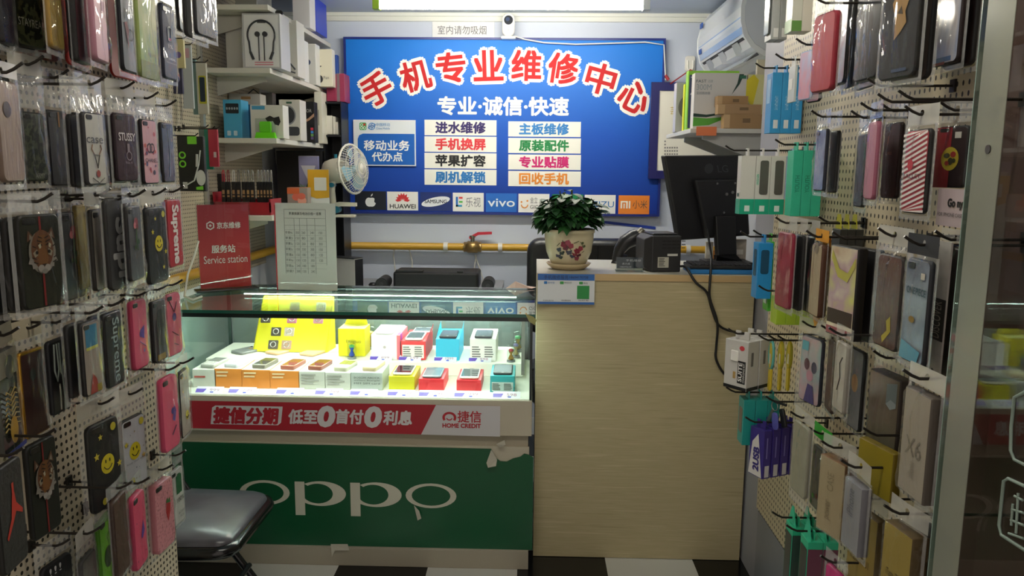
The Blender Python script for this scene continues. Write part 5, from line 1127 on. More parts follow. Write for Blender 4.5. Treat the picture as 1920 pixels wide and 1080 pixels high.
extr([(XR - .002, 2.265), (.927, 2.262), (.892, 2.215), (.877, 2.14), (.879, 2.083), (.895, 2.028), (.925, 1.988), (.975, 1.957), (1.04, 1.942), (XR - .002, 1.955)], ay0 - .004, ay0 - .0005, m('#c4cad2', .25), 'end_cap', ac)
MB(m('#9db6dc', .25)).add([(.8645, ay0 + .02, 2.10), (.8645, ay1 - .02, 2.10), (.8765, ay1 - .02, 2.03), (.8765, ay0 + .02, 2.03)], [(0, 1, 2, 3)]).build('blue_band', ac, True)
MB(m('#2c3036', .5)).add([(.8805, ay0 + .03, 2.018), (.8805, ay1 - .05, 2.018), (.955, ay1 - .05, 1.946), (.955, ay0 + .03, 1.946)], [(0, 1, 2, 3)]).build('outlet', ac, True)
for k in range(3):
    lv = MB(m('#b9bfc6', .3)); y = ay0 + .12 + k * .26; lv.add([(.882, y, 2.012), (.93, y + .03, 1.962), (.915, y + .13, 1.97), (.878, y + .08, 2.01)], [(0, 1, 2, 3)]); lv.build('vane', ac, True)
MB(m('#aab0b8', .3)).add([(.935, ay0 + .02, 1.955), (.935, ay1 - .04, 1.955), (.885, ay1 - .04, 1.915), (.885, ay0 + .02, 1.915), (.94, ay0 + .02, 1.953), (.94, ay1 - .04, 1.953), (.89, ay1 - .04, 1.911), (.89, ay0 + .02, 1.911)], [(0, 1, 2, 3), (7, 6, 5, 4), (0, 4, 5, 1), (1, 5, 6, 2), (2, 6, 7, 3), (3, 7, 4, 0)]).build('louvre', ac, True)
for z in (2.19, 2.06): MB(m('#2a58b0')).box(.8625, .868 if z > 2.1 else .866, ay1 - .09, ay1 - .04, z, z + .025).build('brand_mark', ac, True)
hz_ = [onY(1462, 80, 3.36), onY(1475, 95, 3.25), onY(1490, 105, 3.1), onY(1510, 112, 2.95)]
tag(MB(m('#b9b096', .6)).tube([(min(p.x, XR - .04), p.y, p.z) for p in hz_], .028, 10).build('drain_hose', None, True, hz_[0]), 'cream wrapped hose running from the air conditioner toward the perforated board', 'hose')
# shelf with router boxes
sy0, sy1 = 3.18, 3.75; sz = onY(1350, 244, 3.3).z
sx0 = onY(1284, 240, 3.3).x
rs_ = thing('wall_shelf', 'white bracket shelf with router boxes on the right wall below the air conditioner', 'shelf', ((sx0 + XR) / 2, 3.45, sz - .02))
MB(m('#c9c8c2', .4)).box(sx0, XR - .002, sy0, sy1, sz - .018, sz).build('board', rs_, True, bevel=.002)
for y in (3.22, 3.6):
    MB(m('#b4b4b0', .4)).add([(sx0 + .06, y, sz - .019), (XR - .002, y, sz - .019), (XR - .002, y, sz - .24), (XR - .03, y, sz - .24), (XR - .03, y, sz - .19), (sx0 + .06, y, sz - .04)] + [(sx0 + .06, y + .02, sz - .019), (XR - .002, y + .02, sz - .019), (XR - .002, y + .02, sz - .24), (XR - .03, y + .02, sz - .24), (XR - .03, y + .02, sz - .19), (sx0 + .06, y + .02, sz - .04)],
      [(0, 1, 2, 3, 4, 5), (11, 10, 9, 8, 7, 6)] + [(i, i + 6, (i + 1) % 6 + 6, (i + 1) % 6) for i in range(6)]).build('bracket', rs_, True)
zs_ = sz + .0008
def fast_art(t, W_, H_, D):
    for s_, u0, u1, v0, v1, h in (('FAST', -.47, -.28, .83, .88, '#2c4450'), ('迅捷', -.25, -.16, .83, .88, '#8a9298'), ('300M', -.46, -.18, .70, .80, '#9aa4aa'), ('无线路由器', -.46, -.2, .62, .67, '#7c868c')): MB().text(s_, u0 * W_, u1 * W_, v0 * H_, v1 * H_, -.0012, m(h)).build('lettering', t)
    MB(m('#58a43c', .3)).poly([(-.5 * W_, .06 * H_), (-.2 * W_, .08 * H_), (.1 * W_, .2 * H_), (.25 * W_, .34 * H_), (.3 * W_, .30 * H_), (-.0 * W_, .22 * H_), (-.25 * W_, .2 * H_), (-.5 * W_, .22 * H_)], -.0008).build('green_swoosh', t)
    MB(m('#1e3c34', .3)).poly([(-.5 * W_, .23 * H_), (-.25 * W_, .22 * H_), (.0 * W_, .27 * H_), (.0 * W_, .30 * H_), (-.25 * W_, .265 * H_), (-.5 * W_, .29 * H_)], -.001).build('dark_swoosh', t)
    MB(m('#1e3c34', .3)).poly([(.33 * W_, H_ * .98), (.42 * W_, H_ * .98), (.34 * W_, .8 * H_), (.2 * W_, .62 * H_), (.3 * W_, .82 * H_)], -.001).build('dark_swoosh', t)
    MB(m('#2c6a50')).poly([(.34 * W_, .9 * H_), (.46 * W_, .9 * H_), (.46 * W_, .96 * H_), (.34 * W_, .96 * H_)], -.0012).build('badge', t)
carton('router_box', 'white router box with green and dark swoosh, front of the right shelf', 'box', 1301, 1401, 137, 238, 3.30, zs_, .06, '#cfccca', None, None, fast_art)
carton('router_box', 'lime and navy router box edge right behind the white router box', 'box', 1289, 1384, 133, 240, 3.37, zs_, .05, '#8cc838', None, None, lambda t, W_, H_, D: (MB(m('#22345c')).poly([(-.48 * W_, .04 * H_), (.3 * W_, .04 * H_), (.3 * W_, .93 * H_), (-.48 * W_, .93 * H_)], -.0008).build('navy_field', t), MB().text('T\n4', -.45 * W_, -.36 * W_, .55 * H_, .9 * H_, -.0014, m('#d8dce8')).build('lettering', t)))
carton('yellow_box', 'thin yellow box behind the lime router box on the right shelf', 'box', 1282, 1340, 158, 254, 3.43, zs_, .03, '#d6dc28', None)
t, W_, H_ = carton('grey_box', 'pale grey box with ring print at the wall end of the right shelf', 'box', 1267, 1330, 155, 256, 3.50, zs_, .06, '#b4b4c0', None, None, lambda t, W_, H_, D: MB(m('#6c6c76')).ringz(-.02 * W_, .5 * H_, .06, .06, .02, .02, -.001, a0=90, a1=270).build('ring_print', t))
for i, (lab, x0, x1, y0, y1, Y, h) in enumerate((('small brown carton on top, back of three stacked before the router box', 1345, 1403, 180, 200, 3.24, '#a5835a'), ('flat brown carton, middle of three stacked before the router box', 1346, 1428, 196, 216, 3.215, '#a88862'), ('larger brown carton, bottom of three stacked before the router box', 1357, 1428, 214, 243, 3.20, '#a18058'))):
    zz = (onY(1400, 200, 3.24).z, onY(1400, 214.5, 3.215).z, zs_)[i]
    def cart(t, W_, H_, D): MB(m('#c0a077', .5)).box(-.5 * W_, -.34 * W_, -.001, -.0002, .05 * H_, .95 * H_).build('end_flap', t); MB(m('#7a6244')).box(0, .2 * W_, -.001, -.0002, .4 * H_, .7 * H_).build('stamp', t)
    carton('brown_carton', lab, 'box', x0, x1, y0, y1, Y, zz, .05, h, None, 'brown cartons on the right shelf', cart)
carton('orange_packet', 'translucent orange packet under the white router box', 'packet', 1304, 1342, 238, 252, 3.19, sz - .030, .004, '#e07a4a', None)
bpy.data.objects['orange_packet'].location.y = sy0 - .0075
t, W_, H_ = carton('yellow_pouch', 'yellow and white pouch packet standing right of the router box', 'packet', 1399, 1432, 140, 196, 3.30, zs_, .03, '#d8d49c', None, None, lambda t, W_, H_, D: MB(m('#d8c828')).poly([(-.5 * W_, .6 * H_), (-.1 * W_, .4 * H_), (.2 * W_, .9 * H_), (-.1 * W_, H_), (-.5 * W_, .9 * H_)], -.0008).build('yellow_print', t))
carton('cream_packet', 'cream flat packet behind the blue hanging boxes', 'packet', 1418, 1452, 112, 200, 3.36, zs_, .02, '#c9c1ab', None)

# ---------------------------------------------------------------- boxes hanging on the right board
HK = m('#2c2824', .35, .5)
def hook(lab, side, X0, Y, z, L_, group):
    """straight wire hook from the board, tip turned up"""
    s_ = -1 if side == 'R' else 1
    t = thing('display_hook', lab, 'hook', (X0 + s_ * .0005, Y, z), 0, group)
    MB(HK).tube([(0, 0, 0), (s_ * (L_ - .012), 0, -.001), (s_ * L_, 0, .004), (s_ * (L_ + .014), 0, .013)], .0026, 8).build('wire', t)
    MB(HK).box(-.0005 if s_ > 0 else -.004, .004 if s_ > 0 else .0005, -.009, .009, -.012, .012).build('back_clip', t)
    return t
def hbox(name, labs, cat, xe, yt, yb, Xf, w_, th, cols, group, art=None, side_art=None, tab=True, skip=0, hl='', rot=0):
    """boxes one behind another on a hook; xe = photo x of the near front edge at front plane Xf"""
    pt = onX(xe, (yt + yb) / 2, Xf); zt_ = onX(xe, yt, Xf).z; zb_ = onX(xe, yb, Xf).z; H_ = zt_ - zb_
    A_ = R(-90 + rot); ax_ = Vector((math.cos(A_), math.sin(A_), 0)); iy_ = Vector((-math.sin(A_), math.cos(A_), 0)); c0_ = Vector((Xf, pt.y, 0)) - ax_ * (w_ / 2); Yc = c0_.y + iy_.y * th * .5
    for i, lab in enumerate(labs):
        c_ = cols[i % len(cols)]
        t = thing(name, lab, cat, (c0_.x + iy_.x * i * (th + (.0008 if not rot else .004)), c0_.y + iy_.y * i * (th + (.0008 if not rot else .004)), zb_), A_, group if len(labs) > 1 else None)
        MB(m(c_, .35)).box(-w_ / 2, w_ / 2, 0, th, 0, H_).build('box_body', t, bevel=.001)
        if tab: MB(m(c_, .35)).poly([(-w_ * .3, H_ + .0003), (w_ * .3, H_ + .0003), (w_ * .3, H_ + .022), (w_ * .08, H_ + .022), (w_ * .08, H_ + .012), (-w_ * .08, H_ + .012), (-w_ * .08, H_ + .022), (-w_ * .3, H_ + .022)], th * .45, th * .55).build('hang_tab', t)
        if art: art(t, w_, H_, th, i)
        if side_art: side_art(t, w_, H_, th, i)
    hook('wire hook carrying the ' + short(labs[0], 10) + (' ' + hl if hl else ''), 'R', PR, Yc, zt_ + .0165, PR - Xf + .03, 'wire hooks on the right board')
    return Yc
def SM(w_):      # maps side-face drawing (u across thickness, z) onto the near (+x) side
    return Matrix(((0, 1, 0, w_ / 2 + .0006), (1, 0, 0, 0), (0, 0, 1, 0), (0, 0, 0, 1)))
def onside(mb, w_):
    mb.v = [Vector((w_ / 2 - p.y, p.x, p.z)) for p in mb.v]; return mb
# sky blue boxes
def a_blue(t, w_, H_, th, i):
    MB(m('#88b4d4')).poly([(-.3 * w_, .5 * H_), (.3 * w_, .5 * H_), (.3 * w_, .9 * H_), (-.3 * w_, .9 * H_)], -.0008).build('window_print', t)
def s_blue(t, w_, H_, th, i):
    onside(MB(m('#d0d4d8')).poly([(.3 * th, .08 * H_), (.75 * th, .08 * H_), (.75 * th, .22 * H_), (.3 * th, .22 * H_)], -.0008), w_).build('barcode_label', t)
    onside(MB().text('手机电池', .35 * th, .65 * th, .38 * H_, .62 * H_, -.0008, m('#a8cce4')), w_).build('side_print', t)
hbox('battery_box', ['sky blue box on the hook, nearest the shop interior of three', 'sky blue box, middle of three on the hook', 'sky blue box nearest the board of three'], 'box', 1446, 137, 249, .70, .055, .030, ['#2f8fc8'], 'sky blue boxes on the right board', a_blue, s_blue)
# clear pouch in front of them
pt = onX(1476, 150, .69)
hbox('clear_pouch', ['small clear white tagged pouch hanging before the sky blue boxes'], 'pouch', 1490, 122, 190, .655, .05, .006, ['#b9c0bc'], None, lambda t, w_, H_, th, i: MB(m('#dcdcd6')).poly([(-.4 * w_, .35 * H_), (.2 * w_, .35 * H_), (.2 * w_, .65 * H_), (-.4 * w_, .65 * H_)], -.0008).build('white_tag', t), None)
# white / teal cable boxes
def a_cab(t, w_, H_, th, i):
    if i < 3: MB(m('#1fa582', .35)).poly([(-w_ / 2, 0), (w_ / 2, 0), (w_ / 2, .26 * H_), (-w_ / 2, .26 * H_)], -.0008).build('teal_foot', t)
    MB(m('#1c5a50')).poly([(-w_ * .2, .3 * H_), (w_ * .25, .3 * H_), (w_ * .25, .36 * H_), (-w_ * .2, .36 * H_)], -.0008).build('fine_print', t)
def s_cab(t, w_, H_, th, i):
    if i < 3: onside(MB(m('#1fa582', .35)).poly([(0, 0), (th, 0), (th, .26 * H_), (0, .26 * H_)], -.0006), w_).build('teal_foot', t)
    if i in (1, 2): onside(MB(m('#5c5854', .2)).rslab(.28 * th, .85 * th, .34 * H_, .92 * H_, -.002, -.0007, .006), w_).build('window', t)
    onside(MB(m('#d6e6e0')).poly([(.35 * th, .05 * H_), (.7 * th, .05 * H_), (.7 * th, .15 * H_), (.35 * th, .15 * H_)], -.0014), w_).build('code_label', t)
    if i == 1: onside(MB().text('扣魔', .06 * th, .22 * th, .5 * H_, .7 * H_, -.0008, m('#2ab08a')), w_).build('side_print', t)
    if i == 3: onside(MB(m('#c9a77c', .4)).poly([(0, 0), (th, 0), (th, .27 * H_), (0, .27 * H_)], -.0006), w_).build('tan_foot', t)
hbox('cable_box', ['white box with teal foot, first in the cable row by the monitor', 'white windowed box with teal foot, second in the cable row', 'white windowed box with teal foot, third in the cable row', 'pale blue box with tan foot, last in the cable row'], 'box', 1388, 292, 402, .612, .04, .043, ['#cfcdc8', '#d2d0ca', '#d2d0ca', '#a9bcd8'], 'cable boxes beside the monitor', a_cab, s_cab)
# turquoise YOUTH boxes
def s_you(t, w_, H_, th, i):
    onside(MB().text('YOUTH', .3 * th, .75 * th, .36 * H_, .62 * H_, -.0008, m('#1c7a66'), rot=90), w_).build('side_print', t)
hbox('earphone_box', ['turquoise box with sideways lettering, foremost of three', 'turquoise box with sideways lettering, middle of three', 'turquoise box with sideways lettering, rearmost of three'], 'box', 1485, 282, 406, .698, .05, .026, ['#35b894'], 'turquoise boxes on the right board', None, s_you)
# blue and green packs below the monitor
def a_win(t, w_, H_, th, i): MB(m('#24506c', .25)).rslab(-.25 * w_, .25 * w_, .4 * H_, .88 * H_, -.001, 0, .006).build('window', t)
hbox('cable_box', ['bright blue windowed box below the monitor stand'], 'box', 1420, 455, 562, .62, .05, .04, ['#2486c4'], None, a_win, lambda t, w_, H_, th, i: onside(MB(m('#1d4a66', .25)).rslab(.2 * th, .75 * th, .45 * H_, .88 * H_, -.001, 0, .006), w_).build('window', t))
hbox('green_pack', ['slim green and white pack beside the bright blue windowed box'], 'box', 1442, 452, 586, .66, .045, .010, ['#4fae3c'], None, lambda t, w_, H_, th, i: MB(m('#c9dcc8')).poly([(-.3 * w_, .1 * H_), (.3 * w_, .1 * H_), (.3 * w_, .8 * H_), (-.3 * w_, .8 * H_)], -.0008).build('print', t), lambda t, w_, H_, th, i: onside(MB(m('#c4d8c8')).poly([(.2 * th, .75 * H_), (.8 * th, .75 * H_), (.8 * th, .93 * H_), (.2 * th, .93 * H_)], -.0008), w_).build('code_label', t))
hbox('lime_box', ['lime green box under the crimson case bag, foremost', 'lime green box, second under the crimson case bag', 'lime green box, third in the row under the crimson case', 'lime green box, fourth and nearest the board'], 'box', 1456, 558, 610, .655, .05, .026, ['#a8c838'], 'lime boxes on the right board', None, None, True)
# charger kits
def a_kit(t, w_, H_, th, i):
    MB(m('#c4c2be', .4)).poly([(-.45 * w_, .10 * H_), (.45 * w_, .10 * H_), (.45 * w_, .97 * H_), (-.45 * w_, .97 * H_)], -.0006).build('front_print', t)
    MB(m('#161618')).poly([(-.5 * w_, 0), (.5 * w_, 0), (.5 * w_, .07 * H_), (-.5 * w_, .07 * H_)], -.0012).poly([(.1 * w_, .14 * H_), (.44 * w_, .14 * H_), (.44 * w_, .6 * H_), (.1 * w_, .6 * H_)], -.0012).build('black_label', t)
    MB().text('SUITE', .13 * w_, .30 * w_, .18 * H_, .57 * H_, -.0018, m('#e6e4e0'), rot=90, bold=.03).text('CHARGING KIT', .33 * w_, .41 * w_, .17 * H_, .56 * H_, -.0018, rot=90).build('lettering', t)
    MB(m('#e6e4e0', .4)).rslab(-.2 * w_, .14 * w_, .58 * H_, .8 * H_, -.006, -.0008, .004, .002).build('charger_picture', t)
    MB(m('#c8404c')).ell(.25 * w_, .86 * H_, .11 * w_, .05 * H_, -.0012).build('red_badge', t)
    MB(m('#b09058')).poly([(-.1 * w_, .22 * H_), (.02 * w_, .22 * H_), (.02 * w_, .36 * H_), (-.1 * w_, .36 * H_)], -.0012).build('plug_picture', t)
def s_kit(t, w_, H_, th, i):
    onside(MB(m('#1a1a1c')).poly([(0, 0), (th, 0), (th, .07 * H_), (0, .07 * H_)], -.0006), w_).build('black_foot', t)
    onside(MB(m('#6c6a68')).poly([(.3 * th, .5 * H_), (.5 * th, .5 * H_), (.5 * th, .78 * H_), (.3 * th, .78 * H_)], -.0006), w_).build('side_print', t)
hbox('charger_kit', ['white and black charger kit box, outer one facing the counter', 'white and black charger kit box, inner one behind the first'], 'box', 1401, 641, 738, .585, .075, .05, ['#c4c2be'], 'charger kits on the right board', a_kit, s_kit, rot=38)
# yellow cable straps
for i, (lab, px, X) in enumerate((('yellow data cable strap with mint loop, nearest the charger kit', 1446, .64), ('yellow data cable strap, middle of three', 1464, .69), ('yellow data cable strap nearest the board', 1480, .735))):
    a = onX(px, 640, X); b = onX(px, 738, X)
    t = thing('cable_strap', lab, 'cable', (X, a.y, b.z), R(-90), 'yellow cable straps')
    H_ = a.z - b.z
    MB(m('#cfb524', .35)).rslab(-.011, .011, 0, H_, 0, .006, .008, .002).build('strap', t)
    MB(m('#5aa8a0' if i == 0 else '#b8b02c', .4)).tube([(.018 * math.cos(k * .5236), .003, H_ * .72 + .038 * math.sin(k * .5236)) for k in range(12)], .004, 6, True).build('cable_loop', t)
    MB(m('#d8d4b8')).poly([(-.007, H_ * .55), (.007, H_ * .55), (.007, H_ * .75), (-.007, H_ * .75)], -.0006).build('print', t)
    hook('thin hook holding the ' + lab, 'R', PR, a.y, a.z + .004, PR - X + .02, 'wire hooks on the right board')
# teal boxes, keys, violet boxes
hbox('teal_box', ['dark teal box with cut-out window under the charger kits, foremost', 'dark teal box behind the foremost one', 'dark teal box nearest the board'], 'box', 1393, 748, 838, .585, .05, .032, ['#1d8a84'], 'teal boxes below the charger kits', lambda t, w_, H_, th, i: MB(m('#6a5c50', .3)).rslab(-.3 * w_, .3 * w_, .25 * H_, .8 * H_, -.001, 0, .006).build('window', t), None)
def a_usb(t, w_, H_, th, i):
    MB(m('#cfc9c6', .4)).poly([(-.5 * w_, .02 * H_), (.46 * w_, .02 * H_), (.1 * w_, .9 * H_), (-.3 * w_, .7 * H_)], -.0008).build('white_field', t)
    MB().text('2USB', -.2 * w_, .25 * w_, .12 * H_, .62 * H_, -.0014, m('#332870'), rot=90, bold=.05).build('lettering', t)
def s_usb(t, w_, H_, th, i):
    onside(MB(m('#c4bfc4')).poly([(.25 * th, .03 * H_), (.8 * th, .03 * H_), (.8 * th, .27 * H_), (.25 * th, .27 * H_)], -.0008), w_).build('barcode_label', t)
    onside(MB(m('#7c74b8')).poly([(.35 * th, .42 * H_), (.5 * th, .42 * H_), (.5 * th, .85 * H_), (.35 * th, .85 * H_)], -.0008), w_).build('side_print', t)
hbox('charger_box', ['violet and white charger box with sideways lettering, outermost', 'violet charger box, second on its hook', 'violet charger box, third on its hook', 'violet charger box nearest the board'], 'box', 1431, 806, 903, .625, .055, .026, ['#3a2c7c'], 'violet charger boxes', a_usb, s_usb, rot=24)
q = onX(1452, 770, .655)
ky = thing('key_bunch', 'bunch of keys with a violet tag hanging on a hook above violet boxes', 'keys', (q.x, q.y, onX(1452, 752, .655).z), R(-70))
MB(m('#a8a8a4', .25, .8)).tube([(.013 * math.cos(k * .5236), 0, -.012 + .013 * math.sin(k * .5236)) for k in range(12)], .0015, 6, True).build('key_ring', ky)
MB(m('#5a5cac', .35)).rslab(-.008, .016, -.075, -.028, -.006, -.002, .010, .001, M=Matrix.Rotation(R(-8), 4, 'Y')).build('tag', ky)
MB(m('#8a8884', .3, .7)).add([(-.010, 0, -.02), (-.004, 0, -.024), (-.030, .003, -.085), (-.042, .003, -.078), (-.010, .003, -.02), (-.004, .003, -.024), (-.030, .006, -.085), (-.042, .006, -.078)], [(0, 1, 2, 3), (7, 6, 5, 4), (0, 4, 5, 1), (1, 5, 6, 2), (2, 6, 7, 3), (3, 7, 4, 0)]).build('key', ky)
MB(m('#18181a', .4)).rslab(.004, .022, -.07, -.02, .004, .012, .006, .002, M=Matrix.Rotation(R(-20), 4, 'Y')).build('car_key', ky)
MB(m('#121214', .4)).tube([(.0, .0, .0), (.02, 0, .002), (.04, .005, .001)], .004, 8).build('key_fob', ky)
hook('thick dark hook holding the key bunch', 'R', PR, q.y, onX(1452, 752, .655).z + .001, PR - .655 + .01, 'wire hooks on the right board')
# teal hanger boxes low on the right
def a_low(t, w_, H_, th, i):
    MB(m('#3a3c3a', .3)).poly([(-.42 * w_, 0), (.42 * w_, 0), (.42 * w_, .86 * H_), (-.42 * w_, .86 * H_)], -.0008).build('dark_window', t)
    MB(m('#34b890', .4)).poly([(-w_ * .48, H_ + .0005), (w_ * .48, H_ + .0005), (w_ * .1, H_ + .045), (-w_ * .1, H_ + .045)], th * .15, th * .22).build('mint_tab', t)
hbox('hanger_box', ['dark windowed box with mint hang tab low on the board, outermost', 'dark windowed box with mint tab behind the outermost one', 'third mint tabbed box low on the board'], 'box', 1483, 985, 1110, .64, .05, .034, ['#2fae86'], 'mint tabbed boxes low on the right', a_low, lambda t, w_, H_, th, i: onside(MB(m('#32403c', .35)).poly([(0, 0), (th, 0), (th, .88 * H_), (0, .88 * H_)], -.0006), w_).build('dark_side', t))
hbox('hanger_box', ['plum windowed box with mint hang tab, front of the lower pair', 'plum box with mint tab, behind the front plum one'], 'box', 1512, 1012, 1130, .64, .05, .034, ['#2fae86'], 'plum boxes low on the right', a_low, lambda t, w_, H_, th, i: onside(MB(m('#6a3c50', .35)).poly([(0, 0), (th, 0), (th, .88 * H_), (0, .88 * H_)], -.0006), w_).build('plum_side', t))
hbox('silver_box', ['tall silver blister box high on the right, beside the air conditioner', 'second silver blister box behind the tall one'], 'box', 1448, -30, 72, .66, .06, .022, ['#a4a8a8', '#8c9090'], 'silver boxes by the air conditioner', lambda t, w_, H_, th, i: MB(m('#8a8e90', .15, .7)).rslab(-.4 * w_, .4 * w_, .1 * H_, .9 * H_, -.006, 0, .008, .003).build('foil_face', t), lambda t, w_, H_, th, i: onside(MB(m('#d4d6d4')).poly([(.3 * th, .04 * H_), (.9 * th, .04 * H_), (.9 * th, .2 * H_), (.3 * th, .2 * H_)], -.0008), w_).build('code_label', t))
hbox('green_foot_box', ['white box with green foot high on the right board', 'plain white box behind the green footed one'], 'box', 1486, -20, 57, .68, .055, .026, ['#c4c6bc', '#c9c5ba'], 'white boxes high on the right board', lambda t, w_, H_, th, i: MB(m('#5a8a40')).poly([(-.5 * w_, 0), (.5 * w_, 0), (.5 * w_, .3 * H_), (-.5 * w_, .3 * H_)], -.0008).build('green_foot', t) if i == 0 else None, lambda t, w_, H_, th, i: onside(MB(m('#5a8a40')).poly([(0, 0), (th, 0), (th, .25 * H_), (0, .25 * H_)], -.0006), w_).build('green_foot', t) if i == 0 else None)

def a_tab(t, w_, H_, th, i):
    MB(m('#c4c02c', .4)).poly([(-w_ * .35, H_ + .001), (w_ * .35, H_ + .001), (w_ * .18, H_ + .036), (-w_ * .18, H_ + .036)], th * .2, th * .3).build('yellow_tab', t)
hbox('tab_pack', ['dark pack with yellow triangular tab above the colourful boxed case', 'second dark yellow tabbed pack behind the first', 'rearmost dark yellow tabbed pack near the board'], 'pack', 1572, 430, 540, .735, .05, .018, ['#2c2c28'], 'yellow tabbed packs', a_tab, None, False)
# ---------------------------------------------------------------- bagged phone cases on the two side boards
FILM = [mfilm(.002, .8, .05, .45), mfilm(.008, .95, .07, .5), mfilm(.0015, .7, .04, .5)]
HEAD = mglass('#f2f2ee', 1.2, .25, .5, 1.5, '#dedcd4'); CLEARHEAD = mglass('#f6f6f4', 1.4, .15, .22); SEAM_SHEEN = mglass('#f6f6f2', 1.3, .18, .22)
def P(h):
    if not isinstance(h, str): return h
    k = ('case', h)
    if k not in MC:
        mt, nt, b, o = newmat('case_plastic'); b.inputs['Base Color'].default_value = S(h); b.inputs['Roughness'].default_value = .5; b.inputs['Specular IOR Level'].default_value = .3; MC[k] = mt
    return MC[k]
CAMO = mnoise(['#1c2018', '#39402c', '#11140f', '#2c3322'], 45, .4, const=True)
CAMO2 = mnoise(['#23291c', '#4a5034', '#161a12', '#3a3a24'], 30, .3, const=True)
WOODC = mnoise(['#6f5a4c', '#8a7566', '#776357', '#98867a'], 14, .45, (9, 1, .8))
HOLO = mnoise(['#5c78b4', '#d8dce8', '#c8a0b4', '#e6e4ea', '#7aa0c8'], 14, .3, (1, 1, .4), 2)
SKY = mnoise(['#3c6ea8', '#a6b0b8', '#8098b4', '#a4848c'], 9, .4)
SPECK = mnoise(['#d08a92', '#d08a92', '#c07a84', '#8a4a54'], 160, .4)
IRID = mnoise(['#7a9acc', '#d49aa8', '#b0b8d8', '#e0a890'], 12, .2, (1, 1, .5))
GREENV = mnoise(['#7a8a44', '#5c7a34', '#98945a', '#34683c'], 8, .55, (1, 1, .6))
DARKSHINE = mnoise(['#1a1a20', '#26222c', '#4a4658'], 10, .12, (2, 1, .5))
GREYROSE = mnoise(['#2c2d30', '#3a3b3e', '#242528'], 20, .3)
BROWNG = mnoise(['#3a2420', '#6a3a2c', '#4a2c26'], 8, .15)
CLEARP = mglass('#e6e6e4', 1.3, .08, .10); MILK = mnoise(['#a8a49c', '#b8b4aa', '#98948c'], 10, .2)
LEATH = mnoise(['#1c1b1a', '#2a2826', '#131211'], 120, .5, bump=.3)
def draw(ops, W_, H_, y0=-.0006):
    mb = MB(); y = y0
    for o in ops:
        k = o[0]; y -= .00022
        X = lambda u: u * W_
        Z = lambda v: v * H_
        if k == 't': mb.text(o[1], X(o[2]), X(o[3]), Z(o[4]), Z(o[5]), y, P(o[6]), o[7] if len(o) > 7 else 0, o[8] if len(o) > 8 else 0); y -= .0003
        elif k == 'd': mb.use(P(o[4])).ell(X(o[1]), Z(o[2]), o[3] * W_, (o[5] if len(o) > 5 else o[3]) * W_, y, None, 18)
        elif k == 'o': mb.use(P(o[5])).ringz(X(o[1]), Z(o[2]), o[3] * W_, o[3] * W_, o[4] * W_, o[4] * W_, y)
        elif k == 'r': mb.use(P(o[5])).poly([(X(o[1]), Z(o[3])), (X(o[2]), Z(o[3])), (X(o[2]), Z(o[4])), (X(o[1]), Z(o[4]))], y)
        elif k == 'p': mb.use(P(o[2])).poly([(X(u), Z(v)) for u, v in o[1]], y)
        elif k == 'l': mb.use(P(o[3])).tube([(X(u), y, Z(v)) for u, v in o[1]], o[2], 5)
        elif k == 'dots':
            random.seed(o[5])
            for i in range(o[1]):
                r = random.uniform(o[3], o[4]) * W_; mb.use(P(o[2] if isinstance(o[2], str) else random.choice(o[2]))).ell(random.uniform(-.42, .42) * W_, random.uniform(.05, .95) * H_, r, r, y, None, 10)
    return mb
def smiley(u, v, r): return [('d', u, v, r, '#c8b820'), ('d', u - r * .3, v + r * .17, r * .10, '#2a2810', r * .2), ('d', u + r * .3, v + r * .17, r * .10, '#2a2810', r * .2), ('l', [(u - r * .6, v - r * .08), (u - r * .35, v - r * .22), (u, v - r * .29), (u + r * .35, v - r * .22), (u + r * .6, v - r * .08)], .0009, '#2a2810')]
def star(u, v, r, h='#c8b838', k=.5): return ('p', [(u + r * (1 if i % 2 == 0 else .45) * math.sin(i * .6283), v + k * r * (1 if i % 2 == 0 else .45) * math.cos(i * .6283)) for i in range(10)], h)
TIGER = [('r', -.025, .025, .02, .98, '#6a1c1c'), ('p', [(-.30, .84), (-.34, .72), (-.16, .76)], '#4c3222'), ('p', [(.28, .86), (.14, .77), (.34, .73)], '#4c3222'), ('p', [(-.27, .80), (-.29, .74), (-.2, .76)], '#6c6458'), ('p', [(.26, .82), (.19, .77), (.29, .75)], '#6c6458'),
         ('d', .0, .60, .33, '#6a665c', .42), ('p', [(-.31, .55), (-.36, .49), (-.27, .48), (-.26, .43), (-.14, .44), (-.08, .38), (.08, .38), (.14, .44), (.26, .43), (.27, .48), (.36, .49), (.31, .55)], '#77726a'),
         ('d', .0, .63, .27, '#553520', .38), ('p', [(-.09, .78), (.09, .78), (.13, .52), (.08, .44), (-.08, .44), (-.13, .52)], '#62401f'), ('p', [(-.24, .60), (-.13, .64), (-.12, .57), (-.2, .55)], '#77705f'), ('p', [(.24, .60), (.13, .64), (.12, .57), (.2, .55)], '#77705f'),
         ('d', -.15, .60, .035, '#15110d'), ('d', .15, .60, .035, '#15110d'), ('d', -.075, .43, .075, '#85807a', .07), ('d', .075, .43, .075, '#85807a', .07), ('p', [(-.06, .475), (.06, .475), (.0, .445)], '#2a1d1a'), ('d', 0, .395, .07, '#6f6b66', .05)] + [('p', [(s_ * u0, v0), (s_ * u1, v0 + .022), (s_ * u1, v0 + .006), (s_ * u0, v0 - .012)], '#1c1410') for s_ in (-1, 1) for u0, u1, v0 in ((.02, .12, .755), (.03, .15, .715), (.03, .13, .68), (.19, .27, .66), (.2, .3, .54), (.17, .27, .49))] + [('p', [(s_ * .10, .70), (s_ * .16, .68), (s_ * .13, .64), (s_ * .09, .655)], '#8a8470') for s_ in (-1, 1)]
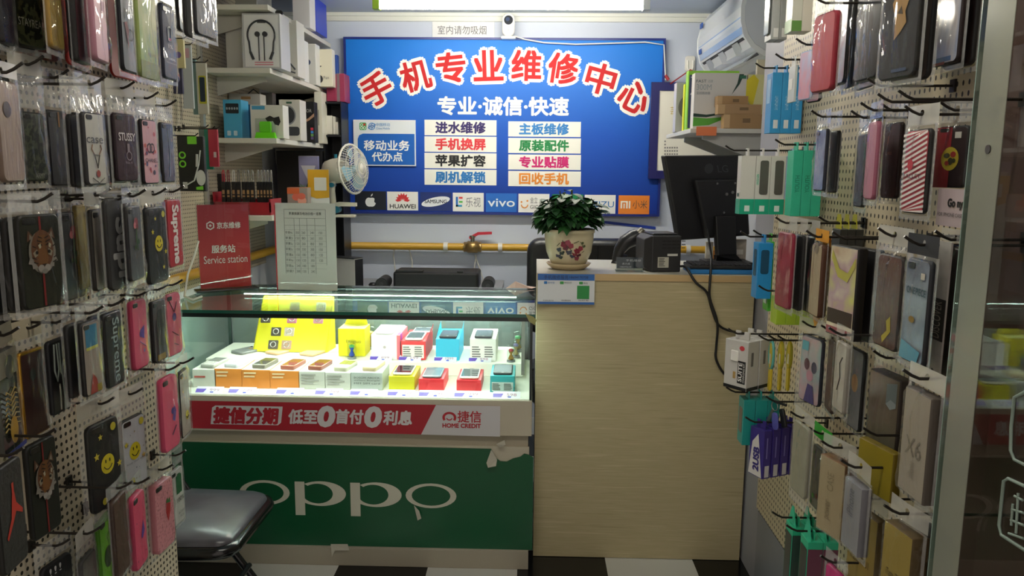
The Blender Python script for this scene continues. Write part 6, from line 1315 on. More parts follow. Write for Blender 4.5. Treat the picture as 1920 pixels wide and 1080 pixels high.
JUMP = [('p', [(.02, .80), (.10, .80), (.10, .72), (.15, .60), (.38, .50), (.36, .46), (.12, .52), (-.04, .42), (-.26, .30), (-.30, .33), (-.08, .48), (-.02, .62), (.02, .70)], '#a83428')]
ROSE = [('d', .05, .78, .14, '#8a3a40'), ('d', -.04, .74, .1, '#b86a6c'), ('d', .1, .72, .09, '#6c2a34'), ('l', [(.05, .7), (.0, .55), (.08, .4)], .001, '#3a5a34'), ('d', .14, .52, .08, '#2c4a2c'), ('d', -.1, .45, .07, '#34502e')]
PLACED = []
def bag(side, box, lab, face, edge='#1a1a1c', ops=(), d=.085, th=.011, yt=None, head='c', film=0, back=(), nm=None, rad=.14, cam=True, wr=(.46, .54), name='phone_case_pack', fixw=None, hookit=True, cat='phone case', padb=.012, padw=.012, lens='#101014', hl=None, hx=0.0, lock=False):
    x0, x1, y0, y1 = box; s_ = 1 if side == 'L' else -1
    xc, yc = (x0 + x1) / 2, (y0 + y1) / 2; base = R(90) if side == 'L' else R(-90)
    depth = (1 + len(back)) * (th + .016) + .002
    def place(d):
        X = (PL + d) if side == 'L' else (PR - d)
        c0 = onX(xc, yc, X); H_ = onX(xc, y0, X).z - onX(xc, y1, X).z
        Wp = abs(onX(x1, yc, X).y - onX(x0, yc, X).y); W_ = fixw or min(max(Wp, wr[0] * H_), wr[1] * H_); best = None; Yc = c0.y
        for a in [i * 2 for i in range(-16, 17)]:
            dv = Vector((math.cos(base + R(a)), math.sin(base + R(a)), 0)) * W_ / 2; cc = Vector((X, c0.y, c0.z))
            pw = abs(proj(cc + dv)[0] - proj(cc - dv)[0]); e = abs(pw - (x1 - x0)) + .25 * abs(a)
            if best is None or e < best[0]: best = (e, a)
        a = best[1]; dv = Vector((math.cos(base + R(a)), math.sin(base + R(a)), 0)) * W_ / 2
        for _ in range(6):
            cc = Vector((X, Yc, c0.z)); pm = (proj(cc + dv)[0] + proj(cc - dv)[0]) / 2; cc2 = Vector((X, Yc + .01, c0.z)); g_ = ((proj(cc2 + dv)[0] + proj(cc2 - dv)[0]) / 2 - pm) / .01
            Yc += (xc - pm) / g_
        def zat(py):
            lo, hi = -1.0, 3.5
            for _ in range(40):
                md = (lo + hi) / 2
                if proj((X, Yc, md))[1] > py: lo = md
                else: hi = md
            return lo
        ax = Vector((math.cos(base + R(a)), math.sin(base + R(a)))); iy = Vector((-ax.y, ax.x)); hw = W_ / 2 + padw + .002
        o = Vector((X, Yc)); cs = [o + ax * sx + iy * sy for sx, sy in ((-hw, -.008), (hw, -.008), (hw, depth), (-hw, depth))]
        zb0, zt0 = zat(y1), zat(y0); bad = 0.0
        wall = PL if side == 'L' else PR
        for c in cs:
            bad += max(0, (wall + .004 - c.x) if side == 'L' else (c.x - wall + .004)) * 3
        zr_ = (zb0 - padb - .004, zt0 + .05)
        for (cs2, z2) in PLACED:
            if z2[0] > zr_[1] or zr_[0] > z2[1]: continue
            pen = 9.0
            for A_, B_ in ((cs, cs2), (cs2, cs)):
                for i in range(4):
                    n_ = A_[(i + 1) % 4] - A_[i]; n_ = Vector((n_.y, -n_.x)).normalized()
                    p1 = [c.dot(n_) for c in cs]; p2 = [c.dot(n_) for c in cs2]
                    pen = min(pen, max(p1) - min(p2), max(p2) - min(p1))
            if pen > 0: bad += pen
        return bad, X, Yc, a, zb0, zt0, W_, zat, cs, zr_
    best_ = None
    for dd in (0, -.01, .01, -.02, .02, -.03, .03, -.04, .04, .05, -.05, .06, .075):
        if d + dd < .02 or d + dd > .21 or (lock and dd > 0): continue
        r_p = place(d + dd)
        if best_ is None or r_p[0] + abs(dd) * .02 < best_[0] - 1e-9: best_ = (r_p[0] + abs(dd) * .02, r_p, d + dd)
        if r_p[0] <= 0: break
    bad, X, Yc, a, zb0, zt0, W_, zat, cs, zr_ = best_[1]; d = best_[2]; PLACED.append((cs, zr_)); H_ = zt0 - zb0
    top = (zat(yt) - zb0) if yt is not None else H_ + .05
    random.seed(int(x0 * 7 + y0 * 3)); seed = random.random() * 9
    inw = Vector((-math.sin(base + R(a)), math.cos(base + R(a)), 0))    # local +y in world: toward the board
    alln = [(lab, face, edge, ops)] + [(b[0], P(b[1]), b[2] if len(b) > 2 else '#18181a', b[3] if len(b) > 3 else ()) for b in back]
    off = 0.0; hk = None; hh = top - .014
    gap = max(.006, top - .034 - H_); zh = H_ + gap
    Wb = W_ + padw * 2
    for i, (lb, fc, ed, op) in enumerate(alln):
        loc = Vector((X, Yc, zb0)) + inw * off + (Vector((0, (.004 if i % 2 else -.003) * (i > 0), -.004 * i)))
        t = thing(name, lb, cat, loc, base + R(a), 'bagged cases on the %s board' % ('left' if side == 'L' else 'right'))
        mb = MB(P(fc)); mb.rslab(-W_ / 2, W_ / 2, 0, H_, 0, th, rad * W_, .003, 5, P(ed)); mb.build('case', t)
        if cam and i == 0:
            MB(m('#0d0d10', .3)).rslab(-W_ * .40, -W_ * .10, H_ * .90, H_ * .965, -.0012, .001, .004, .0005).build('camera_cutout', t)
        if op: draw(op, W_, H_).build('print', t)
        if head != 'n':
            # film: front and back sheets pinched at the border, pushed out over the case
            nx, nz = 6, 12
            for sgn in (-1, 1) if i == 0 else (-1,):
                mb = MB(FILM[(film + i) % 3]); vs = []
                for j in range(nz + 1):
                    v = -padb + (zh + padb) * j / nz
                    for k in range(nx + 1):
                        u = (k / nx - .5) * Wb; ex = min(k, nx - k) / 1.0; ez = min(j, nz - j)
                        on = 1.0 if (ex > .5 and 0 < j and v < H_ + .012) else 0.0
                        fade = 1.0 if v < H_ else max(0.0, 1 - (v - H_) / max(gap, .01))
                        wob = math.sin(u * 90 + seed * 3 + v * 40) * .0016 + math.sin(v * 130 + seed * 7 - u * 50) * .0014 + random.uniform(-.001, .001)
                        if sgn < 0: y = th * .5 + (-.0045 - th * .5 + min(0, wob)) * (on if fade >= 1 else min(1, ex) * fade)
                        else: y = th * .5 + (.0025 + th * .5 + max(0, wob)) * (on if fade >= 1 else min(1, ex) * fade)
                        vs.append((u + (random.uniform(-.002, .002) if ex == 0 else 0), y + (wob * .7 if on == 0 else 0), v + (random.uniform(-.003, .003) if ez == 0 else 0)))
                mb.add(vs, [(j * (nx + 1) + k, j * (nx + 1) + k + 1, (j + 1) * (nx + 1) + k + 1, (j + 1) * (nx + 1) + k) for j in range(nz) for k in range(nx)], True)
                mb.build('bag_film', t)
            sm_ = MB(SEAM_SHEEN); xi, xo, yy = W_ / 2 + .004, Wb / 2 + .0005, th * .5  # milky seams and upper strip; whiteness stands in for highlights on crinkled film
            sm_.add([(-xo, yy, zh), (-xi, yy, zh), (-xi, yy, -.003), (xi, yy, -.003), (xi, yy, zh), (xo, yy, zh), (xo, yy, -padb), (-xo, yy, -padb), (xi, yy, H_ + .006), (-xi, yy, H_ + .006)], [(0, 1, 2, 7), (2, 3, 6, 7), (3, 4, 5, 6), (9, 8, 4, 1)]).build('bag_seam_sheen', t)
            # header strip with its hang hole
            hm = {'c': CLEARHEAD, 'w': HEAD}.get(head) or P(head)
            mb = MB(hm); r = .0055; wv = Wb * .49
            inner = [(r * math.cos(R(45 * q)), hh + r * math.sin(R(45 * q))) for q in range(8)]
            outer = [(wv, hh), (wv, top), (0, top), (-wv, top), (-wv, hh), (-wv, zh), (0, zh), (wv, zh)]
            mb.add([(p[0] + hx * 0, th * .5 + .002 * math.sin(p[0] * 60 + seed), p[1]) for p in inner + outer], [(q, (q + 1) % 8, (q + 1) % 8 + 8, q + 8) for q in range(8)], True)
            mb.build('bag_header', t)
        off += th + .016
    if hookit:
        hz = zb0 + hh - .0018
        wallX = PL if side == 'L' else PR
        nmx = nm or short(lab, 7)
        hook('wire hook holding the ' + nmx, side, wallX, Yc, hz, d + .012, 'wire hooks on the %s board' % ('left' if side == 'L' else 'right'))
    return Yc, zb0, H_, W_
L, Rr = 'L', 'R'
DK = '#17171b'
# ---- left board, top row (upper ends cut by the photo edge)
bag(L, (26, 86, -60, 90), 'dark camouflage case with pale capital lettering, top row nearest the entrance', CAMO2, '#16160f', [('t', 'STAYREAL', -.42, .40, .26, .36, '#a8a896'), ('p', [(.22, .2), (.42, .2), (.32, .30)], '#5c6a4c')], nm='camouflage lettering case', back=[('glossy black case behind the camouflage lettering case', '#121216')])
bag(L, (2, 24, -60, 84), 'black case with pale glints at the very entrance end of the top row', DARKSHINE, DK, nm='black entrance end case')
bag(L, (50, 108, -40, 112), 'red bag whose bottom edge shows beneath the camouflage lettering case', '#6a1a1a', '#5a1414', d=.035, nm='low red bag', head='w')
bag(L, (92, 117, -60, 92), 'gold yellow mirrored case in the top row', m('#b49a4c', .2, .6), '#8a6c2c', nm='gold yellow mirrored case', d=.06, cam=False)
RED = m('#b0241a', .5)
bag(L, (137, 167, -70, 116), 'blue and pink cloud print case inside a red bag', SKY, '#2a2c34', nm='cloud print case', d=.095)
bag(L, (119, 168, -70, 126), 'glossy red bag behind the cloud print case', RED, '#a02018', nm='first red bag', d=.07, th=.006, cam=False, head='n', name='red_pouch', cat='pouch')
bag(L, (176, 200, -60, 116), 'pale pink flip case in the top row', '#b88a96', '#9a6a78', [('p', [(.1, .5), (.3, .62), (.25, .8), (.05, .7)], '#8a4a6a')], nm='pale pink flip case', back=[('wine red case behind the pale pink flip case', '#5a1c28')], cam=False, th=.016)
bag(L, (227, 259, -60, 137), 'white case with red and grey letters, inside a red bag', '#b4bccc', '#23242a', [('t', 'NYC', -.3, .35, .50, .60, '#8a8e96'), ('p', [(-.35, .46), (-.2, .48), (-.12, .40), (-.2, .22), (-.28, .36)], '#b83a50'), ('t', 'DIG', -.12, .42, .30, .42, '#5a5a60')], nm='white lettered case in red', d=.1)
bag(L, (203, 258, -60, 149), 'glossy red bag behind the white lettered case', RED, '#a02018', nm='second red bag', d=.075, th=.006, cam=False, head='n', name='red_pouch', cat='pouch')
bag(L, (260, 294, -50, 148), 'green and yellow landscape print case', GREENV, '#7c8a4c', [('r', -.5, .5, .0, .16, '#5c6a2c'), ('t', 'mini', -.1, .4, .22, .26, '#6c5c2c')], nm='green landscape case', head='w')
bag(L, (306, 330, 10, 149), 'navy case with empty battery symbol and one percent text', '#1c2648', '#12182c', [('l', [(-.12, .52), (.12, .52), (.12, .70), (-.12, .70), (-.12, .52)], .0012, '#c8c8d0'), ('r', -.06, .06, .70, .72, '#c8c8d0'), ('r', -.09, .09, .53, .56, '#c04a6a'), ('t', '1%', -.14, .16, .42, .47, '#c8c8d0'), ('t', 'LOADING', -.2, .3, .26, .29, '#b8b8c4'), ('t', 'Please wait one moment', -.35, .4, .21, .23, '#8a8ca0')], nm='navy battery case', back=[('black case behind the navy battery case', '#15151a')])
bag(L, (334, 362, -70, 62), 'clear bag with silvery blue case near the ceiling', mnoise(['#1c2a3c', '#5a7a94', '#a8b4bc'], 8, .15), DK, nm='silvery blue case')
bag(L, (366, 405, -80, 70), 'dark navy case last of the top row', '#141a30', '#0d0f18', nm='last navy case', back=[('black case behind the last navy one', '#0e0e12')], d=.1)
# ---- left board, second row
bag(L, (0, 41, 152, 342), 'brown wood grain case with a round dark hole', WOODC, '#6a584c', [('d', -.12, .72, .17, '#3a2e34')], yt=114, nm='wood grain case', cam=False, head='w', rad=.2)
bag(L, (44, 88, 210, 340), 'green camouflage case hanging beside the wood grain one', CAMO, '#14150f', [('t', 'ARMY', -.1, .3, .05, .12, '#8a8a80')], yt=102, nm='green camouflage case', head='w', film=1, d=.09)
bag(L, (93, 132, 207, 348), 'black case with an orange line at the top', '#141217', DK, [('r', -.02, .05, .78, .98, '#8a5a1c'), ('d', .3, .93, .1, '#6a2a2c')], yt=128, nm='black case with orange line')
bag(L, (146, 166, 212, 352), 'slim black case with bluish print seen almost edge on', mnoise(['#14141a', '#2a3a5c', '#5c6078'], 9, .2), DK, yt=130, nm='slim bluish case', wr=(.44, .5))
bag(L, (161, 198, 211, 347), 'white case with a reindeer line drawing', '#a8a69e', '#202024', [('t', 'case', -.45, .38, .58, .66, '#44444a'), ('l', [(-.12, .42), (-.25, .5), (-.2, .56)], .001, '#7c5c4a'), ('l', [(.1, .42), (.24, .5), (.2, .56)], .001, '#7c5c4a'), ('l', [(-.14, .42), (.12, .42), (.0, .24), (-.14, .42)], .001, '#4c4846'), ('d', 0, .16, .1, '#8a3a34'), ('l', [(-.3, .1), (0, .03), (.3, .1)], .001, '#5c5854')], yt=140, nm='reindeer drawing case', film=1, back=[('dark case behind the reindeer drawing case', '#1c1c20')])
bag(L, (217, 257, 213, 340), 'maroon case with white scribble lettering', '#2e1420', '#1c0d16', [('t', 'STUSSY', -.35, .42, .60, .72, '#c8c0c0', 0, .02), ('o', .08, .38, .13, .03, '#8a7c84'), ('t', 'No.4', -.1, .2, .26, .30, '#8a7c84'), ('r', .0, .1, .44, .56, '#8a7c84')], yt=150, nm='maroon scribble case', film=2, head='w', back=[('grey case behind the maroon scribble case', '#4a484a')])
bag(L, (268, 296, 224, 345), 'pink makeup print case with interlocked letters', '#c89aa4', '#1c1a20', [('dots', 14, ['#b04a5c', '#5a5078', '#c05a50', '#4a4a60'], .03, .08, 4), ('o', -.08, .56, .16, .045, '#2a2438'), ('o', .1, .56, .16, .045, '#2a2438'), ('t', 'CHANEL', -.4, .42, .34, .40, '#2a2438')], yt=170, nm='pink makeup print case', head='w', back=[('black case behind the pink makeup print case', '#121216')])
bag(L, (305, 327, 230, 342), 'blue black case at the inner end of the second row', mnoise(['#1c2438', '#3a4460', '#14161f'], 9, .2), DK, [('l', [(0, .9), (.1, .5), (.0, .1)], .001, '#8a94a8')], yt=185, nm='blue black end case')
# ---- left board, third row
bag(L, (40, 116, 402, 576), 'large dark case with a tiger face and red stripe', '#16190f', '#0f100c', TIGER, yt=358, nm='large tiger face case', film=0, back=[('second dark case behind the large tiger face', '#13140f'), ('third dark case deepest behind the large tiger face', '#101010')], d=.10, wr=(.46, .56))
bag(L, (118, 157, 397, 560), 'grey case with small red rose print', GREYROSE, '#1c1d1f', ROSE, yt=360, nm='grey rose case', film=2)
bag(L, (148, 171, 384, 540), 'yellow sleeve peeping out behind the clear bag', '#8a7420', '#6a5818', yt=350, nm='yellow sleeve', lock=True, d=.03, cam=False)
bag(L, (176, 204, 392, 542), 'shiny clear case with silver streaks', mnoise(['#5c5852', '#a09a90', '#3c3832'], 10, .15, (3, 1, .5)), '#2a2826', yt=350, nm='shiny clear streaked case', film=2, head='w')
bag(L, (203, 250, 372, 540), 'dark grey case with huge white sideways letters', '#3a3a3c', '#222224', [('t', 'Supr', -.36, .36, .03, .80, '#a8a8a6', -90, .05)], yt=358, nm='grey huge letter case', head='c', film=1, cam=False)
bag(L, (242, 268, 386, 525), 'dark rose print case between lettered cases', GREYROSE, DK, ROSE, yt=352, nm='slim dark rose case')
bag(L, (277, 314, 388, 530), 'black case with one smiley and yellow stars', '#14161a', '#0e0f12', smiley(.05, .52, .2) + [star(-.25, .68, .08), star(.35, .4, .08), star(-.1, .85, .06), star(.2, .2, .07), ('d', .3, .9, .08, '#b8b030')], yt=350, nm='black smiley star case', film=0, head='w')
bag(L, (315, 342, 374, 500), 'red case with sideways white lettering', '#a82030', '#7a1420', [('t', 'Supreme', -.3, .3, .05, .92, '#e0d8d4', -90, .04)], yt=346, nm='red lettered case', cam=False)
# ---- left board, fourth row
bag(L, (0, 36, 655, 845), 'clear blister case with a golden feather print and blue foot', mnoise(['#3a3a34', '#22241f', '#4a4a40'], 8, .15), '#4a4a44', [('r', -.5, .5, .74, .99, '#8a8678'), ('d', .1, .82, .26, '#5c625e')] + [('l', [(-.05, .2 + k * .05), (.2 + .0 * k, .26 + k * .05), (.38 - k * .015, .24 + k * .05)], .0012, '#a08a50') for k in range(8)] + [('l', [(-.05, .2 + k * .05), (-.28, .26 + k * .05), (-.42 + k * .015, .24 + k * .05)], .0012, '#a08a50') for k in range(8)] + [('d', -.05, .22, .2, '#a8842c', .3), ('r', -.5, .5, .0, .045, '#1c2c7c')], yt=610, head='#a49e8c', nm='golden feather case', cam=False)
bag(L, (43, 89, 656, 815), 'dark red case with gold rim on a tan card', '#3c1e1a', m('#b88a2c', .25, .7), [('d', -.05, .72, .12, '#2a2c26', .16), ('r', -.46, .46, .975, 1.0, m('#c89a34', .25, .7))], yt=598, head='#a89e86', nm='gold rimmed red case', cam=False, padw=.012)
t = bag(L, (96, 130, 636, 772), 'coiled pale earphone cable in a clear bag', '#18181a', DK, [('l', [(-.25, .95), (-.3, .6), (-.2, .45), (-.08, .6), (-.12, .95)], .0016, '#9aa49a'), ('l', [(.0, .95), (.02, .55), (.18, .45), (.26, .6), (.2, .7), (.08, .6), (.12, .2), (.1, .02)], .0016, '#9aa49a'), ('l', [(-.1, .4), (-.12, .05)], .0014, '#8a8478'), ('l', [(.3, .96), (.34, .6), (.3, .4)], .0014, '#8a948a')], yt=588, nm='coiled earphone bag', cam=False, name='earphone_pack', cat='earphone')
bag(L, (158, 190, 602, 738), 'black case with blue label and gold trim', '#8a8076', '#141416', [('r', -.35, .3, .66, .95, '#2a6c8c'), ('r', -.35, .3, .62, .66, '#a8a84c'), ('p', [(-.3, .02), (-.1, .3), (.1, .2), (.2, .02)], '#8a3028'), ('r', .1, .35, .02, .12, '#8a7a2c')], yt=570, nm='blue label case', head='c', film=0, back=[('black case behind the blue label case', '#111114')])
bag(L, (200, 231, 585, 722), 'black case with sideways pale outline lettering', '#16171a', '#0f0f12', [('t', 'Supreme', -.2, .3, .05, .92, '#8a9a9a', -90, .01)], yt=556, nm='pale outline letter case', film=2, back=[('black case tucked behind the outline letter case', '#131316')])
bag(L, (250, 277, 562, 690), 'hot pink case with violet sketch, fourth row', '#c84a6c', '#a83454', [('d', .0, .5, .1, '#5a3a8c'), ('p', [(-.05, .56), (.25, .62), (.2, .42), (.05, .45)], '#5a4098'), ('l', [(-.1, .4), (.3, .3)], .001, '#8a5a9a'), ('d', .15, .25, .06, '#6a4a8c')], yt=540, nm='hot pink sketch case', rad=.2, th=.013)
bag(L, (288, 312, 563, 676), 'dark case with a grey standing figure print', '#4a444a', '#17151a', [('p', [(-.2, .1), (-.3, .6), (-.1, .85), (.15, .85), (.28, .6), (.2, .1)], '#2a262c'), ('r', -.3, .3, .02, .12, '#8a7434')], yt=530, nm='grey figure case', film=0)
bag(L, (313, 341, 550, 665), 'pink floral case last in the fourth row', '#c8566e', '#a8405a', [('d', .0, .62, .13, '#4a3a78'), ('l', [(-.3, .9), (.0, .7), (.2, .85)], .001, '#4a2434'), ('l', [(-.2, .4), (.2, .3)], .001, '#5a3044'), ('l', [(-.1, .2), (.15, .15)], .001, '#5a3044')], yt=522, nm='pink floral case', rad=.2)
# ---- left board, fifth row
bag(L, (0, 47, 868, 1062), 'dark leather look case with a red leaping figure emblem', LEATH, '#1a1917', JUMP, nm='red leaping emblem case', yt=835, head='n', cam=False, d=.10)
bag(L, (58, 110, 826, 1000), 'dark case with a faded tiger face, lower row', '#14160f', '#0e0f0c', TIGER, nm='faded lower tiger case', yt=800, head='n', d=.06)
bag(L, (170, 226, 790, 950), 'black case with yellow smiley and stars in a wide clear bag', '#17181a', '#101012', smiley(.05, .50, .22) + [star(-.3, .64, .1), star(.42, .44, .09), star(-.15, .84, .08), ('d', .28, .9, .09, '#b8ac30'), ('d', -.15, .1, .08, '#b0a434'), ('p', [(.3, .16), (.42, .3), (.46, .16)], '#8a9a6c')], yt=742, nm='black smiley bag case', d=.11, padw=.02, padb=.03, head='w', film=1)
bag(L, (231, 274, 782, 912), 'white case with yellow smiley and small stars', '#b4b6bc', '#1c1c20', smiley(.0, .52, .24) + [star(-.36, .66, .1), star(.34, .4, .1, '#b89a50'), ('d', .32, .9, .1, '#b8ac30'), ('d', -.2, .12, .1, '#b8ac30'), ('dots', 12, ['#7a7c88', '#9a8c78'], .012, .03, 6), ('t', 'Keep your smile', -.4, .4, .36, .40, '#6c6c74')], yt=725, nm='white smiley case', head='w', film=0)
bag(L, (305, 336, 706, 842), 'hot pink case with violet sketch, fifth row', '#d05470', '#b03e5c', [('d', .1, .52, .1, '#4a3a80'), ('p', [(.05, .4), (.2, .6), (.3, .5), (.2, .36)], '#50408c'), ('l', [(.0, .2), (.25, .3)], .0012, '#5a3a50')], yt=680, nm='lower pink sketch case', rad=.2, th=.014, head='c')
bag(L, (339, 356, 694, 815), 'clear black rimmed case with small smiley, last in its row', mnoise(['#8a887c', '#a8a498', '#78766c'], 12, .2), '#131316', smiley(.1, .3, .16) + [('dots', 8, ['#a8842c', '#6c6a60'], .03, .06, 3)], yt=668, nm='clear smiley case', head='w')
# ---- left board, sixth row
bag(L, (86, 140, 1050, 1190), 'black case with white writing at the bottom edge', '#1a1a1e', DK, [('t', '!!!', -.3, .1, .85, .95, '#c8c8c8')], yt=1008, nm='bottom black case', d=.06, cam=False)
bag(L, (160, 184, 1040, 1180), 'grey smoky case in a crumpled clear bag', mnoise(['#4c504e', '#787a74', '#2c2e2e'], 9, .2), '#2a2a2a', yt=985, nm='grey smoky case', head='w', film=1, cam=False)
bag(L, (191, 215, 968, 1115), 'lime green case with an oval dark hole', '#6cae24', '#4c8a1a', [('d', .0, .5, .26, '#28401c', .3)], yt=940, nm='lime green case', cam=True, rad=.16, film=2)
bag(L, (218, 240, 930, 1075), 'brown case between the green and pink ones', '#4a3226', '#34221a', yt=900, nm='brown lower case', film=1, cam=False)
bag(L, (252, 275, 925, 1060), 'hot pink case with violet sketch, lowest row', '#cc4a68', '#a83454', [('p', [(.0, .4), (.2, .6), (.3, .45), (.1, .36)], '#5a3a8c'), ('dots', 5, '#5a2a4a', .02, .04, 7)], yt=892, nm='lowest pink sketch case', rad=.2, th=.014, back=[('green edged case behind the lowest pink one', '#4a8a20')])
bag(L, (292, 327, 902, 1028), 'speckled pink case with a red strawberry', SPECK, '#b06a74', [('p', [(.08, .66), (.30, .62), (.26, .5), (.14, .38), (.04, .52)], '#a81c24'), ('p', [(.06, .66), (.14, .73), (.19, .68), (.26, .72), (.3, .63)], '#2a6a2c')], yt=868, nm='strawberry case', rad=.18, th=.02, head='w', film=1)
bag(L, (322, 345, 880, 982), 'white case with green full battery symbol', '#b4b4ae', '#8a8a86', [('r', -.1, .32, .55, .88, '#1c5a34'), ('r', .0, .22, .88, .91, '#1c5a34'), ('t', '100%', -.1, .42, .40, .48, '#4a4c4a'), ('t', 'BATTERY', -.05, .42, .18, .22, '#6c6c68'), ('t', 'FULL', .05, .42, .11, .15, '#6c6c68')], yt=842, nm='full battery case', d=.09, rad=.16, wr=(.5, .62))
# ---- packs on the back board, left
carton('cable_pack', 'white cable pack with yellow edge picturing a dark plug, beside the rail', 'pack', 369, 388, 118, 214, 3.12, onY(378, 214, 3.12).z, .012, '#bcb8a8', None, None, lambda t, W_, H_, D: (MB(m('#b8b430')).rslab(-.3 * W_, .42 * W_, .2 * H_, .75 * H_, -.001, 0, .004).build('yellow_frame', t), MB(m('#2a3440', .2)).rslab(-.2 * W_, .32 * W_, .24 * H_, .72 * H_, -.002, -.001, .004).build('window', t)))
carton('teal_pack', 'slim greenish pack next to the plug picture pack', 'pack', 360, 369, 112, 212, 3.15, onY(378, 214, 3.12).z, .012, '#6c8a88', None)
carton('tempered_pack', 'pale pink and white screen film pack beyond the navy battery case', 'pack', 341, 361, 85, 204, 3.05, onY(350, 204, 3.05).z, .008, '#b4bcc0', None, None, lambda t, W_, H_, D: MB(m('#c49aa8')).poly([(-.3 * W_, .8 * H_), (.3 * W_, .8 * H_), (.3 * W_, .95 * H_), (-.3 * W_, .95 * H_)], -.0008).build('pink_print', t))
carton('ring_pack', 'cream ring holder pack above a navy striped pack', 'pack', 329, 345, 73, 128, 2.95, onY(337, 128, 2.95).z, .012, '#c4bc8c', None, None, dot_art('#6a5a8c', -.2, .45, .012))
carton('striped_pack', 'navy and white striped cable pack under the cream pack', 'pack', 324, 342, 128, 176, 2.95, onY(333, 176, 2.95).z, .010, '#2a2c4c', None, None, lambda t, W_, H_, D: MB(m('#c4c0b8')).poly([(-.2 * W_, 0), (-.05 * W_, 0), (.15 * W_, H_), (.02 * W_, H_)], -.0008).build('white_stripe', t))
def ear2(t, W_, H_, D):
    MB(m('#7ad034')).rslab(-.1 * W_, .25 * W_, .86 * H_, 1.0 * H_, -.001, 0, .002).build('green_label', t)
    MB(m('#7ad034')).ringz(-.32 * W_, .50 * H_, .014, .014, .006, .006, -.001).ringz(-.32 * W_, .66 * H_, .014, .014, .006, .006, -.001).build('green_mark', t)
    k = MB(m('#d0d0cc')); k.tube([(.38 * W_, -.002, .75 * H_), (.3 * W_, -.002, .5 * H_), (.1 * W_, -.002, .2 * H_), (-.2 * W_, -.002, .12 * H_)], .003, 6); k.tube([(.25 * W_, -.002, .68 * H_), (.22 * W_, -.002, .45 * H_)], .005, 6); k.ell(.36 * W_, .25 * H_, .018, .03, -.003); k.build('earphone_picture', t)
    MB(m('#7ad034')).poly([(.15 * W_, .03 * H_), (.42 * W_, .03 * H_), (.42 * W_, .10 * H_), (.15 * W_, .08 * H_)], -.001).build('green_bars', t)
    MB(m('#c8c8c4')).poly([(-.35 * W_, .05 * H_), (-.18 * W_, .05 * H_), (-.18 * W_, .17 * H_), (-.35 * W_, .17 * H_)], -.001).build('white_patch', t)
carton('earphone_pack', 'black earphone pack with lime label hanging on the back board', 'pack', 334, 383, 256, 359, 2.95, onY(358, 359, 2.95).z, .02, '#16181a', None, None, ear2)
carton('teal_sleeve', 'upright teal sleeve behind the red pack', 'pack', 384, 399, 243, 318, 3.10, onY(390, 318, 3.10).z, .006, '#2a8a74', None)
carton('red_pack', 'narrow red pack with white stickers beside the white shelf', 'pack', 391, 409, 243, 313, 3.06, onY(400, 313, 3.06).z, .01, '#b03848', None, None, lambda t, W_, H_, D: MB(m('#d0c4c0')).poly([(0, .25 * H_), (.3 * W_, .25 * H_), (.3 * W_, .4 * H_), (0, .4 * H_)], -.0008).build('sticker', t))
carton('glass_sleeve', 'pale green transparent sleeve left of the teal one', 'pack', 374, 386, 240, 322, 3.14, onY(380, 322, 3.14).z, .006, '#7c8c84', None)
for t_ in [o for o in C.objects if o.parent is None and o.name.split('.')[0] in ('cable_pack', 'teal_pack', 'tempered_pack', 'ring_pack', 'striped_pack', 'teal_sleeve', 'red_pack', 'glass_sleeve', 'earphone_pack') and o.location.y > 2.9 and o.location.x < XS - .05 and 'red display' not in o['label']]:
    b_ = t_.children[0].data; zt_ = max(v.co.z for v in b_.vertices); dy = max(v.co.y for v in b_.vertices) / 2
    hk_ = thing('display_hook', 'thin back board hook above the ' + short(t_['label'], 8), 'hook', (XL + .0065, t_.location.y + dy, t_.location.z + zt_ + .0028), 0, 'wire hooks on the back board')
    l_ = t_.location.x - XL + .01
    MB(HK).tube([(0, 0, 0), (l_, 0, 0), (l_ + .012, 0, .010)], .0025, 6).build('wire', hk_); MB(HK).box(0, .004, -.008, .008, -.01, .01).build('back_clip', hk_)
for lab, x, y, Y in () and (('hook end above the plug picture pack', 376, 104, 3.12), ('hook with black earphone pack on the back board', 352, 250, 2.95), ('hook above the red pack and teal sleeve', 396, 238, 3.08)):
    q = onY(x, y, Y); t = thing('display_hook', 'thin back board ' + lab, 'hook', (XL + .0065, q.y, q.z), 0, 'wire hooks on the back board')
    MB(HK).tube([(0, 0, 0), (q.x - XL + .02, 0, 0), (q.x - XL + .035, 0, .012)], .0025, 6).build('wire', t); MB(HK).box(0, .004, -.008, .008, -.01, .01).build('back_clip', t)
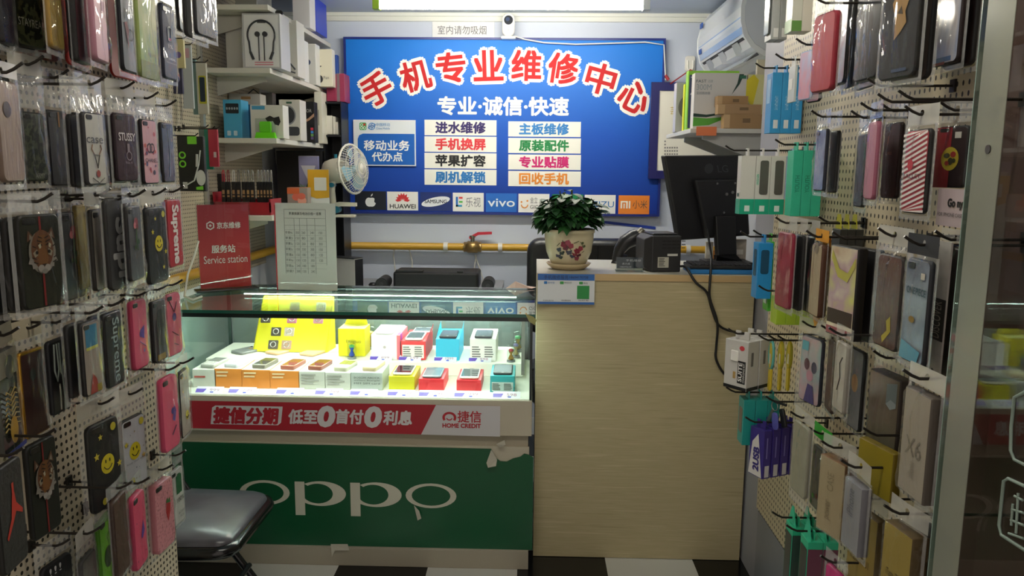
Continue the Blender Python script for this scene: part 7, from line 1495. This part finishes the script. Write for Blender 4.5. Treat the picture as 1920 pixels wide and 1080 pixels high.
# ---- right board, top row
bag(Rr, (1497, 1522, 95, 188), 'iridescent blue and pink film pack beside the red case', IRID, '#8aa0c4', yt=70, nm='iridescent film pack', cam=False, head='n', d=.16, th=.008, back=[('second iridescent pack right behind the first', IRID)])
bag(Rr, (1522, 1562, 24, 172), 'plain red case with rounded ends in the top row', '#a02a3a', '#7c1c2a', yt=-10, nm='plain red case', cam=False, d=.19, th=.016, rad=.16)
bag(Rr, (1562, 1588, -50, 160), 'holographic silver blue case in the top row', HOLO, '#1a1a1e', nm='holographic case', cam=False, d=.17, film=2, back=[('black case directly behind the holographic one', '#131315'), ('second black case behind the holographic one', '#101012')])
bag(Rr, (1606, 1650, -50, 150), 'thick glossy black case stack beside the holographic one', '#101013', '#0c0c0e', nm='thick glossy black case', cam=False, d=.13, th=.02)
bag(Rr, (1652, 1722, -60, 148), 'black case with a golden figure print', '#17181c', '#101012', [('p', [(-.1, .55), (-.2, .7), (-.05, .82), (.15, .84), (.25, .72), (.15, .6), (.2, .5), (.05, .42), (-.1, .36)], '#8a6a3c'), ('d', .0, .78, .09, '#b09058'), ('p', [(-.05, .6), (.05, .66), (.1, .58)], '#3a2c1c'), ('r', -.1, .3, .06, .09, '#2c3a54')], nm='golden figure case', cam=False, d=.15, film=2, back=[('brown edged case behind the golden figure one', '#3a2c24')])
bag(Rr, (1748, 1802, -60, 122), 'bright silver case with orange glints, upper corner', mnoise(['#b08a7a', '#d8d4d8', '#9aa4c0', '#efeae6'], 10, .1, (2, 1, .5)), '#23181a', [('r', -.2, .3, .03, .08, '#4a6a9a'), ('r', -.3, .1, .0, .03, '#8a3a34')], nm='bright silver case', cam=False, d=.10, film=2, back=[('dark brown case behind the bright silver one', '#2a1c18')])
# ---- right board, second row
bag(Rr, (1527, 1546, 242, 358), 'blue floral case hanging in the second row', mnoise(['#4a5a84', '#7c8cb0', '#2c3654'], 12, .2), '#1c2030', yt=205, nm='blue floral case', d=.13, back=[('dark case right behind the blue floral one', '#1c1a20')])
bag(Rr, (1604, 1619, 252, 388), 'slim dark navy case seen nearly edge on', '#23283a', '#171a24', yt=205, nm='slim navy case', d=.12, wr=(.44, .5), cam=False)
bag(Rr, (1623, 1640, 228, 374), 'slim rose pink case in the second row', '#a86a7c', '#8a4c60', yt=190, nm='slim rose pink case', d=.11, wr=(.44, .5), cam=False, rad=.2)
bag(Rr, (1654, 1684, 230, 372), 'dark wine case with small gold lettering', '#3a161a', '#22100f', [('t', 'CASE', -.3, .1, .58, .62, '#7a4a2c')], yt=192, nm='dark wine case', d=.10, film=0)
STR = [('p', [(-.5, v), (.5, v + .16), (.5, v + .19), (-.5, v + .03)], '#d4ccc8') for v in [i * .062 - .14 for i in range(18)]]
STR = [('p', [(max(-.48, u), min(.985, max(.015, v))) for u, v in o[1]], o[2]) for o in STR]
bag(Rr, (1693, 1738, 242, 400), 'red and white diagonal stripe case', '#b03a48', '#141214', STR + [('d', -.1, .58, .12, '#a82a38'), ('t', 'BALLET', -.38, .38, .42, .47, '#3a1c24')], yt=196, nm='red stripe case', d=.13, head='w', film=1, cam=False)
bag(Rr, (1753, 1812, 236, 352), 'red and black case with a round yellow camouflage patch', '#2a1c1e', '#141214', [('r', -.5, .0, .0, .98, '#7c1c24'), ('d', .0, .47, .28, '#a8962c', .32), ('d', -.1, .52, .10, '#34341a', .07), ('d', .1, .54, .09, '#8a2a24', .08), ('d', .03, .43, .08, '#34341a', .1), ('d', -.08, .40, .07, '#8a2a24', .06), ('d', .14, .44, .06, '#34341a'), ('r', .12, .32, .80, .90, '#b4b0a8')], yt=188, nm='yellow patch case', d=.10, film=1, wr=(.5, .6), padb=.055)
q_ = onX(1782, 388, PR - .104)
gc = thing('backing_card', 'grey pink backing card with bold lettering beneath the yellow patch case', 'card', (q_.x, q_.y, onX(1782, 425, PR - .104).z), R(-90))
w2 = .085; h2 = onX(1782, 354, PR - .104).z - gc.location.z
MB(m('#a8989a', .4)).box(-w2 / 2, w2 / 2, 0, .002, 0, h2).build('card', gc)
MB().text('Go ny', -.1 * w2, .46 * w2, .45 * h2, .75 * h2, -.0008, m('#141414'), bold=.05).build('bold_lettering', gc); MB().text('FOR IPHONE CASE', -.45 * w2, .46 * w2, .26 * h2, .36 * h2, -.0008, m('#4a4446')).build('fine_lettering', gc)
# ---- right board, third row
bag(Rr, (1455, 1482, 436, 576), 'crimson case with sparkling print in a tall bag', mnoise(['#a02440', '#8a1c34', '#c8a09a'], 14, .3), '#7c1830', yt=405, nm='crimson sparkling case', d=.19, head='w', back=[('black case directly behind the crimson one', '#121014'), ('grey black case deeper behind the crimson one', '#1e1e20')], cam=False, wr=(.44, .5))
bag(Rr, (1519, 1537, 458, 592), 'beige flip case with an orange strap', '#a8987c', '#4a2c1c', [('d', .0, .95, .2, '#7c7060')], yt=430, nm='beige flip case', d=.175, head='#c88a1c', cam=False, th=.018, wr=(.44, .5))
q_ = onX(1545, 520, PR - .15); z1_ = onX(1545, 440, PR - .15).z; z0_ = onX(1545, 620, PR - .15).z
og = thing('orange_strap', 'long orange lanyard strap hanging beside the beige flip case', 'strap', (q_.x, q_.y, z0_), R(-75))
hS = z1_ - z0_
MB(m('#c8861c', .4)).add([(x + o, y, z * hS) for (x, z) in ((-.012, 1.0), (.012, 1.0), (.014, .55), (.010, .35), (-.006, .12), (-.022, .0), (-.03, .10), (-.012, .3), (-.004, .55), (-.014, .8)) for o, y in ((0, 0),)], [tuple(range(10))]).add([(x, .003, z * hS) for (x, z) in ((-.012, 1.0), (.012, 1.0), (.014, .55), (.010, .35), (-.006, .12), (-.022, .0), (-.03, .10), (-.012, .3), (-.004, .55), (-.014, .8))], [tuple(range(9, -1, -1))]).build('strap', og)
MB(m('#a8741c', .4)).rslab(-.008, .010, hS * .86, hS * .93, -.003, -.0005, .002).build('buckle', og)
bag(Rr, (1552, 1604, 462, 632), 'colourful abstract case in a black framed box', mnoise(['#b0907c', '#c8bca4', '#a88a94', '#b8b46a', '#8a5a50'], 8, .15), '#1a1818', [('r', -.45, .45, .14, .3, '#3a2c24'), ('r', -.45, .45, .02, .1, '#8a4a50'), ('p', [(-.4, .95), (-.1, .75), (.2, .72), (.45, .9), (.45, .8), (.2, .62), (-.15, .66), (-.42, .86)], '#a8a24c')], yt=432, nm='colourful boxed case', d=.15, cam=False, rad=.03, th=.022, film=2, head='n', back=[('black box behind the colourful case', '#161416')])
bag(Rr, (1641, 1686, 478, 652), 'brown shaded case with yellow flash in a wide clear bag', mnoise(['#2c1f1e', '#5c4038', '#3a2a28'], 6, .2), '#241c1a', [('p', [(-.05, .05), (.25, .2), (.2, .36), (.05, .3), (.1, .2), (-.1, .12)], '#a89a34')], yt=425, nm='brown yellow flash case', d=.15, padw=.022, head='w', film=1, cam=False)
bag(Rr, (1692, 1738, 486, 680), 'silver blue case with block lettering on a patterned card', mnoise(['#5c6470', '#848c98', '#6c7480'], 9, .15), '#23262c', [('t', 'ONE', -.38, -.02, .66, .73, '#2c4a54', 0, .03), ('t', 'PIECE', .02, .42, .66, .73, '#2c4a54', 0, .03), ('d', -.05, .42, .12, '#8a7034', .07), ('p', [(-.45, .02), (.3, .02), (.4, .14), (-.4, .2)], '#5c9ab0'), ('r', .2, .36, .82, .88, '#b8b4a8')], yt=440, nm='silver blue lettered case', d=.17, film=2, wr=(.42, .5), head='#24242a')
q_ = onX(1742, 560, PR - .14)
pc_ = thing('patterned_card', 'white diamond patterned backing card with a black band, in the third row', 'card', (q_.x, q_.y, onX(1742, 700, PR - .14).z), R(-90)); h2 = onX(1742, 448, PR - .14).z - pc_.location.z; w2 = .105
MB(mnoise(['#9a9690', '#a8a49c'], 60, .4)).box(-w2 / 2, w2 / 2, 0, .003, 0, h2).build('card', pc_)
MB(m('#1c1a1a', .4)).box(w2 * .1, w2 * .5 + .0005, -.001, -.0002, .27 * h2, .58 * h2).build('black_band', pc_); MB().text('DISCOVER', w2 * .18, w2 * .42, .29 * h2, .56 * h2, -.0018, m('#8a8478'), rot=90).build('band_lettering', pc_)
k = MB(m('#2a2826'))
for i in range(4): k.ell((-.3 + i * .2) * w2, .03 * h2, .005, .005, -.0008)
k.build('punched_dots', pc_)
bag(Rr, (1752, 1790, 462, 700), 'dark brown case seen through the glass pane', '#2c2220', '#1c1614', yt=430, nm='dark brown pane case', d=.08, film=0, cam=False)
# ---- right board, fourth row
bag(Rr, (1500, 1538, 632, 756), 'pastel case with dark round lenses in a white bag', mnoise(['#a8b4b8', '#b89aa0', '#8aa4a8', '#c4bcc0'], 8, .2), '#1c2030', [('d', -.15, .58, .13, '#5c3a48', .17), ('d', .2, .56, .13, '#3a3c50', .17), ('d', .02, .42, .16, '#b88a98'), ('p', [(-.2, .02), (.3, .02), (.2, .28), (-.05, .3)], '#4a4078'), ('r', -.4, -.1, .78, .92, '#5ca8b8')], yt=600, nm='pastel round lens case', d=.16, padw=.022, padb=.025, head='w', film=1, cam=False)
bag(Rr, (1549, 1562, 640, 770), 'reddish brown slim case next to the pastel one', '#4a3028', '#2e1e1a', yt=608, nm='reddish slim case', d=.12, wr=(.42, .5), cam=False)
bag(Rr, (1563, 1584, 642, 770), 'frosted clear case with a thin outline drawing', MILK, '#8a867c', [('l', [(-.1, .3), (.1, .5), (.0, .7), (.2, .8)], .001, '#3a3836')], yt=612, nm='frosted outline case', d=.14, film=1, cam=False)
bag(Rr, (1588, 1614, 655, 802), 'grey clear case with a tan round print and black rim', mnoise(['#6c6e74', '#84868a', '#5c5e64'], 7, .2), '#121214', [('d', .05, .58, .22, '#a8845c', .26)], yt=625, nm='grey tan print case', d=.14, film=2, cam=False)
bag(Rr, (1624, 1682, 702, 885), 'clear box with a small grey pennant print inside', mnoise(['#4c463c', '#6a6252', '#3e382f'], 5, .15), '#2e2620', [('p', [(.1, .72), (.42, .76), (.42, .96), (.1, .92)], '#6a7474'), ('p', [(.1, .72), (.25, .78), (.42, .76), (.42, .72), (.25, .68)], '#8a9494')], yt=655, nm='clear pennant box', d=.16, rad=.03, th=.03, film=2, head='c', cam=False)
bag(Rr, (1690, 1738, 735, 930), 'pale box with faint numerals in a crinkled bag', '#9a9284', '#4a423a', [('t', 'X6', -.3, .3, .38, .56, '#7c766a'), ('t', 'silicone', -.1, .1, .18, .34, '#857e72', 90)], yt=690, nm='pale numeral box', d=.15, rad=.03, th=.022, head='w', film=1, cam=False, wr=(.44, .5))
bag(Rr, (1608, 1672, 835, 925), 'mustard yellow box corner beneath the clear pennant box', '#8a7a1c', '#6c5c14', yt=800, nm='mustard box', d=.08, rad=.02, cam=False, head='n', wr=(.9, 1.1), th=.02, name='phone_box', cat='box')
# ---- right board, lower rows
bag(Rr, (1484, 1512, 795, 925), 'milky white case in a long clear bag', mnoise(['#a8a694', '#989684', '#b4b2a2'], 6, .25), '#8a8878', yt=770, nm='milky white case', d=.16, head='w', film=1, cam=False, padb=.03)
bag(Rr, (1520, 1545, 840, 955), 'grey clear case with green specks', mnoise(['#5c605c', '#74786f', '#4c504c'], 9, .2), '#3c403c', [('dots', 7, ['#4a9a3c', '#7a3a3a', '#3c6a3c'], .04, .1, 3)], yt=800, nm='green speck case', d=.13, head='#3aa838', film=2, cam=False)
bag(Rr, (1534, 1580, 862, 1002), 'cream tall box with tan side, lower right', '#a89878', '#6a4c2c', [('t', 'CASE', -.15, .1, .58, .82, '#8a7c60', 90), ('t', 'power', -.15, .1, .2, .45, '#8a7c60', 90)], yt=825, nm='cream tall box', d=.19, rad=.02, th=.03, head='w', film=1, cam=False, wr=(.36, .5), name='phone_box', cat='box')
bag(Rr, (1580, 1612, 905, 1030), 'pale grey white box with faint side lettering', '#8c8c90', '#74747a', [('t', 'iPhone', -.25, .1, .5, .9, '#70707a', 90)], yt=860, nm='pale grey white box', d=.16, rad=.02, th=.02, head='w', film=2, cam=False, name='phone_box', cat='box')
bag(Rr, (1588, 1640, 962, 1130), 'gold box with dark script, first of the gold pair', '#9a8444', '#5c4c28', [('t', 'iTaste iTPU1', -.36, .3, .44, .52, '#4c4020')], yt=920, nm='first gold box', d=.19, rad=.02, th=.022, head='w', film=1, cam=False, name='phone_box', cat='box', wr=(.42, .5))
bag(Rr, (1652, 1704, 992, 1160), 'gold box with dark script, second of the pair', '#94803f', '#55462a', [('t', 'iTaste iTPU2', -.3, .3, .44, .52, '#4c4020')], yt=945, nm='second gold box', d=.19, rad=.02, th=.03, head='w', film=0, cam=False, name='phone_box', cat='box', wr=(.42, .5), back=[('brown wrapped box behind the second gold one', '#3c3026')])
bag(Rr, (1545, 1572, 1066, 1160), 'bright pink case at the bottom edge beside plum boxes', '#c8387c', '#a02a62', yt=1040, nm='bright pink low case', d=.17, film=2, cam=False)
# extra dark hooks that hold nothing in the front
for i, (x, y, lg) in enumerate(((1700, 185, .19), (1660, 190, .17), (1640, 160, .15))):
    q_ = onX(x, y, PR - lg); hook(('empty hook above the red stripe case', 'empty hook left of the red stripe case', 'short empty hook below the glossy black cases')[i], 'R', PR, q_.y, q_.z, lg, 'empty hooks on the right board')

# ---------------------------------------------------------------- glass door leaf folded along the right
XG = .60
gy1 = onX(1796, 500, XG).y
gd = thing('glass_door', 'glass door leaf with a frosted strip standing along the right side', 'glass door', (XG, gy1, 0))
MB(mglass('#eeefec', .8)).box(XG, XG + .010, .12, gy1, .01, 2.26).build('pane', gd, True)
MB(m('#8fa49a', .15)).box(XG - .0004, XG + .0104, gy1 + .0003, gy1 + .0016, .01, 2.26).build('edge', gd, True)
sA, sB = onX(1806, 500, XG).y, onX(1856, 500, XG).y
MB(mglass('#d0d4ce', .6, .2, .38, 1.45, '#b4b6a8')).box(XG - .0012, XG - .0003, sB, sA, .01, 2.26).build('frosted_strip', gd, True)
q_ = onX(1855, 280, XG); MB(m('#2a2624')).tube([(XG - .0025, q_.y, q_.z), (XG - .0013, q_.y, q_.z)], .006, 14).build('bolt_hole', gd, True)
wl_ = m('#7a8a80', .5)
def gp_(px, py): q = onX(px, py, XG); return Vector((XG - .0018, q.y, q.z))
for pts in (((1925, 735), (1905, 745), (1899, 800), (1898, 845), (1905, 862), (1925, 872)), ((1925, 912), (1893, 897), (1885, 902), (1876, 985), (1880, 1003), (1925, 1032))):
    MB(wl_).tube([gp_(*p) for p in pts], .0022, 6).build('sticker_outline', gd, True)
for pts in (((1905, 930), (1920, 938)), ((1900, 955), (1922, 962)), ((1902, 945), (1899, 985)), ((1898, 975), (1922, 985)), ((1912, 925), (1908, 1000)), ((1894, 1000), (1922, 1010))):
    MB(wl_).tube([gp_(*p) for p in pts], .0017, 6).build('sticker_stroke', gd, True)
